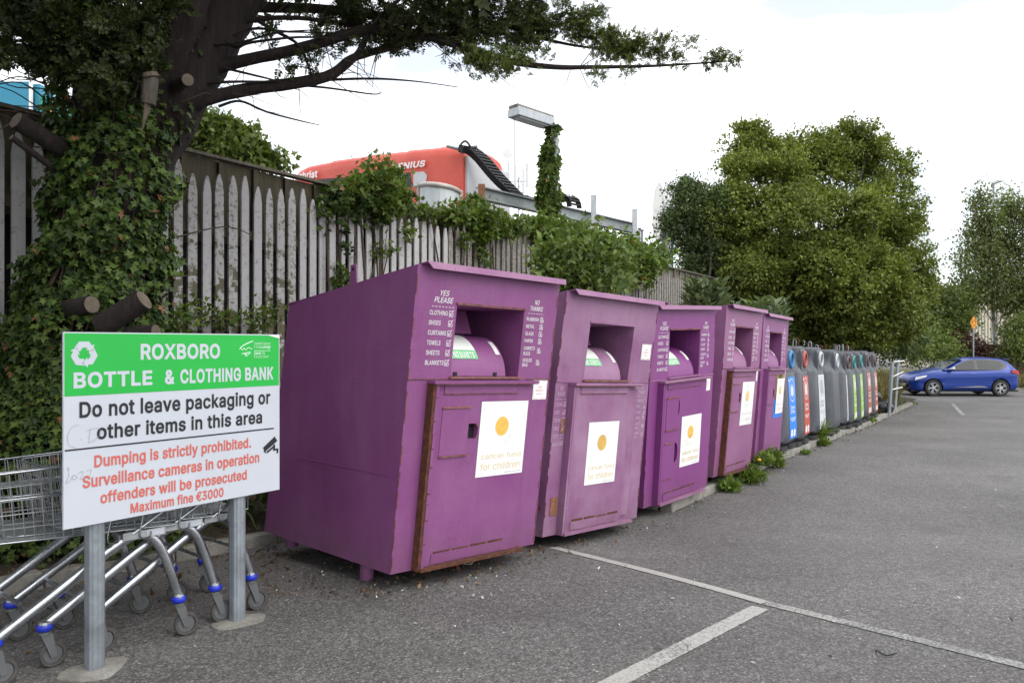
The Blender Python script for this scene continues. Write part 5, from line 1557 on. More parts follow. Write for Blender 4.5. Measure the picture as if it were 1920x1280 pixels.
    MB().box(.08, .30, .283, .293, .572, .612).build('side_plate', M['plastic_grey'], t, bevel=.003)
    MB().box(.09, .18, .2935, .2945, .577, .607).build('side_label', M['sign_white'], t)
    for xh in (.20, .36):
        pts = [(xh, .300, .70), (xh + .02, .302, .60), (xh + .005, .306, .575), (xh - .03, .308, .580), (xh - .035, .308, .605)]
        MB().tube(curve2(pts, 4), .0045, 6).build('bag_hook', M['chrome'], t, smooth=60)
    return t


TRL = ['zinc wire shopping trolley behind the sign, its basket front furthest from the purple bank',
       'shopping trolley in the middle of the nested row behind the sign',
       'shopping trolley at the rear of the nested row, nearest the big purple bank']
tx, ty = Vector((-.655, -.755, 0)).normalized(), None
trol0 = make_trolley(TRL[0])
for i in range(3):
    t = trol0 if i == 0 else copy_tree(trol0)
    t['label'] = TRL[i]
    p = Vector((-2.01, 4.45, 0)) + Vector((.125, .205, 0)) * i
    t.location = (p.x, p.y, zg(p.y))
    t.rotation_euler = (0, 0, math.atan2(tx.y, tx.x) + R([0, -1.2, .8][i]))

# ================================================================== bottle banks
def rrect(hx, y0, y1, r, z, n=6):
    pts = []
    for cx, cy, a0 in ((hx - r, y0 + r, -90), (hx - r, y1 - r, 0), (-hx + r, y1 - r, 90), (-hx + r, y0 + r, 180)):
        for k in range(n + 1):
            a = R(a0 + 90 * k / n)
            pts.append((cx + r * math.cos(a), cy + r * math.sin(a), z))
    return pts


BIN = MB()
BIN.loft([rrect(.46, -.06 + .06, 1.08, .26, .12), rrect(.50, -.02, 1.12, .30, .135), rrect(.53, -.045, 1.15, .27, .17), rrect(.535, -.05, 1.15, .27, .30), rrect(.525, -.035, 1.14, .26, .75),
          rrect(.510, -.01, 1.12, .24, 1.18), rrect(.505, .00, 1.11, .24, 1.235), rrect(.490, .045, 1.08, .26, 1.29), rrect(.482, .075, 1.06, .25, 1.40), rrect(.480, .060, 1.06, .22, 1.50), rrect(.478, .035, 1.06, .18, 1.570), rrect(.462, .04, 1.045, .17, 1.606), rrect(.42, .08, 1.0, .15, 1.620)])
BINME = BIN.mesh('body', M['bin'], smooth=45)
BOSS = MB()
BOSS.loft([[(-.235, .12, 1.12), (.235, .12, 1.12), (.235, .30, 1.12), (-.235, .30, 1.12)], [(-.225, -.008, 1.21), (.225, -.008, 1.21), (.235, .30, 1.21), (-.235, .30, 1.21)], [(-.20, -.004, 1.50), (.20, -.004, 1.50), (.26, .30, 1.52), (-.26, .30, 1.52)], [(-.17, .03, 1.575), (.17, .03, 1.575), (.25, .30, 1.600), (-.25, .30, 1.600)]])
BOSSME = BOSS.mesh('port_boss', M['bin'], smooth=50)
BASE = MB()
for sx in (-.27, .27):
    BASE.loft([rrect(.20, .0, 1.05, .08, .0), rrect(.21, -.02, 1.08, .09, .02), rrect(.21, -.02, 1.08, .09, .075), rrect(.19, .0, 1.05, .08, .085)])
    n0 = len(BASE.v)
    for v_ in BASE.v[n0 - 112:]: v_.x += sx
BASE.box(-.40, .40, .10, 1.0, .0855, .1195)
BASEME = BASE.mesh('base', M['rubber'], smooth=40)
RT = Matrix.Translation((0, -.010, 1.405)) @ Matrix.Rotation(R(90), 4, 'X')
RINGS = {k: MB(RT).lathe([(.092, -.03), (.092, .022), (.102, .032), (.128, .030), (.142, .012), (.145, -.002)], 28, close=True).mesh('port_ring', M[k], smooth=45) for k in ('ring_blue', 'ring_red', 'ring_white', 'ring_green', 'ring_brown')}
FLAPME = MB(RT).lathe([(.0915, .004), (.0001, .002)], 24).mesh('port_flap', M['rubber'])
HOOK = {m_: MB().tube(arc([(-.035, 0, 1.60), (-.035, 0, 1.77), (.035, 0, 1.77), (.035, 0, 1.60)], .034), .011, 8).mesh('lifting_loop', M[m_], smooth=50) for m_ in ('galv', 'rust')}


def sticker(no, root, mt, w1, w2, offx, dark=None):
    x0, x1, z0, z1 = -.22, .22, .185, 1.135
    sl = (-.05 - -.01) / (.30 - 1.18)
    zz = np.linspace(z0, z1, 8)
    yf = lambda z: float(np.interp(z, [.17, .30, .75, 1.18], [-.045, -.05, -.035, -.010])) - .004
    mb = MB(); vs = [(x, yf(z), z) for z in zz for x in (x0 + offx, x1 + offx)]
    fs = [(2 * i, 2 * i + 1, 2 * i + 3, 2 * i + 2) for i in range(7)]
    st = mb.add(vs, fs).build('sticker', M[mt], root)
    ink = 'print_white' if dark is None else dark
    def plane(z, eps=.002):
        e = .01
        return plane_mx((offx, yf(z) - eps, z), (1, 0, 0), (0, yf(z + e) - yf(z - e), 2 * e))
    Q = plane(.93)
    ribbon([(.15 * math.cos(a), .175 * math.sin(a)) for a in np.linspace(0, 2 * math.pi, 30)], .012, ink, 'sticker_ring', st, Q)
    for bx in (-.06, 0, .06):
        h = .10 - .02 * (bx != 0) + .02 * (no % 3)
        MB(plane(.93, .0025)).poly([(bx - .02, -h, 0), (bx + .02, -h, 0), (bx + .022, h * .4, 0), (bx + .010, h * .75, 0), (bx + .010, h, 0), (bx - .010, h, 0), (bx - .010, h * .75, 0), (bx - .022, h * .4, 0)]).build('sticker_picture', M[ink], st)
    MB(plane(1.085)).poly(disc_pts(-.165, 0, .024, .024, 14)).build('sticker_mark', M[ink], st)
    lettering(w1, ink, st, plane(.64), -.12, .12, 0, .052, .02)
    lettering(w2, ink, st, plane(.575), -.12, .12, 0, .052, .02)
    for k, wd in enumerate((.17, .15, .10)):
        MB(plane(.50 - .022 * k)).poly([(-wd, -.003, 0), (wd, -.003, 0), (wd, .004, 0), (-wd, .004, 0)]).build('sticker_text_line', M[ink], st)
    for cx in (-.09, .07):
        MB(plane(.27)).poly(disc_pts(cx, 0, .062, .062, 20)).build('sticker_badge', M[ink], st)
        MB(plane(.27, .003)).poly([(cx - .04, -.004, 0), (cx + .04, -.004, 0), (cx + .04, .004, 0), (cx - .04, .004, 0)]).build('sticker_badge_bar', M[mt], st)
    return st


BINS = [  # u of its front face, ring, sticker, words, label
    (1489, 'ring_blue', 'bin_blue', 'Cans', 'Drinks', 'grey bottle bank with a blue sticker and blue port ring, beside the last purple bank'),
    (1514, 'ring_red', 'bin_red', 'Cans', 'Food', 'grey bottle bank with an orange red sticker and red port ring'),
    (1543, 'ring_white', 'bin_white', 'Glass', 'Clear', 'grey bottle bank with a white sticker, weeds growing at its foot'),
    (1573, 'ring_white', None, '', '', 'grey bottle bank with a white port ring and no sticker at all'),
    (1593, 'ring_brown', 'bin_white', 'Glass', 'Clear', 'grey bottle bank with a plain white sticker and dark port, after the one without sticker'),
    (1604, 'ring_green', 'bin_green', 'Green', 'Glass', 'grey bottle bank with a green sticker, close behind the plain white stickered one'),
    (1617, 'ring_green', 'bin_green', 'Green', 'Glass', 'grey bottle bank with a green sticker and teal port ring, before the brown stickered ones'),
    (1630, 'ring_brown', 'bin_brown', 'Brown', 'Glass', 'grey bottle bank with a brown sticker whose side is torn white'),
    (1643, 'ring_brown', 'bin_brown', 'Brown', 'Glass', 'grey bottle bank with a brown sticker at the far end, beside the black bag'),
]
BW2 = 0.29
for i, (u, ring, stick, w1, w2, lab) in enumerate(BINS):
    # along the kerb: find where the front line (w = -0.04) crosses the sight line through u
    a = (u - 960) / FPX
    w = -0.06 + [0, .02, 0, .05, -.02, .03, .06, .0, -.02][i]
    o_ = K0 + w * KN
    s_ = (a * o_[1] - o_[0]) / (KD[0] - a * KD[1])
    s_ -= 0.33                                                     # the body's centre lies before the edge one sees
    p = kp(s_, w)
    yaw = math.atan2(KD[1], KD[0]) + R([0, 1.5, -1, 2, -2, 1, 2.5, -1.5, 0][i])
    t = thing('bottle_bank', lab, 'bottle bank', (p.x, p.y, zg(p.y) + .085), yaw, 'grey bottle banks along the kerb')
    t.scale = (0.96, 0.9, [1.0, 1.0, 1.0, .985, .97, .975, .985, 1.0, .985][i])
    place('body', BINME, t); place('port_boss', BOSSME, t, loc=(.10, 0, 0)); place('base', BASEME, t)
    r_ = place('port_ring', RINGS[ring], t, loc=(.10, 0, 0)); place('port_flap', FLAPME, r_)
    for hx, hy, mt in ((-.16, .42, 'galv' if i % 2 else 'rust'), (.16, .62, 'rust' if i % 2 else 'galv')):
        o = place('lifting_loop', HOOK[mt], t, loc=(hx, hy, 0), rot=(R(random.uniform(-7, 7)), 0, R(random.uniform(30, 80))))
    if stick:
        st = sticker(i, t, stick, w1, w2, .11 + (.02 if i % 2 else -.02), dark='plastic_grey' if stick == 'bin_white' else None)
        if i == 7:
            MB(plane_mx((-.20, -.027, .87), (1, 0, 0), (0, .035, 1))).poly([(-.02, 0, 0), (.09, -.03, 0), (.10, .01, 0), (-.01, .045, 0)]).build('torn_patch', M['print_white'], st)

# black bag of rubbish
def blob(name, label, cat, p, r, mat, seedv, parent=None, squash=.8):
    bm = bmesh.new(); bmesh.ops.create_icosphere(bm, subdivisions=3, radius=1)
    rg = random.Random(seedv)
    dirs = [Vector((rg.gauss(0, 1), rg.gauss(0, 1), rg.gauss(0, 1))).normalized() for _ in range(14)]
    for v in bm.verts:
        d = v.co.normalized()
        k = 1 + sum(.10 * max(0, d.dot(q)) ** 6 * (1 if i % 2 else -1) for i, q in enumerate(dirs))
        v.co = Vector((d.x * r * k, d.y * r * k, max(d.z, -.72) * r * k * squash))
    me = bpy.data.meshes.new(name); bm.to_mesh(me); bm.free()
    me.polygons.foreach_set('use_smooth', [True] * len(me.polygons)); me.materials.append(mat)
    o = place(name, me, parent, loc=p)
    return o


q = gp(1652, 779)
bag = thing('rubbish_bag', 'tied black rubbish bag dumped at the end of the bottle banks', 'bag', (q.x, q.y, zg(q.y) + .02))
blob('sack', '', '', (0, 0, .20), .31, M['bag'], 3, bag, .75)
blob('sack_neck', '', '', (-.10, .10, .46), .15, M['bag'], 8, bag, .95)

# ================================================================== pair of steel posts with stub arms
bp0, bp1 = gp(1666, 781), gp(1677, 772)
t = thing('trolley_bay_posts', 'pair of grey steel posts with short white stub arms beyond the bottle banks', 'posts', (bp0.x, bp0.y, bp0.z))
for k, (b_, lean_) in enumerate(((bp0, .10), (bp1, .10))):
    d = Vector((b_.x - bp0.x, b_.y - bp0.y, b_.z - bp0.z))
    po = MB().tube([d - Vector((0, 0, .1)), d + Vector((lean_, .0, 1.42 + .04 * k))], .047, 12).build('post', M['galv'], t, smooth=50)
    if k == 1:
        for z, dz in ((1.40, .02), (1.02, .10), (.64, .05)):
            c = d + Vector((lean_ * z / 1.4, 0, z))
            MB().tube([c + Vector((-.13, -.06, -dz * .3)), c + Vector((.14, -.07, dz))], .019, 8).build('stub_arm', M['print_white'], po, smooth=50)
        MB().lathe([(.021, -.01), (.021, .012)], 8, M=Matrix.Translation(d + Vector((lean_ + .145, -.07, 1.424))) @ Matrix.Rotation(R(90), 4, 'Y')).build('red_cap', M['sign_red'], po)
    else:
        for z in (1.37, 1.0, .62):
            c = d + Vector((lean_ * z / 1.4, 0, z))
            MB().tube([c, c + Vector((bp1.x - bp0.x, bp1.y - bp0.y, .02)) * .3], .015, 8).build('stub_arm', M['galv'], po, smooth=50)

# ================================================================== the blue car
def make_car():
    cz = gp(1815, 741)
    Y = 30.0
    cx = (1793 - 960) / FPX * Y
    t = thing('parked_car', 'shiny blue five door hatchback parked side on at the far end of the car park', 'car', (cx, Y, zg(Y)), R(180 - 3.0))
    t.scale = (.965, .965, .985)
    # stations: x, bottom z, top z, half width, and how round the shoulder is
    st = [(2.02, .30, .60, .46), (1.98, .22, .68, .62), (1.88, .19, .755, .735), (1.70, .18, .83, .80), (1.40, .18, .895, .845), (1.05, .19, .955, .862), (.80, .20, .985, .865),
          (.30, .20, 1.000, .866), (-.30, .20, 1.010, .866), (-.90, .20, 1.025, .868), (-1.30, .20, 1.045, .868), (-1.60, .21, 1.06, .858), (-1.85, .24, 1.05, .80), (-1.97, .30, 1.00, .70), (-2.03, .38, .90, .60)]
    rings = []
    for x, z0, z1, w in st:
        h = z1 - z0
        half = [(w * .86, z0), (w * .975, z0 + .10 * h), (w * .99, z0 + .30 * h), (w * .975, z0 + .42 * h), (w * 1.0, z0 + .62 * h), (w * .985, z0 + .80 * h), (w * .93, z0 + .93 * h), (w * .78, z1), (w * .40, z1 + .018)]
        rings.append([(x, y, z) for y, z in half] + [(x, -y, z) for y, z in half[::-1]])
    lo = MB().loft(rings)
    me = lo.mesh('body', [M['car_blue'], M['car_black']], fix=True)
    body = place('body', me, t)
    # wheel arches cut out
    cut = MB()
    for x in (1.27, -1.24):
        for s in (1, -1):
            cut.lathe([(.365, -.20), (.365, .20)], 28, M=Matrix.Translation((x, s * .80, .315)) @ Matrix.Rotation(R(90), 4, 'X'))
    cme = cut.mesh('arch_cutter', M['car_black'])
    co = bpy.data.objects.new('arch_cutter', cme); COL.objects.link(co); co.parent = t
    bo = body.modifiers.new('arches', 'BOOLEAN'); bo.operation = 'DIFFERENCE'; bo.object = co; bo.solver = 'EXACT'
    dg = bpy.context.evaluated_depsgraph_get()
    nme = bpy.data.meshes.new_from_object(body.evaluated_get(dg))
    body.modifiers.clear(); body.data = nme
    bpy.data.objects.remove(co)
    nme.polygons.foreach_set('use_smooth', [True] * len(nme.polygons)); nme.set_sharp_from_angle(angle=R(38))
    # greenhouse
    gs = [(.86, .985, .80, .80), (.62, 1.10, .74, .80), (.30, 1.27, .66, .81), (.02, 1.39, .60, .82), (-.35, 1.445, .575, .82), (-.85, 1.45, .565, .82), (-1.30, 1.415, .555, .815), (-1.60, 1.36, .545, .80), (-1.72, 1.26, .57, .78), (-1.90, 1.06, .62, .70)]
    zb = .985
    rings = []
    for x, zt, yt, yb in gs:
        zt_ = max(zt, zb + .012)
        half = [(yb, zb), (yb + (yt + .02 - yb) * .55, zb + (max(zt_ - .05, zb + .012) - zb) * .55), (yt + .02, max(zt_ - .05, zb + .012)), (yt * .82, zt_ - .012), (yt * .4, zt_ + .012)]
        rings.append([(x, y, z) for y, z in half] + [(x, -y, z) for y, z in half[::-1]])
    MB().loft(rings).build('roof', M['car_blue'], t, smooth=40, fix=True)
    # side glass on the sloping flank
    def flank(x, k):
        xs_ = [g_[0] for g_ in gs][::-1]
        zt = float(np.interp(x, xs_, [g_[1] for g_ in gs][::-1])); yt = float(np.interp(x, xs_, [g_[2] for g_ in gs][::-1])); yb = float(np.interp(x, xs_, [g_[3] for g_ in gs][::-1]))
        zt = max(zt, zb + .012)
        z = zb + (max(zt - .05, zb + .012) - zb) * k
        y = yb + (yt + .02 - yb) * min(1, k * 1.0)
        return y, z
    def glass(pts, nm, sgn, mt='car_glass', off=.006):
        lo_x, hi_x = min(p[0] for p in pts), max(p[0] for p in pts)
        xs_ = sorted({lo_x, hi_x, *[p[0] for p in pts], *[g_[0] for g_ in gs if lo_x < g_[0] < hi_x]})
        cols = []
        for x in xs_:
            ks = []
            for i in range(len(pts)):
                (xa, ka), (xb, kb) = pts[i - 1], pts[i]
                if min(xa, xb) - 1e-6 <= x <= max(xa, xb) + 1e-6:
                    ks += [ka, kb] if abs(xa - xb) < 1e-6 else [ka + (kb - ka) * (x - xa) / (xb - xa)]
            cols.append([(x, sgn * (flank(x, k)[0] + off), flank(x, k)[1]) for k in np.linspace(min(ks), max(ks), 4)])
        mb = MB()
        for a_, b_ in zip(cols, cols[1:]):
            for q in range(3):
                mb.add([a_[q], b_[q], b_[q + 1], a_[q + 1]], [(0, 1, 2, 3)])
        mb.build(nm, M[mt], t, fix=False)
    for sgn in (1, -1):
        glass([(.74, .01), (-1.30, .01), (-1.545, .40), (-1.52, .66), (-1.40, .94), (-1.0, .97), (-.05, .97), (.14, .94), (.40, .86)], 'window_surround', sgn, 'car_black', .003)
        glass([(.62, .06), (-.28, .05), (-.30, .90), (-.05, .90), (.10, .86), (.35, .75)], 'front_window', sgn)
        glass([(-.42, .05), (-1.18, .08), (-1.38, .42), (-1.36, .86), (-1.0, .90), (-.44, .91)], 'rear_window', sgn)
        glass([(-.30, .02), (-.40, .02), (-.42, .95), (-.32, .95)], 'door_pillar', sgn, 'car_black', .008)
        glass([(-1.22, .06), (-1.52, .40), (-1.50, .62), (-1.40, .85), (-1.395, .42)], 'quarter_panel', sgn, 'car_black', .008)
        glass([(.80, .3), (.64, .02), (.72, .02), (.845, .2)], 'mirror_base', sgn, 'car_black', .006)
    # windscreen, rear window
    MB().poly([(.84, -.70, 1.012), (.84, .70, 1.012), (.30, .585, 1.292), (.06, .54, 1.392), (.06, -.54, 1.392), (.30, -.585, 1.292)]).build('windscreen', M['car_glass'], t, fix=False)
    MB().poly([(-1.915, .56, 1.06), (-1.915, -.56, 1.06), (-1.74, -.50, 1.275), (-1.74, .50, 1.275)]).build('tailgate_window', M['car_glass'], t)
    MB().box(-1.74, -1.55, -.50, .50, 1.395, 1.415).build('spoiler', M['car_blue'], t, bevel=.01)
    # wheels
    tyre = MB().lathe([(.205, -.09), (.285, -.098), (.308, -.075), (.312, 0), (.308, .075), (.285, .098), (.205, .09)], 30, close=True).mesh('tyre', M['rubber'], smooth=40)
    rim = MB()
    rim.lathe([(.206, -.05), (.212, .088), (.196, .092), (.190, .03), (.186, -.05)], 28, close=True)
    for k in range(5):
        for da in (-11, 11):
            a = R(72 * k + da); b = R(72 * k + da * .35)
            rim.beam((.05 * math.cos(b), .05 * math.sin(b), .070), (.198 * math.cos(a), .198 * math.sin(a), .080), .026, .02, up=(0, 0, 1))
    rim.lathe([(.062, .03), (.062, .078), (.03, .086)], 14)
    rim = rim.mesh('rim', M['alloy'], smooth=40)
    disc = MB().lathe([(.185, .0), (.185, .01)], 24).mesh('brake_disc', M['car_black'])
    for x in (1.27, -1.24):
        for s in (1, -1):
            w = place('wheel', tyre, t, mat=Matrix.Translation((x, s * .775, .312)) @ Matrix.Rotation(R(-90 * s), 4, 'X'))
            place('rim', rim, w); place('brake_disc', disc, w)
    # trim
    for s in (1, -1):
        def on(pts, nm, mt, e=.006):
            """pts (x, z) laid on the body flank"""
            vs = []
            for x, z in pts:
                xs_ = [q_[0] for q_ in st][::-1]
                z0 = float(np.interp(x, xs_, [q_[1] for q_ in st][::-1])); z1 = float(np.interp(x, xs_, [q_[2] for q_ in st][::-1])); w = float(np.interp(x, xs_, [q_[3] for q_ in st][::-1]))
                k = (z - z0) / (z1 - z0)
                y = w * float(np.interp(k, [0, .10, .30, .42, .62, .80, .93, 1], [.86, .975, .99, .975, 1, .985, .93, .78]))
                vs.append((x, s * (y + e), z))
            MB().poly(vs[::1 if s > 0 else -1]).build(nm, M[mt], t)
        on([(.78, .30), (-.62, .30), (-.62, .335), (-.10, .36), (.78, .345)][::1], 'side_moulding', 'car_chrome', .012) if False else None
        on([(.55, .335), (-.78, .335), (-.60, .385), (-.48, .395), (.10, .362)], 'side_moulding', 'car_chrome')
        on([(.62, .30), (-.86, .30), (-.86, .318), (.62, .318)], 'sill_strip', 'car_black')
        on([(-.05, .845), (-.30, .845), (-.30, .880), (-.05, .880)], 'door_handle', 'car_blue', .025)
        on([(-.352, .33), (-.362, .33), (-.362, .98), (-.352, .98)], 'door_gap', 'car_black', .004)
        on([(.775, .34), (.765, .34), (.745, .95), (.757, .95)], 'door_gap', 'car_black', .004)
        MB().hexa([(.70, s * .84, .985), (.52, s * .86, .985), (.54, s * 1.03, 1.00), (.66, s * 1.03, 1.00), (.70, s * .84, 1.05), (.52, s * .86, 1.06), (.54, s * 1.03, 1.10), (.66, s * 1.03, 1.09)]).build('wing_mirror', M['car_chrome'], t, bevel=.02, fix=True)
        MB().loft([[(1.93, s * .40, .60), (1.93, s * .40, .66), (1.93, s * .43, .66), (1.93, s * .43, .60)], [(1.90, s * .70, .60), (1.86, s * .70, .72), (1.86, s * .74, .72), (1.90, s * .735, .60)], [(1.55, s * .82, .72), (1.50, s * .81, .80), (1.50, s * .842, .80), (1.55, s * .847, .72)]]).build('headlight', M['lamp_glass'], t, fix=True)
        MB().loft([[(-1.62, s * .845, .90), (-1.62, s * .835, .985), (-1.64, s * .868, .985), (-1.64, s * .873, .90)], [(-1.93, s * .76, .80), (-1.90, s * .72, .98), (-1.95, s * .76, .98), (-1.97, s * .78, .80)], [(-2.02, s * .56, .80), (-1.97, s * .52, .96), (-2.02, s * .52, .96), (-2.06, s * .56, .80)]]).build('tail_light', M['tail_red'], t, fix=True)
        MB().box(1.86, 1.94, s * .52 - .07, s * .52 + .07, .40, .435).build('fog_light', M['lamp_glass'], t)
    MB().loft([[(1.985, -.55, .32), (1.985, .55, .32), (2.02, .44, .47), (2.02, -.44, .47)][::-1], [(2.015, -.55, .32), (2.015, .55, .32), (2.05, .44, .47), (2.05, -.44, .47)][::-1]]).build('lower_grille', M['car_black'], t, fix=True)
    MB().loft([[(1.99, -.45, .55), (1.99, .45, .55), (1.96, .40, .66), (1.96, -.40, .66)], [(2.03, -.45, .55), (2.03, .45, .55), (1.99, .40, .66), (1.99, -.40, .66)]]).build('upper_grille', M['car_black'], t, fix=True)
    MB().add([(2.035, 0, .69), (2.035, .05, .61), (2.035, 0, .53), (2.035, -.05, .61)], [(0, 1, 2, 3)]).build('badge', M['car_chrome'], t)
    MB().box(2.052, 2.060, -.26, .26, .36, .46).build('number_plate', M['plate'], t)
    MB().box(-2.03, 2.0, -.60, .60, .17, .22).build('underside', M['car_black'], t)
    MB().tube([(-1.35, .1, 1.43), (-1.5, .1, 1.58)], .006, 6).build('aerial', M['car_black'], t)
    return t


make_car()

# ================================================================== litter, weeds at the kerb
def flat_bits(name, centers, size, mat, kind='stuff', tmpl=LEAF, lift=.012):
    N_ = len(centers)
    Pt = np.array([(x, y, zg(y) + z + lift) for x, y, z in centers])
    Fr = frames(N_, None, np.array([0, 0, 3.0]), 0.6)
    return scatter(name, tmpl, Pt, size, mat, Fr, kind=kind)


c = []
for _ in range(620):
    s, w = RNG.uniform(-3, 3.2), abs(RNG.normal(0, .55))
    q = KA0 + KAD * s + KAN * w
    c.append((q.x, q.y, 0.0))
for _ in range(900):
    s, w = RNG.uniform(-3.5, 3.2), -RNG.uniform(.05, 1.1)
    q = KA0 + KAD * s + KAN * w
    c.append((q.x, q.y, .10))
flat_bits('fallen_leaves', c, RNG.uniform(.012, .06, len(c)), M['dead_leaf'])
c = []
for _ in range(340):
    s = RNG.uniform(-1, 20); w = abs(RNG.normal(0, .25)) + .02
    q = kp(s, w); c.append((q.x, q.y, 0))
for _ in range(130):
    u, v = RNG.uniform(600, 1915), RNG.uniform(770, 1275)
    q = gp(u, v); c.append((q.x, q.y, 0))
for _ in range(90):
    q = gp(RNG.uniform(520, 1010), RNG.uniform(1030, 1130)); c.append((q.x, q.y, 0))
flat_bits('litter', c, RNG.uniform(.006, .036, len(c)), M['litter'])
c = []
for _ in range(500):
    s = RNG.uniform(0, 20); q = kp(s, abs(RNG.normal(0, .07)) + .005); c.append((q.x, q.y, 0))
for _ in range(420):
    q = gp(RNG.uniform(470, 800), RNG.uniform(985, 1120)); c.append((q.x, q.y, 0))
for _ in range(260):
    q = gp(RNG.uniform(760, 1220), 0, 0) if False else Vector((-.7, 5.1, 0)).lerp(Vector((1.3, 7.7, 0)), RNG.uniform(0, 1)) + Vector((RNG.normal() * .14, RNG.normal() * .14, 0)); c.append((q.x, q.y, 0))
flat_bits('kerbside_debris', c, RNG.uniform(.01, .05, len(c)), M['dead_leaf'])


def blades(name, root_pts, h, mat, parent=None, origin=(0, 0, 0), spread=.5, kind=None, width=.012):
    Nn = len(root_pts)
    P0 = np.asarray(root_pts, float)
    h = np.broadcast_to(np.asarray(h, float), (Nn,))
    d = RNG.normal(size=(Nn, 3)) * spread; d[:, 2] = 1
    d = norm(d)
    side = norm(np.cross(d, RNG.normal(size=(Nn, 3)))) * width * (0.6 + h[:, None])
    bend = np.stack([d[:, 0], d[:, 1], np.zeros(Nn)], 1) * .6
    mid = P0 + d * h[:, None] * .55
    tip = P0 + d * h[:, None] + bend * h[:, None] * .5 - np.array([0, 0, 1]) * (np.linalg.norm(bend, axis=1) * h * .35)[:, None]
    V = np.stack([P0 - side * .6, P0 + side * .6, mid + side * .5, mid - side * .5, tip], 1) - np.asarray(origin)
    F = np.concatenate([np.array([[0, 1, 2], [0, 2, 3], [3, 2, 4]])[None] + (np.arange(Nn) * 5)[:, None, None]], 0).reshape(-1, 3)
    me = np_mesh(name, V.reshape(-1, 3), F, mat)
    o = place(name, me, parent)
    if kind: o['kind'] = kind
    return o


def weed(u, v, r, h, label, dz=0.0, leafy=True, n=160, flower=False):
    p = gp(u, v, dz)
    r *= .85; h *= .85
    t = thing('weed', label, 'weed', (p.x, p.y, p.z), group='weeds growing along the kerb')
    a = RNG.uniform(0, 2 * math.pi, n); rr = np.sqrt(RNG.uniform(0, 1, n)) * r * .45
    roots = np.stack([rr * np.cos(a), rr * np.sin(a), np.zeros(n)], 1)
    blades('blades', roots, RNG.uniform(.5, 1.5, n) * h, M['weed'], t, spread=.6, width=.012)
    if leafy:
        m_ = int(n * .9)
        a = RNG.uniform(0, 2 * math.pi, m_); rr = np.sqrt(RNG.uniform(0, 1, m_)) * r
        Pt = np.stack([rr * np.cos(a), rr * np.sin(a), RNG.uniform(.1, 1, m_) * h * (1.15 - .75 * rr / r)], 1)
        X = norm(Pt + np.array([0, 0, .1]))
        scatter('leaves', LEAF, Pt, RNG.uniform(.03, .075, m_), M['weed'], frames(m_, X * 1.5, np.array([0, 0, .8]), .6), t)
    if flower:
        MB().lathe([(.0, .0), (.03, .012), (.02, .03), (.0, .034)], 8, M=Matrix.Translation((-.10, -.12, h * .45))).build('flower', M['flower'], t)
    return t


weed(1368, 921, .15, .20, 'bushy green weed at the foot of the kerb below the rusty bank', 0, True, 200)
weed(1357, 893, .12, .13, 'small weed tucked under the corner of the rusty bank', .09, True, 110)
weed(1408, 905, .20, .24, 'tall spreading weed clump against the kerb face, largest along the kerb', 0, True, 300)
weed(1432, 872, .16, .20, 'weed with an orange flower on top of the kerb below the last purple bank', .09, True, 170, True)
weed(1450, 866, .14, .22, 'upright weed between the last purple bank and the first bottle bank', .09, True, 170)
weed(1459, 876, .10, .15, 'little weed on the asphalt by the kerb near the blue stickered bank', 0, True, 110)
weed(1533, 825, .17, .42, 'tall thin weed in front of the white stickered bottle bank', .06, True, 220)
weed(1545, 836, .12, .18, 'low weed on the asphalt in front of the bank without sticker', 0, True, 120)
weed(1632, 792, .16, .18, 'low weed on the kerb by the brown stickered bottle bank', .04, True, 120)
weed(1510, 852, .08, .07, 'tiny weed at the kerb foot before the red stickered bank', 0, True, 60)
weed(318, 1035, .14, .14, 'green weed sprouting beside the kerb behind the trolleys', .05, True, 140)
weed(1709, 757, .20, .05, 'flat mossy weed patch on the asphalt near the far painted lines', 0, True, 90)

p = gp(850, 1062)
t = thing('litter_wrapper', 'crumpled red wrapper lying under the nearest purple bank', 'wrapper', (p.x, p.y, p.z))
mb = MB()
for k in range(16):
    a = RNG.normal(size=3) * .045; a[2] = abs(a[2]) * .6 + .006
    u_, v_ = RNG.normal(size=3) * .045, RNG.normal(size=3) * .045
    mb.poly([tuple(a), tuple(a + u_), tuple(np.maximum(a + v_, [-9, -9, .004]))])
mb.build('foil', M['litter_red'], t)
p = gp(877, 1056)
t_ = MB(Matrix.Translation((p.x, p.y, p.z + .014)) @ Matrix.Rotation(R(25), 4, 'X')).lathe([(.034 + .008 * math.cos(a), .008 * math.sin(a)) for a in np.linspace(0, 2 * math.pi, 8, endpoint=False)], 20, close=True).build('litter_ring', M['rope'], smooth=60)
setp(t_, 'pale plastic ring beside the red wrapper under the nearest purple bank', 'plastic ring')
p = gp(1660, 1232)
tw = MB().tube(curve2([(p.x - .035, p.y + .02, p.z + .010), (p.x - .03, p.y + .03, p.z + .025), (p.x + .0, p.y, p.z + .012), (p.x + .06, p.y + .005, p.z + .02)], 5), .004, 6).build('twig', M['rubber'], smooth=50)
setp(tw, 'small curled dark twig on the asphalt beyond the painted lines', 'twig')
# ================================================================== big ivy clad cypress
TB = Vector((-3.10, 5.98, 0.0))
tree = thing('cypress_tree', 'big dark cypress with an ivy clad trunk and long bare limbs spreading over the fence', 'tree', TB)
T0 = lambda u, v, Y=6.0: P(u, v, Y) - TB
spine = [T0(150, 1010), T0(158, 900), T0(168, 720), T0(190, 560), T0(208, 430), T0(222, 330), T0(235, 250), T0(245, 180)]
MB().tube(curve2([tuple(p) for p in spine], 4), list(np.interp(np.linspace(0, 1, 29), [0, .15, .4, .7, .9, 1], [.50, .44, .37, .36, .38, .34])), 18, wob=.05).build('trunk', M['bark'], tree, smooth=70)


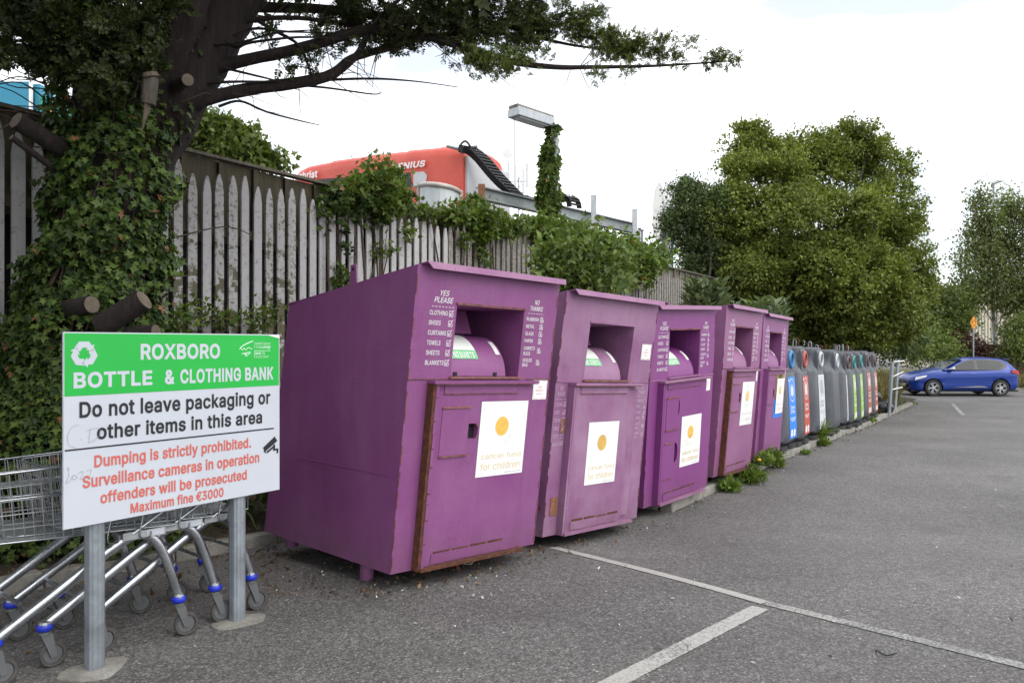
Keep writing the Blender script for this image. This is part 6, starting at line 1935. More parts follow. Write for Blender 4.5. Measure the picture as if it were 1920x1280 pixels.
def limb(pts, r, seg=9, nm='limb', n=5, mat='bark', wob=.05, parent=None, org=None):
    """pts: (u, v, Y)"""
    w_ = curve2([tuple(P(*p) - (org if org is not None else TB)) for p in pts], n)
    rr = np.interp(np.linspace(0, 1, len(w_)), np.linspace(0, 1, len(r)), r)
    MB().tube(w_, list(rr), seg, wob=wob).build(nm, M[mat], parent or tree, smooth=70)
    return w_


PXR = 6.0 / FPX
limb([(255, 300, 6.0), (320, 190, 6.05), (385, 90, 6.15), (450, -10, 6.3), (540, -140, 6.5), (600, -320, 6.6), (640, -560, 6.8)], [.26, .25, .22, .19, .17, .13, .06], 14)
limb([(225, 260, 6.0), (285, 130, 5.85), (335, 20, 5.8), (370, -130, 5.9), (380, -420, 6.0), (395, -760, 6.1)], [.25, .22, .19, .17, .13, .05], 12)
limb([(230, 240, 6.05), (190, 120, 6.1), (150, 10, 6.2), (120, -140, 6.3), (60, -420, 6.5)], [.26, .22, .19, .16, .08], 12)
limb([(205, 200, 5.95), (150, 100, 5.8), (80, 55, 5.7), (0, 28, 5.6), (-140, -20, 5.4), (-320, -60, 5.2)], [.12, .10, .085, .08, .06, .03], 9)
limb([(200, 280, 5.9), (150, 130, 5.75), (60, 70, 5.6), (-40, 40, 5.5)], [.06, .05, .035, .02], 7)
B1 = limb([(325, 205, 5.95), (400, 182, 6.0), (470, 167, 6.1), (560, 155, 6.2), (622, 140, 6.3), (660, 110, 6.35), (720, 92, 6.4), (790, 72, 6.5), (860, 62, 6.6)], [.060, .054, .050, .048, .044, .034, .030, .026, .018], 8)
B2 = limb([(335, 150, 6.05), (440, 118, 6.1), (560, 92, 6.2), (680, 58, 6.3), (770, 62, 6.35), (870, 88, 6.4), (960, 116, 6.45), (1040, 126, 6.5), (1120, 126, 6.5), (1220, 124, 6.5), (1310, 119, 6.5), (1375, 114, 6.5)], [.052, .050, .046, .044, .038, .034, .028, .022, .017, .012, .008, .005], 8)
B3 = limb([(430, 10, 6.3), (500, 14, 6.35), (600, 17, 6.45), (700, 28, 6.5), (800, 45, 6.6), (900, 58, 6.65), (1000, 70, 6.7), (1080, 86, 6.7), (1190, 100, 6.7)], [.050, .046, .040, .034, .028, .022, .017, .011, .006], 8)
B4 = limb([(395, 55, 6.2), (470, 38, 6.2), (560, 34, 6.3), (660, 48, 6.35), (760, 60, 6.4)], [.028, .022, .018, .014, .008], 7)
B5 = limb([(640, 130, 6.32), (672, 100, 6.3), (690, 62, 6.3), (715, 30, 6.25), (760, -10, 6.2)], [.034, .028, .022, .018, .012], 7)
B6 = limb([(450, 20, 6.25), (510, 55, 6.2), (560, 85, 6.15), (580, 130, 6.15), (588, 145, 6.15)], [.020, .016, .012, .009, .006], 6)
B7 = limb([(780, 66, 6.4), (840, 82, 6.3), (880, 105, 6.2), (915, 125, 6.1), (930, 138, 6.05)], [.022, .018, .014, .010, .006], 6)
B8 = limb([(860, 40, 6.6), (960, 52, 6.55), (1050, 46, 6.5), (1120, 22, 6.5)], [.018, .013, .009, .004], 6)
B9 = limb([(470, -60, 6.4), (600, -70, 6.3), (760, -60, 6.2), (900, -40, 6.1), (1020, 5, 6.0)], [.06, .05, .038, .025, .01], 7)
B10 = limb([(400, 60, 6.2), (440, 88, 6.0), (470, 80, 5.9), (560, 70, 5.8), (640, 74, 5.8)], [.018, .014, .011, .008, .004], 6)
limb([(410, 200, 6.0), (450, 190, 6.0), (500, 210, 5.95), (560, 226, 5.9), (600, 235, 5.9)], [.012, .010, .008, .006, .003], 5, 'twig')
limb([(560, 160, 6.2), (620, 166, 6.2), (700, 177, 6.2), (715, 172, 6.2)], [.012, .009, .006, .003], 5, 'twig')
limb([(620, 150, 6.3), (700, 148, 6.3), (780, 153, 6.3), (860, 164, 6.3)], [.013, .010, .006, .003], 5, 'twig')
limb([(372, 158, 6.0), (430, 154, 6.0), (520, 153, 6.1)], [.016, .012, .006], 5, 'twig')
limb([(395, 85, 6.1), (470, 55, 6.1), (540, 60, 6.1), (620, 62, 6.2)], [.017, .012, .009, .004], 5, 'twig')
limb([(420, 128, 6.05), (470, 140, 6.05), (520, 152, 6.1)], [.012, .010, .006], 5, 'twig')
limb([(390, 86, 6.0), (450, 80, 5.95), (520, 62, 5.9), (600, 56, 5.9)], [.013, .010, .008, .003], 5, 'twig')

# cypress sprays: flat plumes of scale leaves
_sp_v, _sp_f = [], []
for k in range(6):
    x = .05 + .85 * k / 5
    for sg in (1, -1):
        l = .46 * (1 - .5 * k / 5)
        b = len(_sp_v)
        a_ = .95 - .08 * k
        q = np.array([math.cos(a_), sg * math.sin(a_), .25 * (1 if k % 2 else -1)]) * l
        s_ = np.array([-q[1], q[0], .35 * l]) * .24
        o_ = np.array([x, 0, 0])
        _sp_v += [o_, o_ + q * .5 + s_, o_ + q, o_ + q * .5 - s_]
        _sp_f += [[b, b + 1, b + 2], [b, b + 2, b + 3]]
b = len(_sp_v); _sp_v += [[0, -.02, 0], [0, .02, 0], [1.15, 0, 0]]; _sp_f.append([b, b + 1, b + 2])
SPRAY = (np.array(_sp_v), np.array(_sp_f))


def clumps_px(lst, dens, sizer, mat, name, parent, org, tmpl=SPRAY, updir=(0, 0, .6), flat=1.0, xdir=None, jit=.9):
    """lst: (u, v, Y, ru, rv): leafy masses; leaves crowd into small tufts inside each"""
    Pt, X = [], []
    for u, v, Y, ru, rv in lst:
        c = np.array(P(u, v, Y)); rx, rz = ru / FPX * Y, rv / FPX * Y
        ry = (rx + rz) * .5 * flat
        nt_ = max(3, int(dens * (rx * rz * 12)))
        tuft = RNG.normal(size=(nt_, 3)); tuft = norm(tuft) * RNG.uniform(.1, 1, (nt_, 1)) ** .5
        for q in tuft:
            m_ = RNG.integers(5, 13)
            Pt.append(c + q * np.array([rx, ry, rz]) + RNG.normal(size=(m_, 3)) * .035)
            X.append(np.repeat(q[None], m_, 0) * .7)
    Pt = np.concatenate(Pt); X = np.concatenate(X) + (np.array(xdir) if xdir is not None else 0)
    Fr = frames(len(Pt), X, np.array(updir), jit)
    return scatter(name, tmpl, Pt, RNG.uniform(*sizer, len(Pt)), mat, Fr, parent, org)


main = [(640, 40, 6.4, 50, 20), (700, 20, 6.4, 70, 28), (760, 45, 6.3, 70, 30), (820, 20, 6.5, 60, 35), (870, 60, 6.5, 60, 30), (900, 20, 6.6, 70, 38), (960, 70, 6.5, 60, 24),
        (980, 30, 6.6, 50, 30), (640, 75, 6.3, 35, 14), (640, 0, 6.3, 50, 14), (720, 75, 6.4, 60, 18), (800, 70, 6.45, 60, 16), (1000, 55, 6.6, 40, 24), (660, 35, 6.3, 26, 20), (595, 62, 6.2, 22, 12), (505, 68, 6.1, 24, 12), (585, 112, 6.15, 20, 16), (545, 122, 6.1, 16, 9), (700, 85, 6.3, 24, 14), (560, 6, 6.3, 40, 7), (860, 85, 6.3, 40, 18)]
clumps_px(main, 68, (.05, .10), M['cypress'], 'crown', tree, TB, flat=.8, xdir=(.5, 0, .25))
tips = [(930, 122, 6.05, 34, 16), (905, 112, 6.1, 26, 16), (950, 105, 6.2, 26, 14), (985, 118, 6.2, 20, 6), (1090, 30, 6.5, 40, 11), (1120, 22, 6.5, 14, 8), (1060, 45, 6.5, 40, 12), (1010, 52, 6.55, 30, 12), (1050, 12, 6.4, 10, 10),
        (1085, 62, 6.6, 24, 12), (1110, 70, 6.6, 30, 14), (1145, 76, 6.6, 24, 18), (1180, 92, 6.6, 28, 16), (1195, 84, 6.6, 20, 16), (1215, 100, 6.6, 20, 10), (1250, 98, 6.55, 16, 12), (1265, 110, 6.5, 14, 8), (1238, 74, 6.5, 10, 8), (1258, 68, 6.5, 8, 7), (1290, 84, 6.5, 10, 7),
        (1350, 114, 6.5, 22, 9), (1372, 114, 6.5, 12, 5), (1330, 118, 6.5, 8, 5), (1115, 137, 6.45, 24, 5), (1180, 134, 6.45, 12, 6), (1022, 104, 6.4, 10, 8), (880, 105, 6.2, 22, 12), (1150, 100, 6.6, 40, 8)]
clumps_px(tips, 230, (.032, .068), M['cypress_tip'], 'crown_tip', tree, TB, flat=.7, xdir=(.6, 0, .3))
front = [(150, 60, 5.45, 60, 40), (240, 60, 5.4, 60, 40), (290, 30, 5.5, 40, 34), (180, 150, 5.4, 60, 30), (260, 110, 5.4, 44, 24), (110, 60, 5.4, 50, 30), (320, 10, 5.6, 34, 24), (60, 90, 5.5, 70, 25), (20, 70, 5.4, 50, 14), (110, 110, 5.5, 40, 20), (40, 15, 5.6, 70, 14), (140, 90, 5.5, 60, 40), (200, 80, 5.45, 50, 30), (120, 30, 5.6, 70, 26), (190, 30, 5.6, 60, 26), (260, 50, 5.6, 40, 30), (60, -10, 5.6, 90, 20), (165, 130, 5.5, 50, 24), (230, 105, 5.5, 40, 18), (85, 60, 5.45, 30, 12), (15, 108, 5.3, 26, 10)]
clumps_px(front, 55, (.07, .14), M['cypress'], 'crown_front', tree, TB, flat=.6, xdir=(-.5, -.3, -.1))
# the crown above the picture goes on: it shades what stands below
upper = []
for _ in range(75):
    a = RNG.uniform(0, 2 * math.pi); r_ = RNG.uniform(.3, 2.9); z = RNG.uniform(5.2, 9.5)
    q = np.array([TB.x + .3 + r_ * math.cos(a) * (1.1 if math.cos(a) > 0 else 1), TB.y + .3 + r_ * math.sin(a) * .9, z])
    if (z - CAMH) / q[1] < 0.50 + .0: continue
    upper.append(q)
# boughs added out of view, over the trolleys, to shade the nearest bank's side
while len(upper) < 98:
    q = np.array([RNG.uniform(-5.6, -0.6), RNG.uniform(1.8, 6.5), RNG.uniform(3.0, 7.0)])
    if np.hypot(q[0] - TB.x, q[1] - TB.y) > 5.2: continue
    mg = .75 / q[1]
    if (q[2] - CAMH) / q[1] < .46 + mg * .6 and abs(q[0]) / q[1] < .66 + mg * 1.6: continue
    if q[1] < 1.6: continue
    if q[0] > -1.2 and q[1] < 3.5: continue
    upper.append(q)
Pt = np.concatenate([q + RNG.normal(size=(130, 3)) * np.array([.55, .55, .2]) for q in upper if True])
pu = 960 + FPX * Pt[:, 0] / np.maximum(Pt[:, 1], .05); pv = HZ - FPX * (Pt[:, 2] - CAMH) / np.maximum(Pt[:, 1], .05)
Pt = Pt[~((pu > -260) & (pu < 2200) & (pv > -150) & (Pt[:, 1] < 5.0)) & (Pt[:, 1] > .8)]
scatter('upper_crown_shade_boughs', SPRAY, Pt, RNG.uniform(.18, .34, len(Pt)), M['cypress'], frames(len(Pt), None, np.array([0, 0, .6]), .9), tree, TB)
# hair-fine dead twigs hanging about the limbs
mb = MB()
for src, k_ in ((B1, 26), (B2, 26), (B3, 16), (B4, 10), (B5, 8)):
    for _ in range(k_):
        p = Vector(random.choice(src[: int(len(src) * .8)]))
        d = Vector((random.uniform(-.2, .5), random.uniform(-.3, .3), random.uniform(-.35, .3)))
        q = p + d * .5 + Vector((0, 0, random.uniform(-.05, .05)))
        mb.tube([p, q, p + d * random.uniform(.8, 1.2)], [.004, .003, .0015], 4, cap=False)
mb.build('fine_twigs', M['dead_twig'], tree, kind='stuff')
# stubs with sawn faces
def stub(a, b, r, label=None):
    pa, pb = P(*a) - TB, P(*b) - TB
    o = MB().tube([pa, pa.lerp(pb, .5), pb], [r * 1.15, r * 1.03, r], 14, wob=.03).build('branch_stub', M['bark'], tree, smooth=60, label=label)
    d = (pb - pa).normalized()
    MB().tube([pb + d * .0015, pb + d * .004], r * .93, 14).build('sawn_face', M['cut_wood'], o)
    return o


stub((150, 300, 5.75), (30, 226, 5.35), .062, 'thick sawn branch reaching left over the fence')
stub((120, 330, 5.6), (22, 258, 5.3), .022)
stub((95, 585, 5.55), (172, 571, 5.36), .062, 'round sawn stump low on the trunk')
stub((190, 612, 5.42), (270, 562, 5.40), .075)
stub((240, 628, 5.50), (292, 622, 5.46), .055)
stub((315, 120, 5.75), (292, 94, 5.45), .036)
stub((330, 160, 5.8), (352, 150, 5.6), .045)
pts = [P(283, 146, 5.40) - TB, P(281, 170, 5.39) - TB, P(278, 196, 5.39) - TB]
o = MB().tube(pts, [.047, .050, .045], 12, wob=.10).build('torn_stub', M['bark_grey'], tree, smooth=50, label='torn stub with a pale split end hanging down the trunk')
MB().tube([P(277, 190, 5.39) - TB, P(274, 208, 5.385) - TB, P(270, 228, 5.40) - TB, P(265, 252, 5.43) - TB], [.040, .034, .018, .003], 9, flat=.45, wob=.15).build('split_end', M['cut_wood'], o, smooth=40)
MB().tube([P(281, 137, 5.38) - TB, P(283, 145, 5.385) - TB], [.050, .052], 12).build('sawn_face', M['cut_wood'], o)
# bare climber stems and twigs beside the trunk
for pts, r in (([(318, 285, 6.3), (312, 370, 6.3), (300, 430, 6.3), (290, 520, 6.3), (280, 600, 6.3)], [.02, .018, .015, .013, .012]),
               ([(330, 375, 6.2), (312, 395, 6.2), (290, 440, 6.2), (262, 480, 6.2)], [.022, .018, .014, .010]),
               ([(60, 275, 5.7), (160, 285, 5.6), (230, 287, 5.6), (330, 290, 6.0)], [.006, .006, .005, .003]),
               ([(250, 470, 6.0), (330, 445, 6.1), (420, 425, 6.2), (470, 440, 6.2)], [.009, .007, .005, .003]),
               ([(225, 520, 6.0), (300, 520, 6.0), (370, 515, 6.1)], [.008, .006, .004])):
    limb(pts, r, 6, 'dead_stem', 4, 'dead_twig')
for k in range(14):
    a, bq = RNG.uniform(0, 110), RNG.uniform(120, 230)
    limb([(a + 90, bq + 40, 5.8), (a + 30, bq + RNG.uniform(-10, 30), 5.7), (a - 40, bq + RNG.uniform(-30, 40), 5.6), (a - 100, bq + RNG.uniform(-60, 60), 5.5)], [.006, .005, .004, .002], 4, 'dead_stem', 4, 'dead_twig')

# ------------------------------------------------------------------ ivy on the trunk
ivy = thing('ivy', 'dark glossy ivy covering the cypress trunk and spilling over the ground behind the trolleys', 'ivy', TB)
Pt, Nn = [], []
def trunk_c(v):
    vv = [0, 100, 180, 250, 330, 430, 560, 720, 900, 1010]
    uc = [250, 240, 232, 225, 218, 210, 185, 150, 130, 130]
    rr = [130, 130, 130, 118, 112, 112, 130, 190, 230, 240]
    return np.interp(v, vv, uc), np.interp(v, vv, rr)
for _ in range(15500):
    v = RNG.uniform(20, 1000) if RNG.uniform() < .8 else RNG.uniform(420, 800)
    uc, rr = trunk_c(v)
    if v < 220 and RNG.uniform() < .45: continue
    th = RNG.uniform(-1.75, 1.75)
    lump = .78 + .30 * math.sin(v * .045 + th * 3.1) * .5 + .22 * RNG.uniform()
    rad = rr / FPX * 5.9 * lump
    c = P(uc, v, 5.98)
    p = np.array([c.x + math.sin(th) * rad, c.y - math.cos(th) * min(rad, .62), c.z + RNG.normal() * .05])
    if p[2] < zg(p[1]) + .05: continue
    # leave dark hollows between the ivy's tufts
    if math.sin(v * .031 + 1.3) * math.sin(th * 4.7 + v * .011) > .62 and RNG.uniform() < .85: continue
    Pt.append(p); Nn.append([math.sin(th), -math.cos(th), .55])
Pt, Nn = np.array(Pt), np.array(Nn)
near = np.argsort(Pt[:, 1] + RNG.normal(size=len(Pt)) * .12)
NL = 300
Fr = frames(len(Pt), np.tile([0, 0, -.9], (len(Pt), 1)) + Nn * .3, Nn * 1.4, .55)
sz = RNG.uniform(.032, .082, len(Pt))
scatter('foliage', IVY, Pt[near[NL:]], sz[near[NL:]], M['ivy'], Fr[near[NL:]], ivy, TB, kind='stuff')
lm = [np_mesh('leaf', IVY[0], IVY[1], M[m_]) for m_ in ('ivy', 'ivy', 'ivy_bright')]
for k in near[:NL]:
    mx = Matrix([list(r_) for r_ in Fr[k]]).to_4x4()
    mx.translation = Vector(Pt[k]) - TB
    o = place('leaf', lm[random.randrange(3)], ivy, mat=mx @ Matrix.Scale(sz[k] * 1.1, 4))
for k in range(16):
    u0 = 130 + k * 12; pts = []
    for v in np.linspace(900, 150 + RNG.uniform(0, 250), 9):
        uc, rr = trunk_c(v)
        th = -1.2 + 2.4 * k / 15 + .15 * math.sin(v * .02 + k)
        c = P(uc, v, 5.98); rad = min(rr / FPX * 5.9 * .80, .50)
        pts.append(tuple(Vector((c.x + math.sin(th) * rad, c.y - math.cos(th) * rad, c.z)) - TB))
    MB().tube(curve2(pts, 3), .007, 5).build('stem', M['dead_twig'], ivy, smooth=60)
# ivy and bramble running along the bed to the left and behind the trolleys
Pt = []
for _ in range(5200):
    s, w = RNG.uniform(-5.2, .9), RNG.uniform(.05, 1.05)
    q = fp(s, w)
    hmax = .25 + 1.15 * np.interp(s, [-5.2, -2.2, -1.2, -.4, .4, .9], [.8, 1.0, .75, .35, .12, .05]) * (1 - .55 * w)
    Pt.append([q.x, q.y, .10 + RNG.uniform(0, 1) ** .7 * hmax])
Pt = np.array(Pt)
scatter('ground_foliage', IVY, Pt, RNG.uniform(.04, .085, len(Pt)), M['ivy'], frames(len(Pt), None, np.array([.5, -.6, .8]), .7), ivy, TB, kind='stuff')


# ------------------------------------------------------------------ shrubs and climbers on the fence
def shrub(name, label, cat, lobes, mat, n, size, tmpl=LEAF, group=None, up=.7, stems=3, droop=0.0, depth=1.0, base=None, tuft=.10, per=14):
    """lobes: (u, v, Y, ru, rv)"""
    c0 = P(*lobes[0][:3])
    bz = base if base is not None else zg(c0.y) + .05
    org = Vector((c0.x, c0.y, bz))
    t = thing(name, label, cat, org, 0, group)
    area = np.array([l[3] * l[4] for l in lobes], float); area /= area.sum()
    Pt, X = [], []
    for (u, v, Y, ru, rv), a in zip(lobes, area):
        c = np.array(P(u, v, Y)); r3 = np.array([ru / FPX * Y, (ru + rv) * .5 / FPX * Y * depth, rv / FPX * Y])
        k = max(2, int(n * a / per))
        d = norm(RNG.normal(size=(k, 3))) * (RNG.uniform(.15, 1.08, (k, 1)) ** .6)
        for q in d:
            m_ = per
            Pt.append(c + q * r3 + RNG.normal(size=(m_, 3)) * tuft * np.array([1, 1, .7]))
            X.append(np.repeat(q[None], m_, 0))
    Pt, X = np.concatenate(Pt), np.concatenate(X)
    X = X * .6 + np.array([0, 0, -droop])
    scatter('foliage', tmpl, Pt, RNG.uniform(size * .6, size * 1.25, len(Pt)), mat, frames(len(Pt), X, np.array([0, -.2, up]), .7), t, org)
    for k in range(stems):
        u, v, Y, ru, rv = lobes[k % len(lobes)]
        q = P(u + RNG.uniform(-.3, .3) * ru, v - .3 * rv, Y) - org
        a = Vector((RNG.uniform(-.15, .15), RNG.uniform(-.1, .1), 0))
        mid = a.lerp(q, .5) + Vector((RNG.uniform(-.12, .12), RNG.uniform(-.1, .1), 0))
        MB().tube(curve2([tuple(a), tuple(mid), tuple(q)], 4), [.02] * 4 + [.015] * 3 + [.008] * 2, 6).build('stem', M['dead_twig'], t, smooth=60)
    return t


fy_ = fence_Y
shrub('climbing_shrub', 'tallest bright green climber rising over the fence in front of the red machine', 'climber',
      [(700, 350, fy_(700), 44, 22), (665, 352, fy_(665), 30, 14), (730, 350, fy_(730), 24, 26), (718, 306, fy_(718), 6, 16), (690, 308, fy_(690), 7, 8), (742, 372, fy_(742), 20, 22), (700, 386, fy_(700), 46, 20), (645, 360, fy_(645), 20, 10), (738, 330, fy_(738), 14, 10)], M['shrub'], 3600, .085, MAPLE, stems=5, tuft=.07)
shrub('trailing_ivy', 'dark ivy trailing down the pickets below the tall climber', 'climber',
      [(635, 375, fy_(635) - .1, 24, 18), (665, 385, fy_(665) - .1, 34, 22), (612, 400, fy_(612) - .08, 10, 30), (640, 420, fy_(640) - .08, 10, 30), (700, 420, fy_(700) - .1, 30, 10), (645, 470, fy_(645) - .06, 6, 26), (760, 385, fy_(760), 24, 16)], M['ivy'], 800, .075, IVY, stems=4, tuft=.06)
shrub('trailing_ivy', 'thin creeper with a few leaves on the pickets just above the nearest purple bank', 'climber',
      [(640, 520, fy_(640) - .1, 22, 18), (628, 540, fy_(628) - .1, 12, 12), (708, 470, fy_(708) - .1, 8, 20), (732, 462, fy_(732) - .1, 6, 14)], M['shrub'], 240, .075, MAPLE, stems=4, tuft=.05, per=6)
shrub('climbing_shrub', 'green climber spilling over the fence below the rusty post stub', 'climber',
      [(885, 400, fy_(885), 44, 16), (925, 418, fy_(925), 44, 22), (895, 378, fy_(895), 16, 12), (850, 405, fy_(850), 30, 10), (960, 425, fy_(960), 30, 14), (900, 430, fy_(900) - .1, 34, 14)], M['shrub'], 3000, .09, MAPLE, stems=4, tuft=.08)
shrub('trailing_ivy', 'thin strands of ivy hanging on the grey pickets above the second bank', 'climber',
      [(900, 460, fy_(900) - .1, 6, 26), (870, 450, fy_(870) - .1, 5, 20), (800, 400, fy_(800) - .05, 24, 10), (908, 490, fy_(908) - .1, 8, 12), (760, 440, fy_(760) - .1, 5, 18)], M['shrub'], 500, .08, MAPLE, stems=3, tuft=.06)
shrub('elder_bush', 'broad leafy elder bush standing in front of the fence behind the second bank', 'bush',
      [(1075, 485, 11.2, 60, 34), (1110, 520, 11.0, 60, 36), (1060, 530, 11.0, 46, 26), (1120, 470, 11.4, 46, 26), (1100, 445, 11.6, 26, 18), (1150, 500, 11.6, 30, 40), (1040, 500, 11.4, 26, 40)], M['elder'], 5200, .12, LEAF, stems=8, tuft=.11, up=.9)
shrub('climbing_shrub', 'mass of green climber over the fence top right of the ivy clad lamp post', 'climber',
      [(1060, 440, 14.0, 50, 22), (1010, 440, 13.7, 40, 22), (985, 432, 13.5, 30, 14), (1150, 470, 15.4, 50, 24), (1100, 455, 14.6, 50, 20), (1200, 490, 16.6, 46, 22), (1225, 478, 17.2, 24, 24), (1180, 470, 16, 30, 20)], M['shrub'], 6200, .12, MAPLE, stems=5, tuft=.12)
shrub('trailing_ivy', 'ivy strands dangling over the far grey pickets beside the elder bush', 'climber',
      [(1185, 515, 15.9, 26, 12), (1215, 520, 16.6, 14, 22), (1165, 500, 15.2, 20, 12)], M['shrub'], 500, .11, MAPLE, stems=2, tuft=.08)

shrub('trailing_ivy', 'low pale green shoots at the pickets just above the top of the sign', 'climber',
      [(415, 605, fy_(415) - .25, 26, 16), (480, 600, fy_(480) - .25, 26, 18), (330, 600, fy_(330) - .3, 26, 24), (505, 585, fy_(505) - .25, 14, 14), (375, 570, fy_(375) - .25, 10, 18)], M['shrub'], 520, .06, MAPLE, stems=6, tuft=.07, per=8)


def buddleia(label, u0, v0, Y, ntips, ru, rv, basez=0.05):
    c0 = P(u0, v0, Y)
    org = Vector((c0.x, c0.y, zg(Y) + basez))
    t = thing('buddleia', label, 'bush', org, 0, 'buddleia behind the purple banks')
    Pt, X = [], []
    for k in range(ntips):
        q = np.array(P(u0 + RNG.uniform(-1, 1) * ru, v0 + RNG.uniform(-1, 1) * rv, Y + RNG.uniform(-.4, .4)))
        a = np.array(org) + np.array([RNG.uniform(-.25, .25), RNG.uniform(-.2, .2), 0])
        mid = (a + q) / 2 + RNG.normal(size=3) * .1
        if k < 12:
            MB().tube(curve2([tuple(Vector(a) - org), tuple(Vector(mid) - org), tuple(Vector(q) - org)], 4), [.014] * 5 + [.007] * 4, 5).build('stem', M['dead_twig'], t, smooth=60)
        d = norm((q - mid)[None])[0]
        for j in range(11):
            pos = q - d * .07 * j
            for sg in (1, -1):
                a_ = RNG.uniform(0, 6.28)
                Pt.append(pos); X.append(np.array([math.cos(a_), math.sin(a_), .55 - .12 * (j % 3)]) + d * .3)
    Pt, X = np.array(Pt), np.array(X)
    scatter('foliage', (LEAF[0] * np.array([1, .55, 1.5]), LEAF[1]), Pt, RNG.uniform(.12, .24, len(Pt)), M['buddleia'], frames(len(Pt), X * 4, np.array([0, 0, 2.0]), .5), t, org)
    return t


buddleia('bushy grey green buddleia at the fence behind the third bank', 1328, 570, 12.6, 150, 40, 42)
buddleia('buddleia with arching pointed leaves behind the two far banks', 1415, 590, 13.2, 60, 50, 24)
buddleia('buddleia sprig with long leaves standing right of the last bank roof', 1450, 590, 13.4, 14, 26, 26)

# ------------------------------------------------------------------ trees
def tnorm(shape, lim=1.55):
    return np.clip(RNG.normal(size=shape), -lim, lim) * RNG.uniform(.55, 1.0, shape)


def crown_tree(name, label, cat, base, lobes, mat, n, size, trunk_r, group=None, tmpl=MAPLE, shell=(.72, 1.06), tuft=.34, up=.7, bark='bark_grey', droop=0.0, limbs=14, per=60, trunk_pts=None, inner=.12, flat=.55, jit=.75, sub=0):
    org = Vector(base)
    t = thing(name, label, cat, org, 0, group)
    vol = np.array([(l[3] * l[4]) for l in lobes], float); vol /= vol.sum()
    if sub:
        fine = []
        for u, v, Y, ru, rv in lobes:
            fine.append((u, v, Y, ru * .86, rv * .86))
            for _ in range(sub):
                dd = norm(RNG.normal(size=(1, 3)))[0]
                k_ = RNG.uniform(.24, .46)
                fine.append((u + dd[0] * ru * .92, v - dd[2] * rv * .92, Y + dd[1] * (ru + rv) * .45 / FPX * Y, ru * k_, rv * k_))
        lobes = fine
    vol = np.array([(l[3] * l[4]) for l in lobes], float); vol /= vol.sum()
    Pt, X, tips = [], [], []
    cs = [(np.array(P(*l[:3])), np.array([l[3] / FPX * l[2], .5 * (l[3] + l[4]) / FPX * l[2], l[4] / FPX * l[2]])) for l in lobes]
    for (c, r3), a in zip(cs, vol):
        k = max(3, int(n * a / per))
        d = norm(RNG.normal(size=(k, 3)))
        rad = RNG.uniform(shell[0], shell[1], (k, 1))
        ins = RNG.uniform(size=k) < inner
        rad[ins] *= RNG.uniform(.3, .8, (ins.sum(), 1))
        ctr = c + d * rad * r3
        # drop tufts buried inside another lobe
        keep = np.ones(k, bool)
        for c2, r2 in cs:
            if c2 is c: continue
            keep &= ~((((ctr - c2) / (r2 * .72)) ** 2).sum(1) < 1) | ins
        for q, dd in zip(ctr[keep], d[keep]):
            s_ = tuft * RNG.uniform(.55, 1.35)
            m_ = int(per * RNG.uniform(.6, 1.4))
            Pt.append(q + tnorm((m_, 3)) * s_ * np.array([1, 1, flat]) - np.array([0, 0, droop]) * np.abs(RNG.normal(size=(m_, 1))) * s_)
            X.append(np.repeat(dd[None], m_, 0)); tips.append(q)
    Pt, X = np.concatenate(Pt), np.concatenate(X)
    gz = zg(org.y)
    ok = Pt[:, 2] > gz + .1
    Pt, X = Pt[ok], X[ok]
    scatter('crown', tmpl, Pt, RNG.uniform(size * .6, size * 1.3, len(Pt)), mat, frames(len(Pt), X * .5 - np.array([0, 0, droop]), X * .45 + np.array([0, 0, up]), jit), t, org)
    top = np.mean([c for c, _ in cs], axis=0)
    tp = trunk_pts or [(0, 0, -.2), (.05, .02, 1.2), tuple((Vector(top) - org) * .55), tuple(Vector(top) - org)]
    w_ = curve2(tp, 6)
    MB().tube(w_, list(np.linspace(trunk_r, trunk_r * .25, len(w_))), 10, wob=.04).build('trunk', M[bark], t, smooth=70)
    for k in range(limbs):
        q = Vector(tips[int(RNG.integers(len(tips)))]) - org
        a = Vector(w_[int(len(w_) * RNG.uniform(.25, .8))])
        mid = a.lerp(q, .55) + Vector((RNG.normal() * .2, RNG.normal() * .2, -.10))
        ww = curve2([tuple(a), tuple(mid), tuple(q)], 5)
        MB().tube(ww, list(np.linspace(trunk_r * .32, .012, len(ww))), 6).build('limb', M[bark], t, smooth=70)
    return t


Y0 = 25.0
crown_tree('sycamore_tree', 'large rounded sycamore towering over the bottle banks', 'tree', (P(1560, 700, Y0).x, Y0 + .5, zg(Y0)),
           [(1395, 290, 25, 52, 52), (1480, 305, 25, 56, 42), (1440, 290, 25.2, 40, 40), (1410, 252, 25, 24, 22), (1450, 345, 24, 80, 70), (1530, 320, 25, 70, 60), (1585, 275, 25, 62, 44), (1640, 320, 25.5, 58, 56), (1540, 300, 24.6, 40, 40), (1665, 400, 25, 66, 70), (1690, 480, 25, 54, 70), (1380, 400, 24.4, 80, 70), (1340, 460, 24.6, 50, 70), (1510, 430, 23.2, 130, 80), (1420, 520, 23.4, 110, 70), (1560, 520, 23, 120, 80), (1660, 560, 24, 80, 70), (1710, 555, 25, 36, 60), (1500, 590, 24.2, 90, 56), (1600, 610, 24, 90, 50), (1440, 590, 24, 60, 40)],
           M['sycamore'], 270000, .11, .34, shell=(.70, 1.08), tuft=.215, inner=.30, limbs=26, per=95, tmpl=LEAF, jit=.5, flat=.68, sub=6)
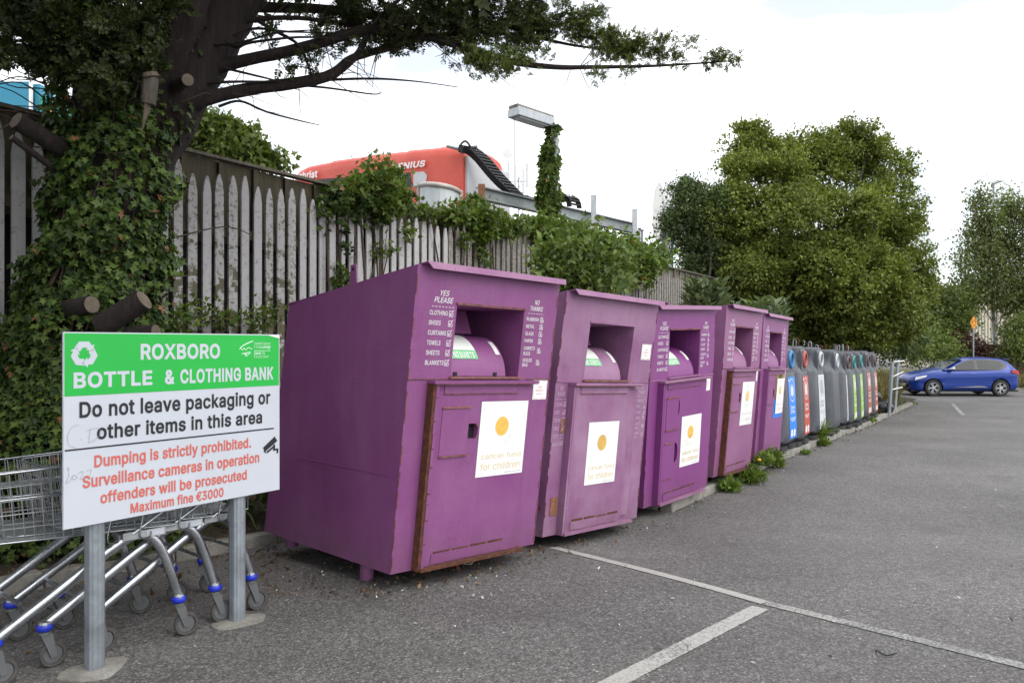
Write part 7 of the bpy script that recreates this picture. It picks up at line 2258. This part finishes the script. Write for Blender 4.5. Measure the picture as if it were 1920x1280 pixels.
crown_tree('dark_tree', 'darker blue green tree pressed against the left side of the sycamore', 'tree', (P(1310, 640, 22.5).x, 23.0, zg(22.5)),
           [(1296, 390, 23.5, 36, 44), (1278, 356, 23.5, 22, 20), (1265, 410, 23.4, 18, 36), (1292, 440, 23.5, 34, 38), (1330, 390, 23.6, 34, 44), (1318, 480, 23.6, 40, 38)], M['dark_leaf'], 24000, .085, .16, shell=(.5, 1.08), tuft=.22, limbs=9, per=48, sub=4)
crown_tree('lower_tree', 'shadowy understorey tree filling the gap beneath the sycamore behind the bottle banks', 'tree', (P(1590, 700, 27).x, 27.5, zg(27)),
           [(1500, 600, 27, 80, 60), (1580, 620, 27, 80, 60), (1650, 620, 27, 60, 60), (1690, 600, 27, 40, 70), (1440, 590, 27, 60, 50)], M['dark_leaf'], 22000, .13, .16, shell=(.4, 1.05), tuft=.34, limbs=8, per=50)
crown_tree('background_tree', 'soft mid green tree between the sycamore and the birch', 'tree', (P(1775, 690, 38).x, 38, zg(38)),
           [(1770, 590, 38, 42, 46), (1750, 560, 37, 36, 30), (1786, 605, 38, 24, 34), (1790, 562, 38, 30, 24), (1740, 620, 36, 30, 36)], M['far_green'], 15000, .16, .16, shell=(.5, 1.08), tuft=.40, limbs=7, per=45)
crown_tree('birch_tree', 'tall loose silver birch at the edge of the car park beyond the blue car', 'tree', (P(1895, 690, 39).x, 39.5, zg(39)),
           [(1838, 365, 39, 14, 30), (1845, 410, 39, 28, 38), (1838, 470, 39, 40, 56), (1820, 530, 39, 30, 50), (1895, 385, 39.5, 34, 34), (1900, 450, 39.5, 50, 60), (1860, 520, 38.6, 50, 50), (1910, 540, 39, 46, 56), (1815, 440, 39, 12, 12), (1940, 430, 39, 50, 70), (1960, 540, 39.5, 60, 70)],
           M['birch'], 42000, .15, .11, shell=(.25, 1.08), tuft=.36, droop=.5, limbs=22, per=22, bark='bark_birch', flat=.9, tmpl=LEAF,
           trunk_pts=[(0, 0, -.2), (-.4, .1, 2.2), tuple(P(1870, 520, 39) - P(1895, 690, 39)), tuple(P(1850, 400, 39) - P(1895, 690, 39)), tuple(P(1838, 345, 39) - P(1895, 690, 39))])
shrub('green_bush', 'rounded bright bush at the picture edge behind the rear of the blue car', 'bush',
      [(1905, 620, 36, 28, 22), (1915, 650, 35.5, 34, 30), (1895, 655, 35.5, 20, 22), (1940, 640, 36, 40, 50), (1912, 600, 36, 16, 10)], M['far_green'], 6500, .13, LEAF, stems=3, tuft=.22)
shrub('hedge_bush', 'dense green bush behind the bonnet of the blue car', 'bush',
      [(1740, 655, 35, 40, 26), (1705, 650, 34, 36, 34), (1765, 660, 35, 34, 22), (1690, 620, 33.5, 30, 40), (1720, 630, 35, 36, 20), (1790, 668, 36, 26, 14)], M['far_green'], 9000, .13, LEAF, stems=4, tuft=.22)
shrub('red_shrub', 'dull red leaved shrub in front of the brown wall behind the blue car', 'bush',
      [(1790, 645, 36.5, 26, 22), (1815, 650, 36.5, 30, 18), (1780, 632, 36.5, 18, 12), (1825, 640, 36.5, 14, 14), (1845, 655, 36.5, 22, 12)], M['red_leaf'], 3000, .13, LEAF, stems=4, tuft=.2)
crown_tree('garden_tree', 'leafy tree rising behind the fence between the cypress and the red machine', 'tree', (P(400, 500, 11.5).x, 11.5, 0.0),
           [(400, 255, 11.5, 60, 40), (360, 250, 11.3, 40, 40), (450, 275, 11.6, 46, 36), (490, 300, 11.8, 30, 26), (340, 215, 11.2, 24, 18), (420, 300, 11.4, 60, 30), (515, 305, 11.8, 12, 8)], M['far_green'], 11000, .10, .14, shell=(.5, 1.06), tuft=.16, limbs=6, per=36)

# tall dry grass on the bank between the bottle banks and the car
roots, n_ = [], 9000
for _ in range(n_):
    Y = RNG.uniform(21.5, 33.5); u = RNG.uniform(1600, 1688)
    q = P(u, 700, Y)
    if (q.x - K0[0]) * KN[0] + (q.y - K0[1]) * KN[1] > -.25 or (Y > 24.0 and u > 1662): continue
    roots.append([q.x, q.y, zg(Y) + .06])
blades('dry_grass', roots, RNG.uniform(.3, 1.05, len(roots)), M['dry_grass'], kind='stuff', spread=.28, width=.03)
roots = []
for _ in range(5500):
    Y = RNG.uniform(33.6, 36.5); q = P(RNG.uniform(1660, 1990), 700, Y)
    roots.append([q.x, q.y, zg(Y) + .05])
blades('verge_grass', roots, RNG.uniform(.25, .8, len(roots)), M['dry_grass'], kind='stuff', spread=.35, width=.04)
roots = []
for _ in range(1600):
    s, w = RNG.uniform(3, 16), RNG.uniform(.2, 2.3)
    q = fp(s, w); roots.append([q.x, q.y, zg(q.y) + .06])
for _ in range(500):
    s = RNG.uniform(.2, 20); q = kp(s, -RNG.uniform(.14, .5)); roots.append([q.x, q.y, zg(q.y) + .07])
for _ in range(240):
    s = RNG.uniform(-3, 3); q = KA0 + KAD * s - KAN * RNG.uniform(.14, .9); roots.append([q.x, q.y, zg(q.y) + .08])
blades('bed_grass', roots, RNG.uniform(.06, .35, len(roots)), M['green_grass'], kind='stuff', spread=.5, width=.012)
v_ = MB()
ring = [P(1560, 700, 33.4), P(2300, 700, 33.4), P(2600, 700, 60), P(1300, 700, 60)]
v_.add([(q.x, q.y, zg(q.y) + .05) for q in ring] + [(q.x, q.y, zg(q.y) - .1) for q in ring], [(0, 1, 2, 3), (0, 4, 5, 1), (3, 7, 4, 0), (1, 5, 6, 2)])
o = v_.build('grass_verge', M['verge'], fix=True); o['kind'] = 'structure'

# ================================================================== beyond the fence
# ivy clad lamp post
LB = P(1036, 640, 14.6); LB.z = 0
lp = thing('lamp_post', 'short square lamp post wrapped in ivy with a weathered box lantern', 'lamp post', LB)
LP = lambda u, v, Y=14.6: P(u, v, Y) - LB
MB().beam(Vector((0, 0, -.3)), LP(1040, 236), .14, .14, up=(0, 1, 0)).build('post', M['galv_light'], lp)
a, b_ = LP(1030, 232, 14.6), LP(962, 210, 14.0)
hd = MB(); hd.beam(a, b_, .30, .16); hd.build('lantern', M['galv_light'], lp, bevel=.015)
hd = MB(); hd.beam(a + Vector((0, 0, .105)), b_ + Vector((0, 0, .105)), .24, .045); hd.build('lantern_lid', M['concrete'], lp)
hd = MB(); hd.beam(a.lerp(b_, .15) + Vector((0, 0, -.09)), a.lerp(b_, .92) + Vector((0, 0, -.09)), .22, .016); hd.build('lantern_glass', M['frost'], lp)
Pt, X = [], []
for _ in range(3400):
    v = RNG.uniform(236, 480); r_ = np.interp(v, [236, 255, 275, 330, 440, 480], [11, 8, 11, 17, 19, 27]) / FPX * 14.6
    a_ = RNG.uniform(0, 6.283)
    c = P(np.interp(v, [236, 280, 480], [1038, 1031, 1025]), v, 14.6)
    rr = r_ * RNG.uniform(.55, 1.12) * (1 + .22 * math.sin(v * .09 + a_ * 2))
    if v < 275 and RNG.uniform() < .55: continue
    Pt.append([c.x + rr * math.cos(a_), c.y + rr * math.sin(a_), c.z]); X.append([math.cos(a_), math.sin(a_), -.2])
Pt, X = np.array(Pt), np.array(X)
scatter('ivy', MAPLE, Pt, RNG.uniform(.07, .14, len(Pt)), M['shrub'], frames(len(Pt), X * .5 + np.array([0, 0, -.5]), X * 1.1 + np.array([0, 0, .4]), .6), lp, LB, kind='stuff')

# red vehicle washing portal
WB = P(868, 640, 15.0); WB.z = 0
wash = thing('car_wash', 'red car wash portal with a rounded roof and grey end plate showing above the fence', 'car wash', WB)
wx = Vector((-.892, .452, 0)).normalized(); wy = Vector((.452, .892, 0)).normalized()   # along its length, across
WM = Matrix((wx, wy, Vector((0, 0, 1)))).transposed().to_4x4()
WLn, WD = 4.35, 1.75
zt = CAMH + (HZ - 275) / FPX * 15.0
z1 = CAMH + (HZ - 398) / FPX * 15.0
sec = []
prof = [(0.0, z1 - .25), (0.0, z1 + .35), (0.0, z1 + 1.0), (.03, zt - .12), (.10, zt - .05), (.28, zt), (.60, zt + .03), (1.2, zt + .02), (1.55, zt - .03), (WD - .08, zt - .15), (WD, zt - .5), (WD, z1 - .25)]
rings = []
for x, k, zz in ((0.0, .0, 0), (.03, .0, .05), (.55, .0, .12), (.58, .0, .11), (1.3, .0, .14), (1.33, .012, .125), (2.2, .0, .15), (2.23, .012, .135), (3.2, .0, .13), (3.23, .012, .115), (3.85, .0, .08), (4.12, .03, .02), (4.28, .10, -.10), (WLn, .24, -.32)):
    rings.append([(x, y + k * (1 if y < WD / 2 else -1), z + zz * (1 if z > z1 + .3 else 0)) for y, z in prof])
MB(WM).loft(rings).build('housing', M['wash_red'], wash, smooth=35, fix=True)
MB(WM).box(-.05, -.002, .08, WD + .12, 0, zt - .16).build('end_plate', M['wash_grey'], wash)
MB(WM).box(-.053, -.05, .0, .075, 0, z1 + .05).build('corner_strip', M['wash_red'], wash)
for x, y in ((0.05, .1), (4.1, .1), (.05, 1.5), (4.1, 1.5)):
    MB(WM).box(x, x + .25, y, y + .22, 0, z1 - .255).build('leg', M['wash_red'], wash)
for x in (.58, 1.32, 2.22, 3.22):
    MB(WM).loft([[(x + dx, y - .004 if y < .6 else y + .004, z + .030) for y, z in prof[:9]] + [(x + dx, 1.2, z1)] for dx in (0, .012)]).build('panel_joint', M['wash_pink'], wash, fix=True) if False else None
# dark band with its grey window
MB(WM).poly([(1.15, -.006, 4.66), (3.35, -.006, 4.70), (3.75, -.006, 4.92), (3.5, -.006, 5.04), (1.2, -.006, 4.96)]).build('dark_band', M['car_black'], wash)
MB(WM).poly([(2.0, -.010, 4.68), (3.35, -.010, 4.71), (3.25, -.010, 4.87), (2.0, -.010, 4.86)]).build('band_panel', M['wash_grey'], wash)
MB(WM).poly([(.84, -.010, 4.66), (1.12, -.010, 4.66), (1.12, -.010, 4.95), (.88, -.010, 4.94), (.80, -.010, 4.86)]).build('band_end', M['wash_grey'], wash)
MB(WM).box(-.3, WLn - .4, .05, WD - .1, z1 - .40, z1 - .26).build('underside', M['car_black'], wash)
lm_ = plane_mx(WM @ Vector((1.62, -.045, 5.035)), -wx, (0, -.0, 1))
lettering('GENIUS', 'print_white', wash, lm_, 0, .80, 0, .11, .06, .2)
lm_ = plane_mx(WM @ Vector((4.02, -.050, 5.08)), -wx, (0, 0, 1))
lettering('christ', 'print_white', wash, lm_, 0, .52, 0, .135, .06, .1)
# curved frosted splash screen in front of it
SB = P(822, 640, 13.9); SB.z = 0
scr = thing('splash_screen', 'curved frosted splash screen in a pale frame under the end of the red car wash', 'screen', SB)
z_t = CAMH + (HZ - 344) / FPX * 13.9
arc_ = [Vector((.36 * math.cos(a) * 1.02 - .0, .34 - .5 * math.sin(a) * .9, 0)) for a in np.linspace(R(175), R(8), 12)]
arc_ = [Vector((q.x, q.y, 0)) for q in arc_]
mb = MB()
for i in range(11):
    mb.add([(arc_[i].x, arc_[i].y, .1), (arc_[i + 1].x, arc_[i + 1].y, .1), (arc_[i + 1].x, arc_[i + 1].y, z_t - .02 * i * .6), (arc_[i].x, arc_[i].y, z_t - .02 * (i - 1) * .6 if i else z_t)], [(0, 1, 2, 3)])
mb.build('screen_sheet', M['frost'], scr, smooth=60)
MB().tube([(q.x, q.y, z_t + .02 - .012 * i) for i, q in enumerate(arc_)], .045, 8).build('top_frame', M['frame_beige'], scr, smooth=60)
for q, i in ((arc_[0], 0), (arc_[-1], 11)):
    MB().tube([(q.x, q.y, 0), (q.x, q.y, z_t + .06 - .012 * i)], .05, 8).build('side_frame', M['frame_beige'], scr, smooth=60)
# long steel beam on posts
BB = P(1113, 640, 17.0); BB.z = 0
be = thing('steel_beam', 'long grey steel beam carried on posts beyond the fence', 'beam', BB)
a, b_ = P(898, 362, 14.2) - BB, P(1186, 428, 18.6) - BB
d = (b_ - a).normalized()
for dz, h, w in ((0, .18, .02), (.105, .022, .16), (-.105, .022, .16)):
    MB().beam(a + Vector((0, 0, dz)), b_ + Vector((0, 0, dz)), w, h).build('web' if dz == 0 else 'flange', M['steel_beam'], be)
for u, v, Y, r_, mt in ((1113, 366, 16.9, .05, 'galv_light'), (1190, 392, 18.2, .05, 'galv_light')):
    q = P(u, v, Y) - BB
    MB().beam(Vector((q.x, q.y, -.3)), q, .11, .11, up=(0, 1, 0)).build('post', M[mt], be)
q = P(903, 346, 14.0) - BB
MB().beam(Vector((q.x, q.y, 0)), q, .12, .12, up=(0, 1, 0)).build('rusty_post', M['light_rust'], be)
q = P(1160, 436, 18.3) - BB
MB().beam(q, q + d * .5, .1, .03).build('bracket', M['chain_black'], be)
for k, u in enumerate((1199, 1204)):
    p = P(u, 430 + 3 * k, 20); pst = thing('pipe', ['thin dark pipe standing beyond the end of the steel beam', 'second thin dark pipe, beside the first beyond the beam end'][k], 'pipe', (p.x, p.y, zg(20)), 0, 'thin pipes beyond the beam')
    MB().tube([(0, 0, 0), (0, 0, p.z - zg(20))], .03, 8).build('tube', M['steel_beam'], pst)
    MB().lathe([(.045, p.z - zg(20)), (.045, p.z - zg(20) + .03)], 8).build('cap', M['chain_black'], pst)
# energy chain: links hanging from the portal to the beam
ch = thing('cable_chain', 'black perforated cable chain sagging from the red car wash down to the beam', 'cable chain', BB)
path = curve2([tuple(P(872, 281, 14.9) - BB), tuple(P(885, 283, 14.9) - BB), tuple(P(905, 300, 15.0) - BB), tuple(P(930, 330, 15.1) - BB), tuple(P(955, 355, 15.2) - BB), tuple(P(975, 370, 15.4) - BB), tuple(P(1000, 378, 15.8) - BB), tuple(P(1040, 387, 16.4) - BB)], 8)
path2 = curve2([tuple(P(1050, 373, 16.6) - BB), tuple(P(1064, 370, 16.7) - BB), tuple(P(1075, 377, 16.8) - BB), tuple(P(1077, 390, 16.85) - BB)], 5)
side_v = Vector((.72, .69, 0)).normalized()
def links(path, step=.085):
    acc, prev = 0.0, Vector(path[0])
    pts = [prev]
    for p in path[1:]:
        p = Vector(p)
        while (p - pts[-1]).length > step:
            pts.append(pts[-1] + (p - pts[-1]).normalized() * step)
    for i in range(len(pts) - 1):
        a, b = pts[i], pts[i + 1]
        d = (b - a).normalized(); n = d.cross(side_v).normalized()
        mb = MB()
        for s in (-.16, .16):
            c = side_v * s
            mb.beam(a + c - d * .004, b + c + d * .004, .02, .13, up=tuple(n))
        for s in (-.065, .065):
            mb.beam(a + side_v * -.16 + n * s + d * .02, a + side_v * .16 + n * s + d * .02, .03, .014, up=tuple(n))
        mb.beam(a + side_v * -.055 - n * .06 + d * .02, a + side_v * -.055 + n * .06 + d * .02, .012, .012, up=tuple(d))
        mb.beam(a + side_v * .055 - n * .06 + d * .02, a + side_v * .055 + n * .06 + d * .02, .012, .012, up=tuple(d))
        mb.build('chain_link', M['chain_black'], ch)
links(path); links(path2)
hs_ = curve2([tuple(P(866, 288, 14.8) - BB), tuple(P(864, 272, 14.8) - BB), tuple(P(873, 265, 14.8) - BB), tuple(P(882, 275, 14.8) - BB), tuple(P(886, 284, 14.8) - BB)], 5)
MB().tube(hs_, .022, 7).build('hose', M['chain_black'], ch, smooth=60)
MB().tube([P(838, 274, 15.0) - BB, P(858, 279, 14.9) - BB, P(895, 275, 14.8) - BB], .03, 7).build('hose_bracket', M['steel_beam'], ch, smooth=60)
# telecom mast
MBs = P(972, 640, 80); MBs.z = -.3
ma = thing('telecom_mast', 'thin lattice telecom mast with panel antennas far behind the beam', 'mast', MBs)
lat = MB()
topz = CAMH + (HZ - 195) / FPX * 80 + .3; h2 = CAMH + (HZ - 330) / FPX * 80 + .3
for dx, dy in ((-.45, 0), (.45, 0), (0, .6)):
    lat.tube([(dx, dy, 0), (dx, dy, h2)], .055, 5)
for k in range(24):
    z = h2 * k / 24; zn = h2 * (k + 1) / 24
    lat.tube([(-.45, 0, z), (.45, 0, zn)], .03, 4); lat.tube([(.45, 0, z), (0, .6, zn)], .03, 4)
lat.build('lattice', M['steel_beam'], ma)
MB().tube([(-.4, 0, h2 - 3), (-.4, 0, topz)], .05, 5).build('whip_aerial', M['steel_beam'], ma)
MB().tube([(.75, 0, h2 - 1), (.75, 0, h2 + 5.5)], .025, 5).build('whip_aerial', M['pale_grey'], ma)
for dx, dz in ((-1.0, 1.2), (.85, 1.0), (-.35, .8), (.5, .4)):
    MB().box(dx - .14, dx + .14, -.4, -.2, h2 - 2.2 + dz, h2 + .2 + dz).build('panel_antenna', M['pale_grey'], ma)
for z in (h2 - 2.0, h2 - .6):
    MB().box(-1.1, 1.1, -.06, .06, z, z + .08).build('headframe', M['steel_beam'], ma)
MB(Matrix.Translation((-1.1, -.1, h2 + 2.2)) @ Matrix.Rotation(R(80), 4, 'X')).lathe([(.0, -.3), (.45, -.12), (.50, .02), (.0, .05)], 14).build('dish', M['pale_grey'], ma, smooth=50)
# oval roadside sign, seen nearly edge on
OB = P(1247, 640, 30); OB.z = zg(30)
ov = thing('oval_sign', 'oval cream petrol sign seen edge on beside the dark tree', 'sign', OB)
zc = CAMH + (HZ - 398) / FPX * 30 - OB.z
OM = Matrix.Translation((-.10, 0, zc)) @ Matrix.Rotation(R(-89), 4, 'Z') @ Matrix.Rotation(R(90), 4, 'X')
MB(OM).loft([[(1.05 * math.cos(a) * k, 1.12 * math.sin(a) * k, z) for a in np.linspace(0, 2 * math.pi, 40, endpoint=False)] for k, z in ((.94, -.20), (1, -.16), (1, .16), (.94, .20))]).build('oval_case', M['pale_grey'], ov, smooth=40, fix=True)
MB(OM).add([(.93 * 1.05 * math.cos(a), .93 * 1.12 * math.sin(a), .204) for a in np.linspace(0, 2 * math.pi, 40, endpoint=False)], [tuple(range(40))]).build('oval_face', M['oval_face'], ov)
lettering('Inver', 'print_white', ov, OM @ Matrix.Translation((0, 0, .207)), -.6, .6, -.15, .34, .02, .2) if False else ribbon(curve2([(-.5, -.2), (-.35, .2), (-.2, -.15), (0, .18), (.15, -.15), (.35, .2), (.5, -.1)]), .08, 'print_white', 'oval_script', ov, OM @ Matrix.Translation((0, 0, .207)))
MB().box(-.12, .22, -.10, .10, 0, zc - 1.05).build('pylon', M['pale_grey'], ov)
MB().box(.2205, .30, -.11, .11, 0, zc - 1.1).build('pylon_trim', M['teal_green'], ov)
# blue and green station canopy at the far side
CB = P(40, 640, 17); CB.z = 0
st = thing('station_building', 'blue and green flat roofed station building showing over the fence at the cypress', 'building', CB)
zc0, zc1 = CAMH + (HZ - 250) / FPX * 17, CAMH + (HZ - 153) / FPX * 17
e = P(55, 640, 17) - CB
MB().box(-4.5, e.x, 0, 3, 0, zc1).build('blue_wall', M['teal'], st)
MB().box(e.x + .001, e.x + .05, -.02, .05, 0, zc1 + .01).build('white_trim', M['print_white'], st)
MB().box(e.x + .051, e.x + .17, .1, 3, 0, zc1 - .02).build('blue_wall', M['teal'], st)
MB().box(e.x + .171, e.x + .9, .6, 3, 0, zc1 - .10).build('pale_wall', M['pale_grey'], st)
MB().box(e.x + .18, e.x + .30, .05, .59, 0, zc1 - .28).build('green_band', M['teal_green'], st)
MB().box(e.x + .301, e.x + 1.4, .05, .59, 0, zc1 - .36).build('green_band', M['ring_green'], st)
MB().box(e.x + .33, e.x + .37, .02, .049, 0, zc1 - .50).build('orange_stripe', M['sign_amber'], st)
MB().box(e.x + .44, e.x + .48, .02, .049, 0, zc1 - .55).build('orange_stripe', M['sign_amber'], st)

# ------------------------------------------------------------------ beyond the car
HB = P(1850, 690, 62); HB.z = zg(60)
hb = thing('cladded_building', 'cream corrugated industrial building behind the birch', 'building', HB)
x0, x1 = (P(1805, 0, 62) - HB).x, (P(2150, 0, 62) - HB).x
zt_ = CAMH + (HZ - 548) / FPX * 62 - HB.z
MB().box(x0, x1, .1, 12, 0, zt_).build('wall', M['cream'], hb)
ribs = MB()
x = x0 + .1
rib = MB().box(-.05, .05, -.0, .098, 0, zt_).mesh('cladding_rib', M['cream'])
k = 0
while x < x1 - .1 and k < 60:
    place('cladding_rib', rib, hb, loc=(x, 0, 0)); x += .25; k += 1
MB().box(x0 - .1, x1, -.05, .6, zt_, zt_ + .25).build('roof_edge', M['pale_grey'], hb)
WBs = P(1840, 690, 38.0); WBs.z = zg(38)
wl = thing('brown_wall', 'low dark brown brick wall behind the blue car', 'wall', WBs)
wx0, wx1 = (P(1795, 0, 38) - WBs).x, (P(1990, 0, 38) - WBs).x
wt = CAMH + (HZ - 645) / FPX * 38 - WBs.z
MB().box(wx0, wx1, 0, .22, -.1, wt - .07).build('mortar', M['mortar'], wl)
MB().box(wx0 - .03, wx1, -.03, .25, wt - .069, wt).build('coping', M['brick_brown'], wl)
bks = MB()
for r_ in range(int((wt - .1) / .085)):
    x = wx0 + (.11 if r_ % 2 else 0)
    while x < wx1 - .22:
        bks.box(x, x + .205, -.012, -.0005, r_ * .085 + .01, r_ * .085 + .075); x += .22
bks.build('bricks', M['brick_brown'], wl, kind='stuff')
p = P(1826, 690, 35.0); p.z = zg(35)
sg = thing('warning_sign', 'amber diamond roundabout warning sign on a thin pole', 'sign', p)
zc = CAMH + (HZ - 605) / FPX * 35.0 - p.z
MB().tube([(0, .04, 0), (0, .04, zc + .2)], .035, 8).build('pole', M['galv'], sg)
MB().add([(0, 0, zc + .30), (.165, 0, zc), (0, 0, zc - .30), (-.165, 0, zc), (0, .02, zc + .30), (.165, .02, zc), (0, .02, zc - .30), (-.165, .02, zc)], [(3, 2, 1, 0), (4, 5, 6, 7), (0, 1, 5, 4), (1, 2, 6, 5), (2, 3, 7, 6), (3, 0, 4, 7)]).build('plate', M['sign_amber'], sg, fix=True)
sm = plane_mx((0, -.003, zc), (1, 0, 0), (0, 0, 1))
for k in range(3):
    a0 = 120 * k
    ribbon([(.078 * math.cos(R(a)), .125 * math.sin(R(a))) for a in np.linspace(a0, a0 + 88, 8)], [.024] * 6 + [.05, .004], 'ink', 'arrow_symbol', sg, sm)
p = P(1863, 690, 44); p.z = zg(44)
pl_ = thing('street_lamp', 'grey street lamp column standing behind the birch', 'street lamp', p)
zt2 = CAMH + (HZ - 345) / FPX * 44 - p.z
MB().tube([(0, 0, 0), (0, 0, 1.4), (0, 0, 1.45), (0, 0, zt2)], [.12, .12, .085, .055], 10).build('column', M['galv'], pl_, smooth=50)
MB().box(-.09, .09, -.75, .1, zt2 - .02, zt2 + .10).build('lantern', M['pale_grey'], pl_, bevel=.02)
o = MB().beam(P(1893, 733, 33.2), P(2150, 733, 33.2), .14, .14).build('verge_kerb', M['concrete'])
o['kind'] = 'structure'
o.location.z = zg(33.2) + .02 - P(1893, 733, 33.2).z
# far tree line closing the horizon
for k, (u, v, Y, ru, rv) in enumerate(((1720, 600, 75, 60, 60), (2010, 600, 70, 60, 60))):
    crown_tree('distant_tree', ['distant tree closing the view behind the gap beside the sycamore', 'distant tree beyond the bush at the car rear'][k], 'tree', (P(u, 690, Y).x, Y, zg(60)),
               [(u, v, Y, ru, rv), (u - 40, v + 30, Y, 40, 40), (u + 30, v + 25, Y, 50, 40)], M['far_green'], 5000, .35, .25, shell=(.5, 1.05), tuft=.7, limbs=3, per=40)
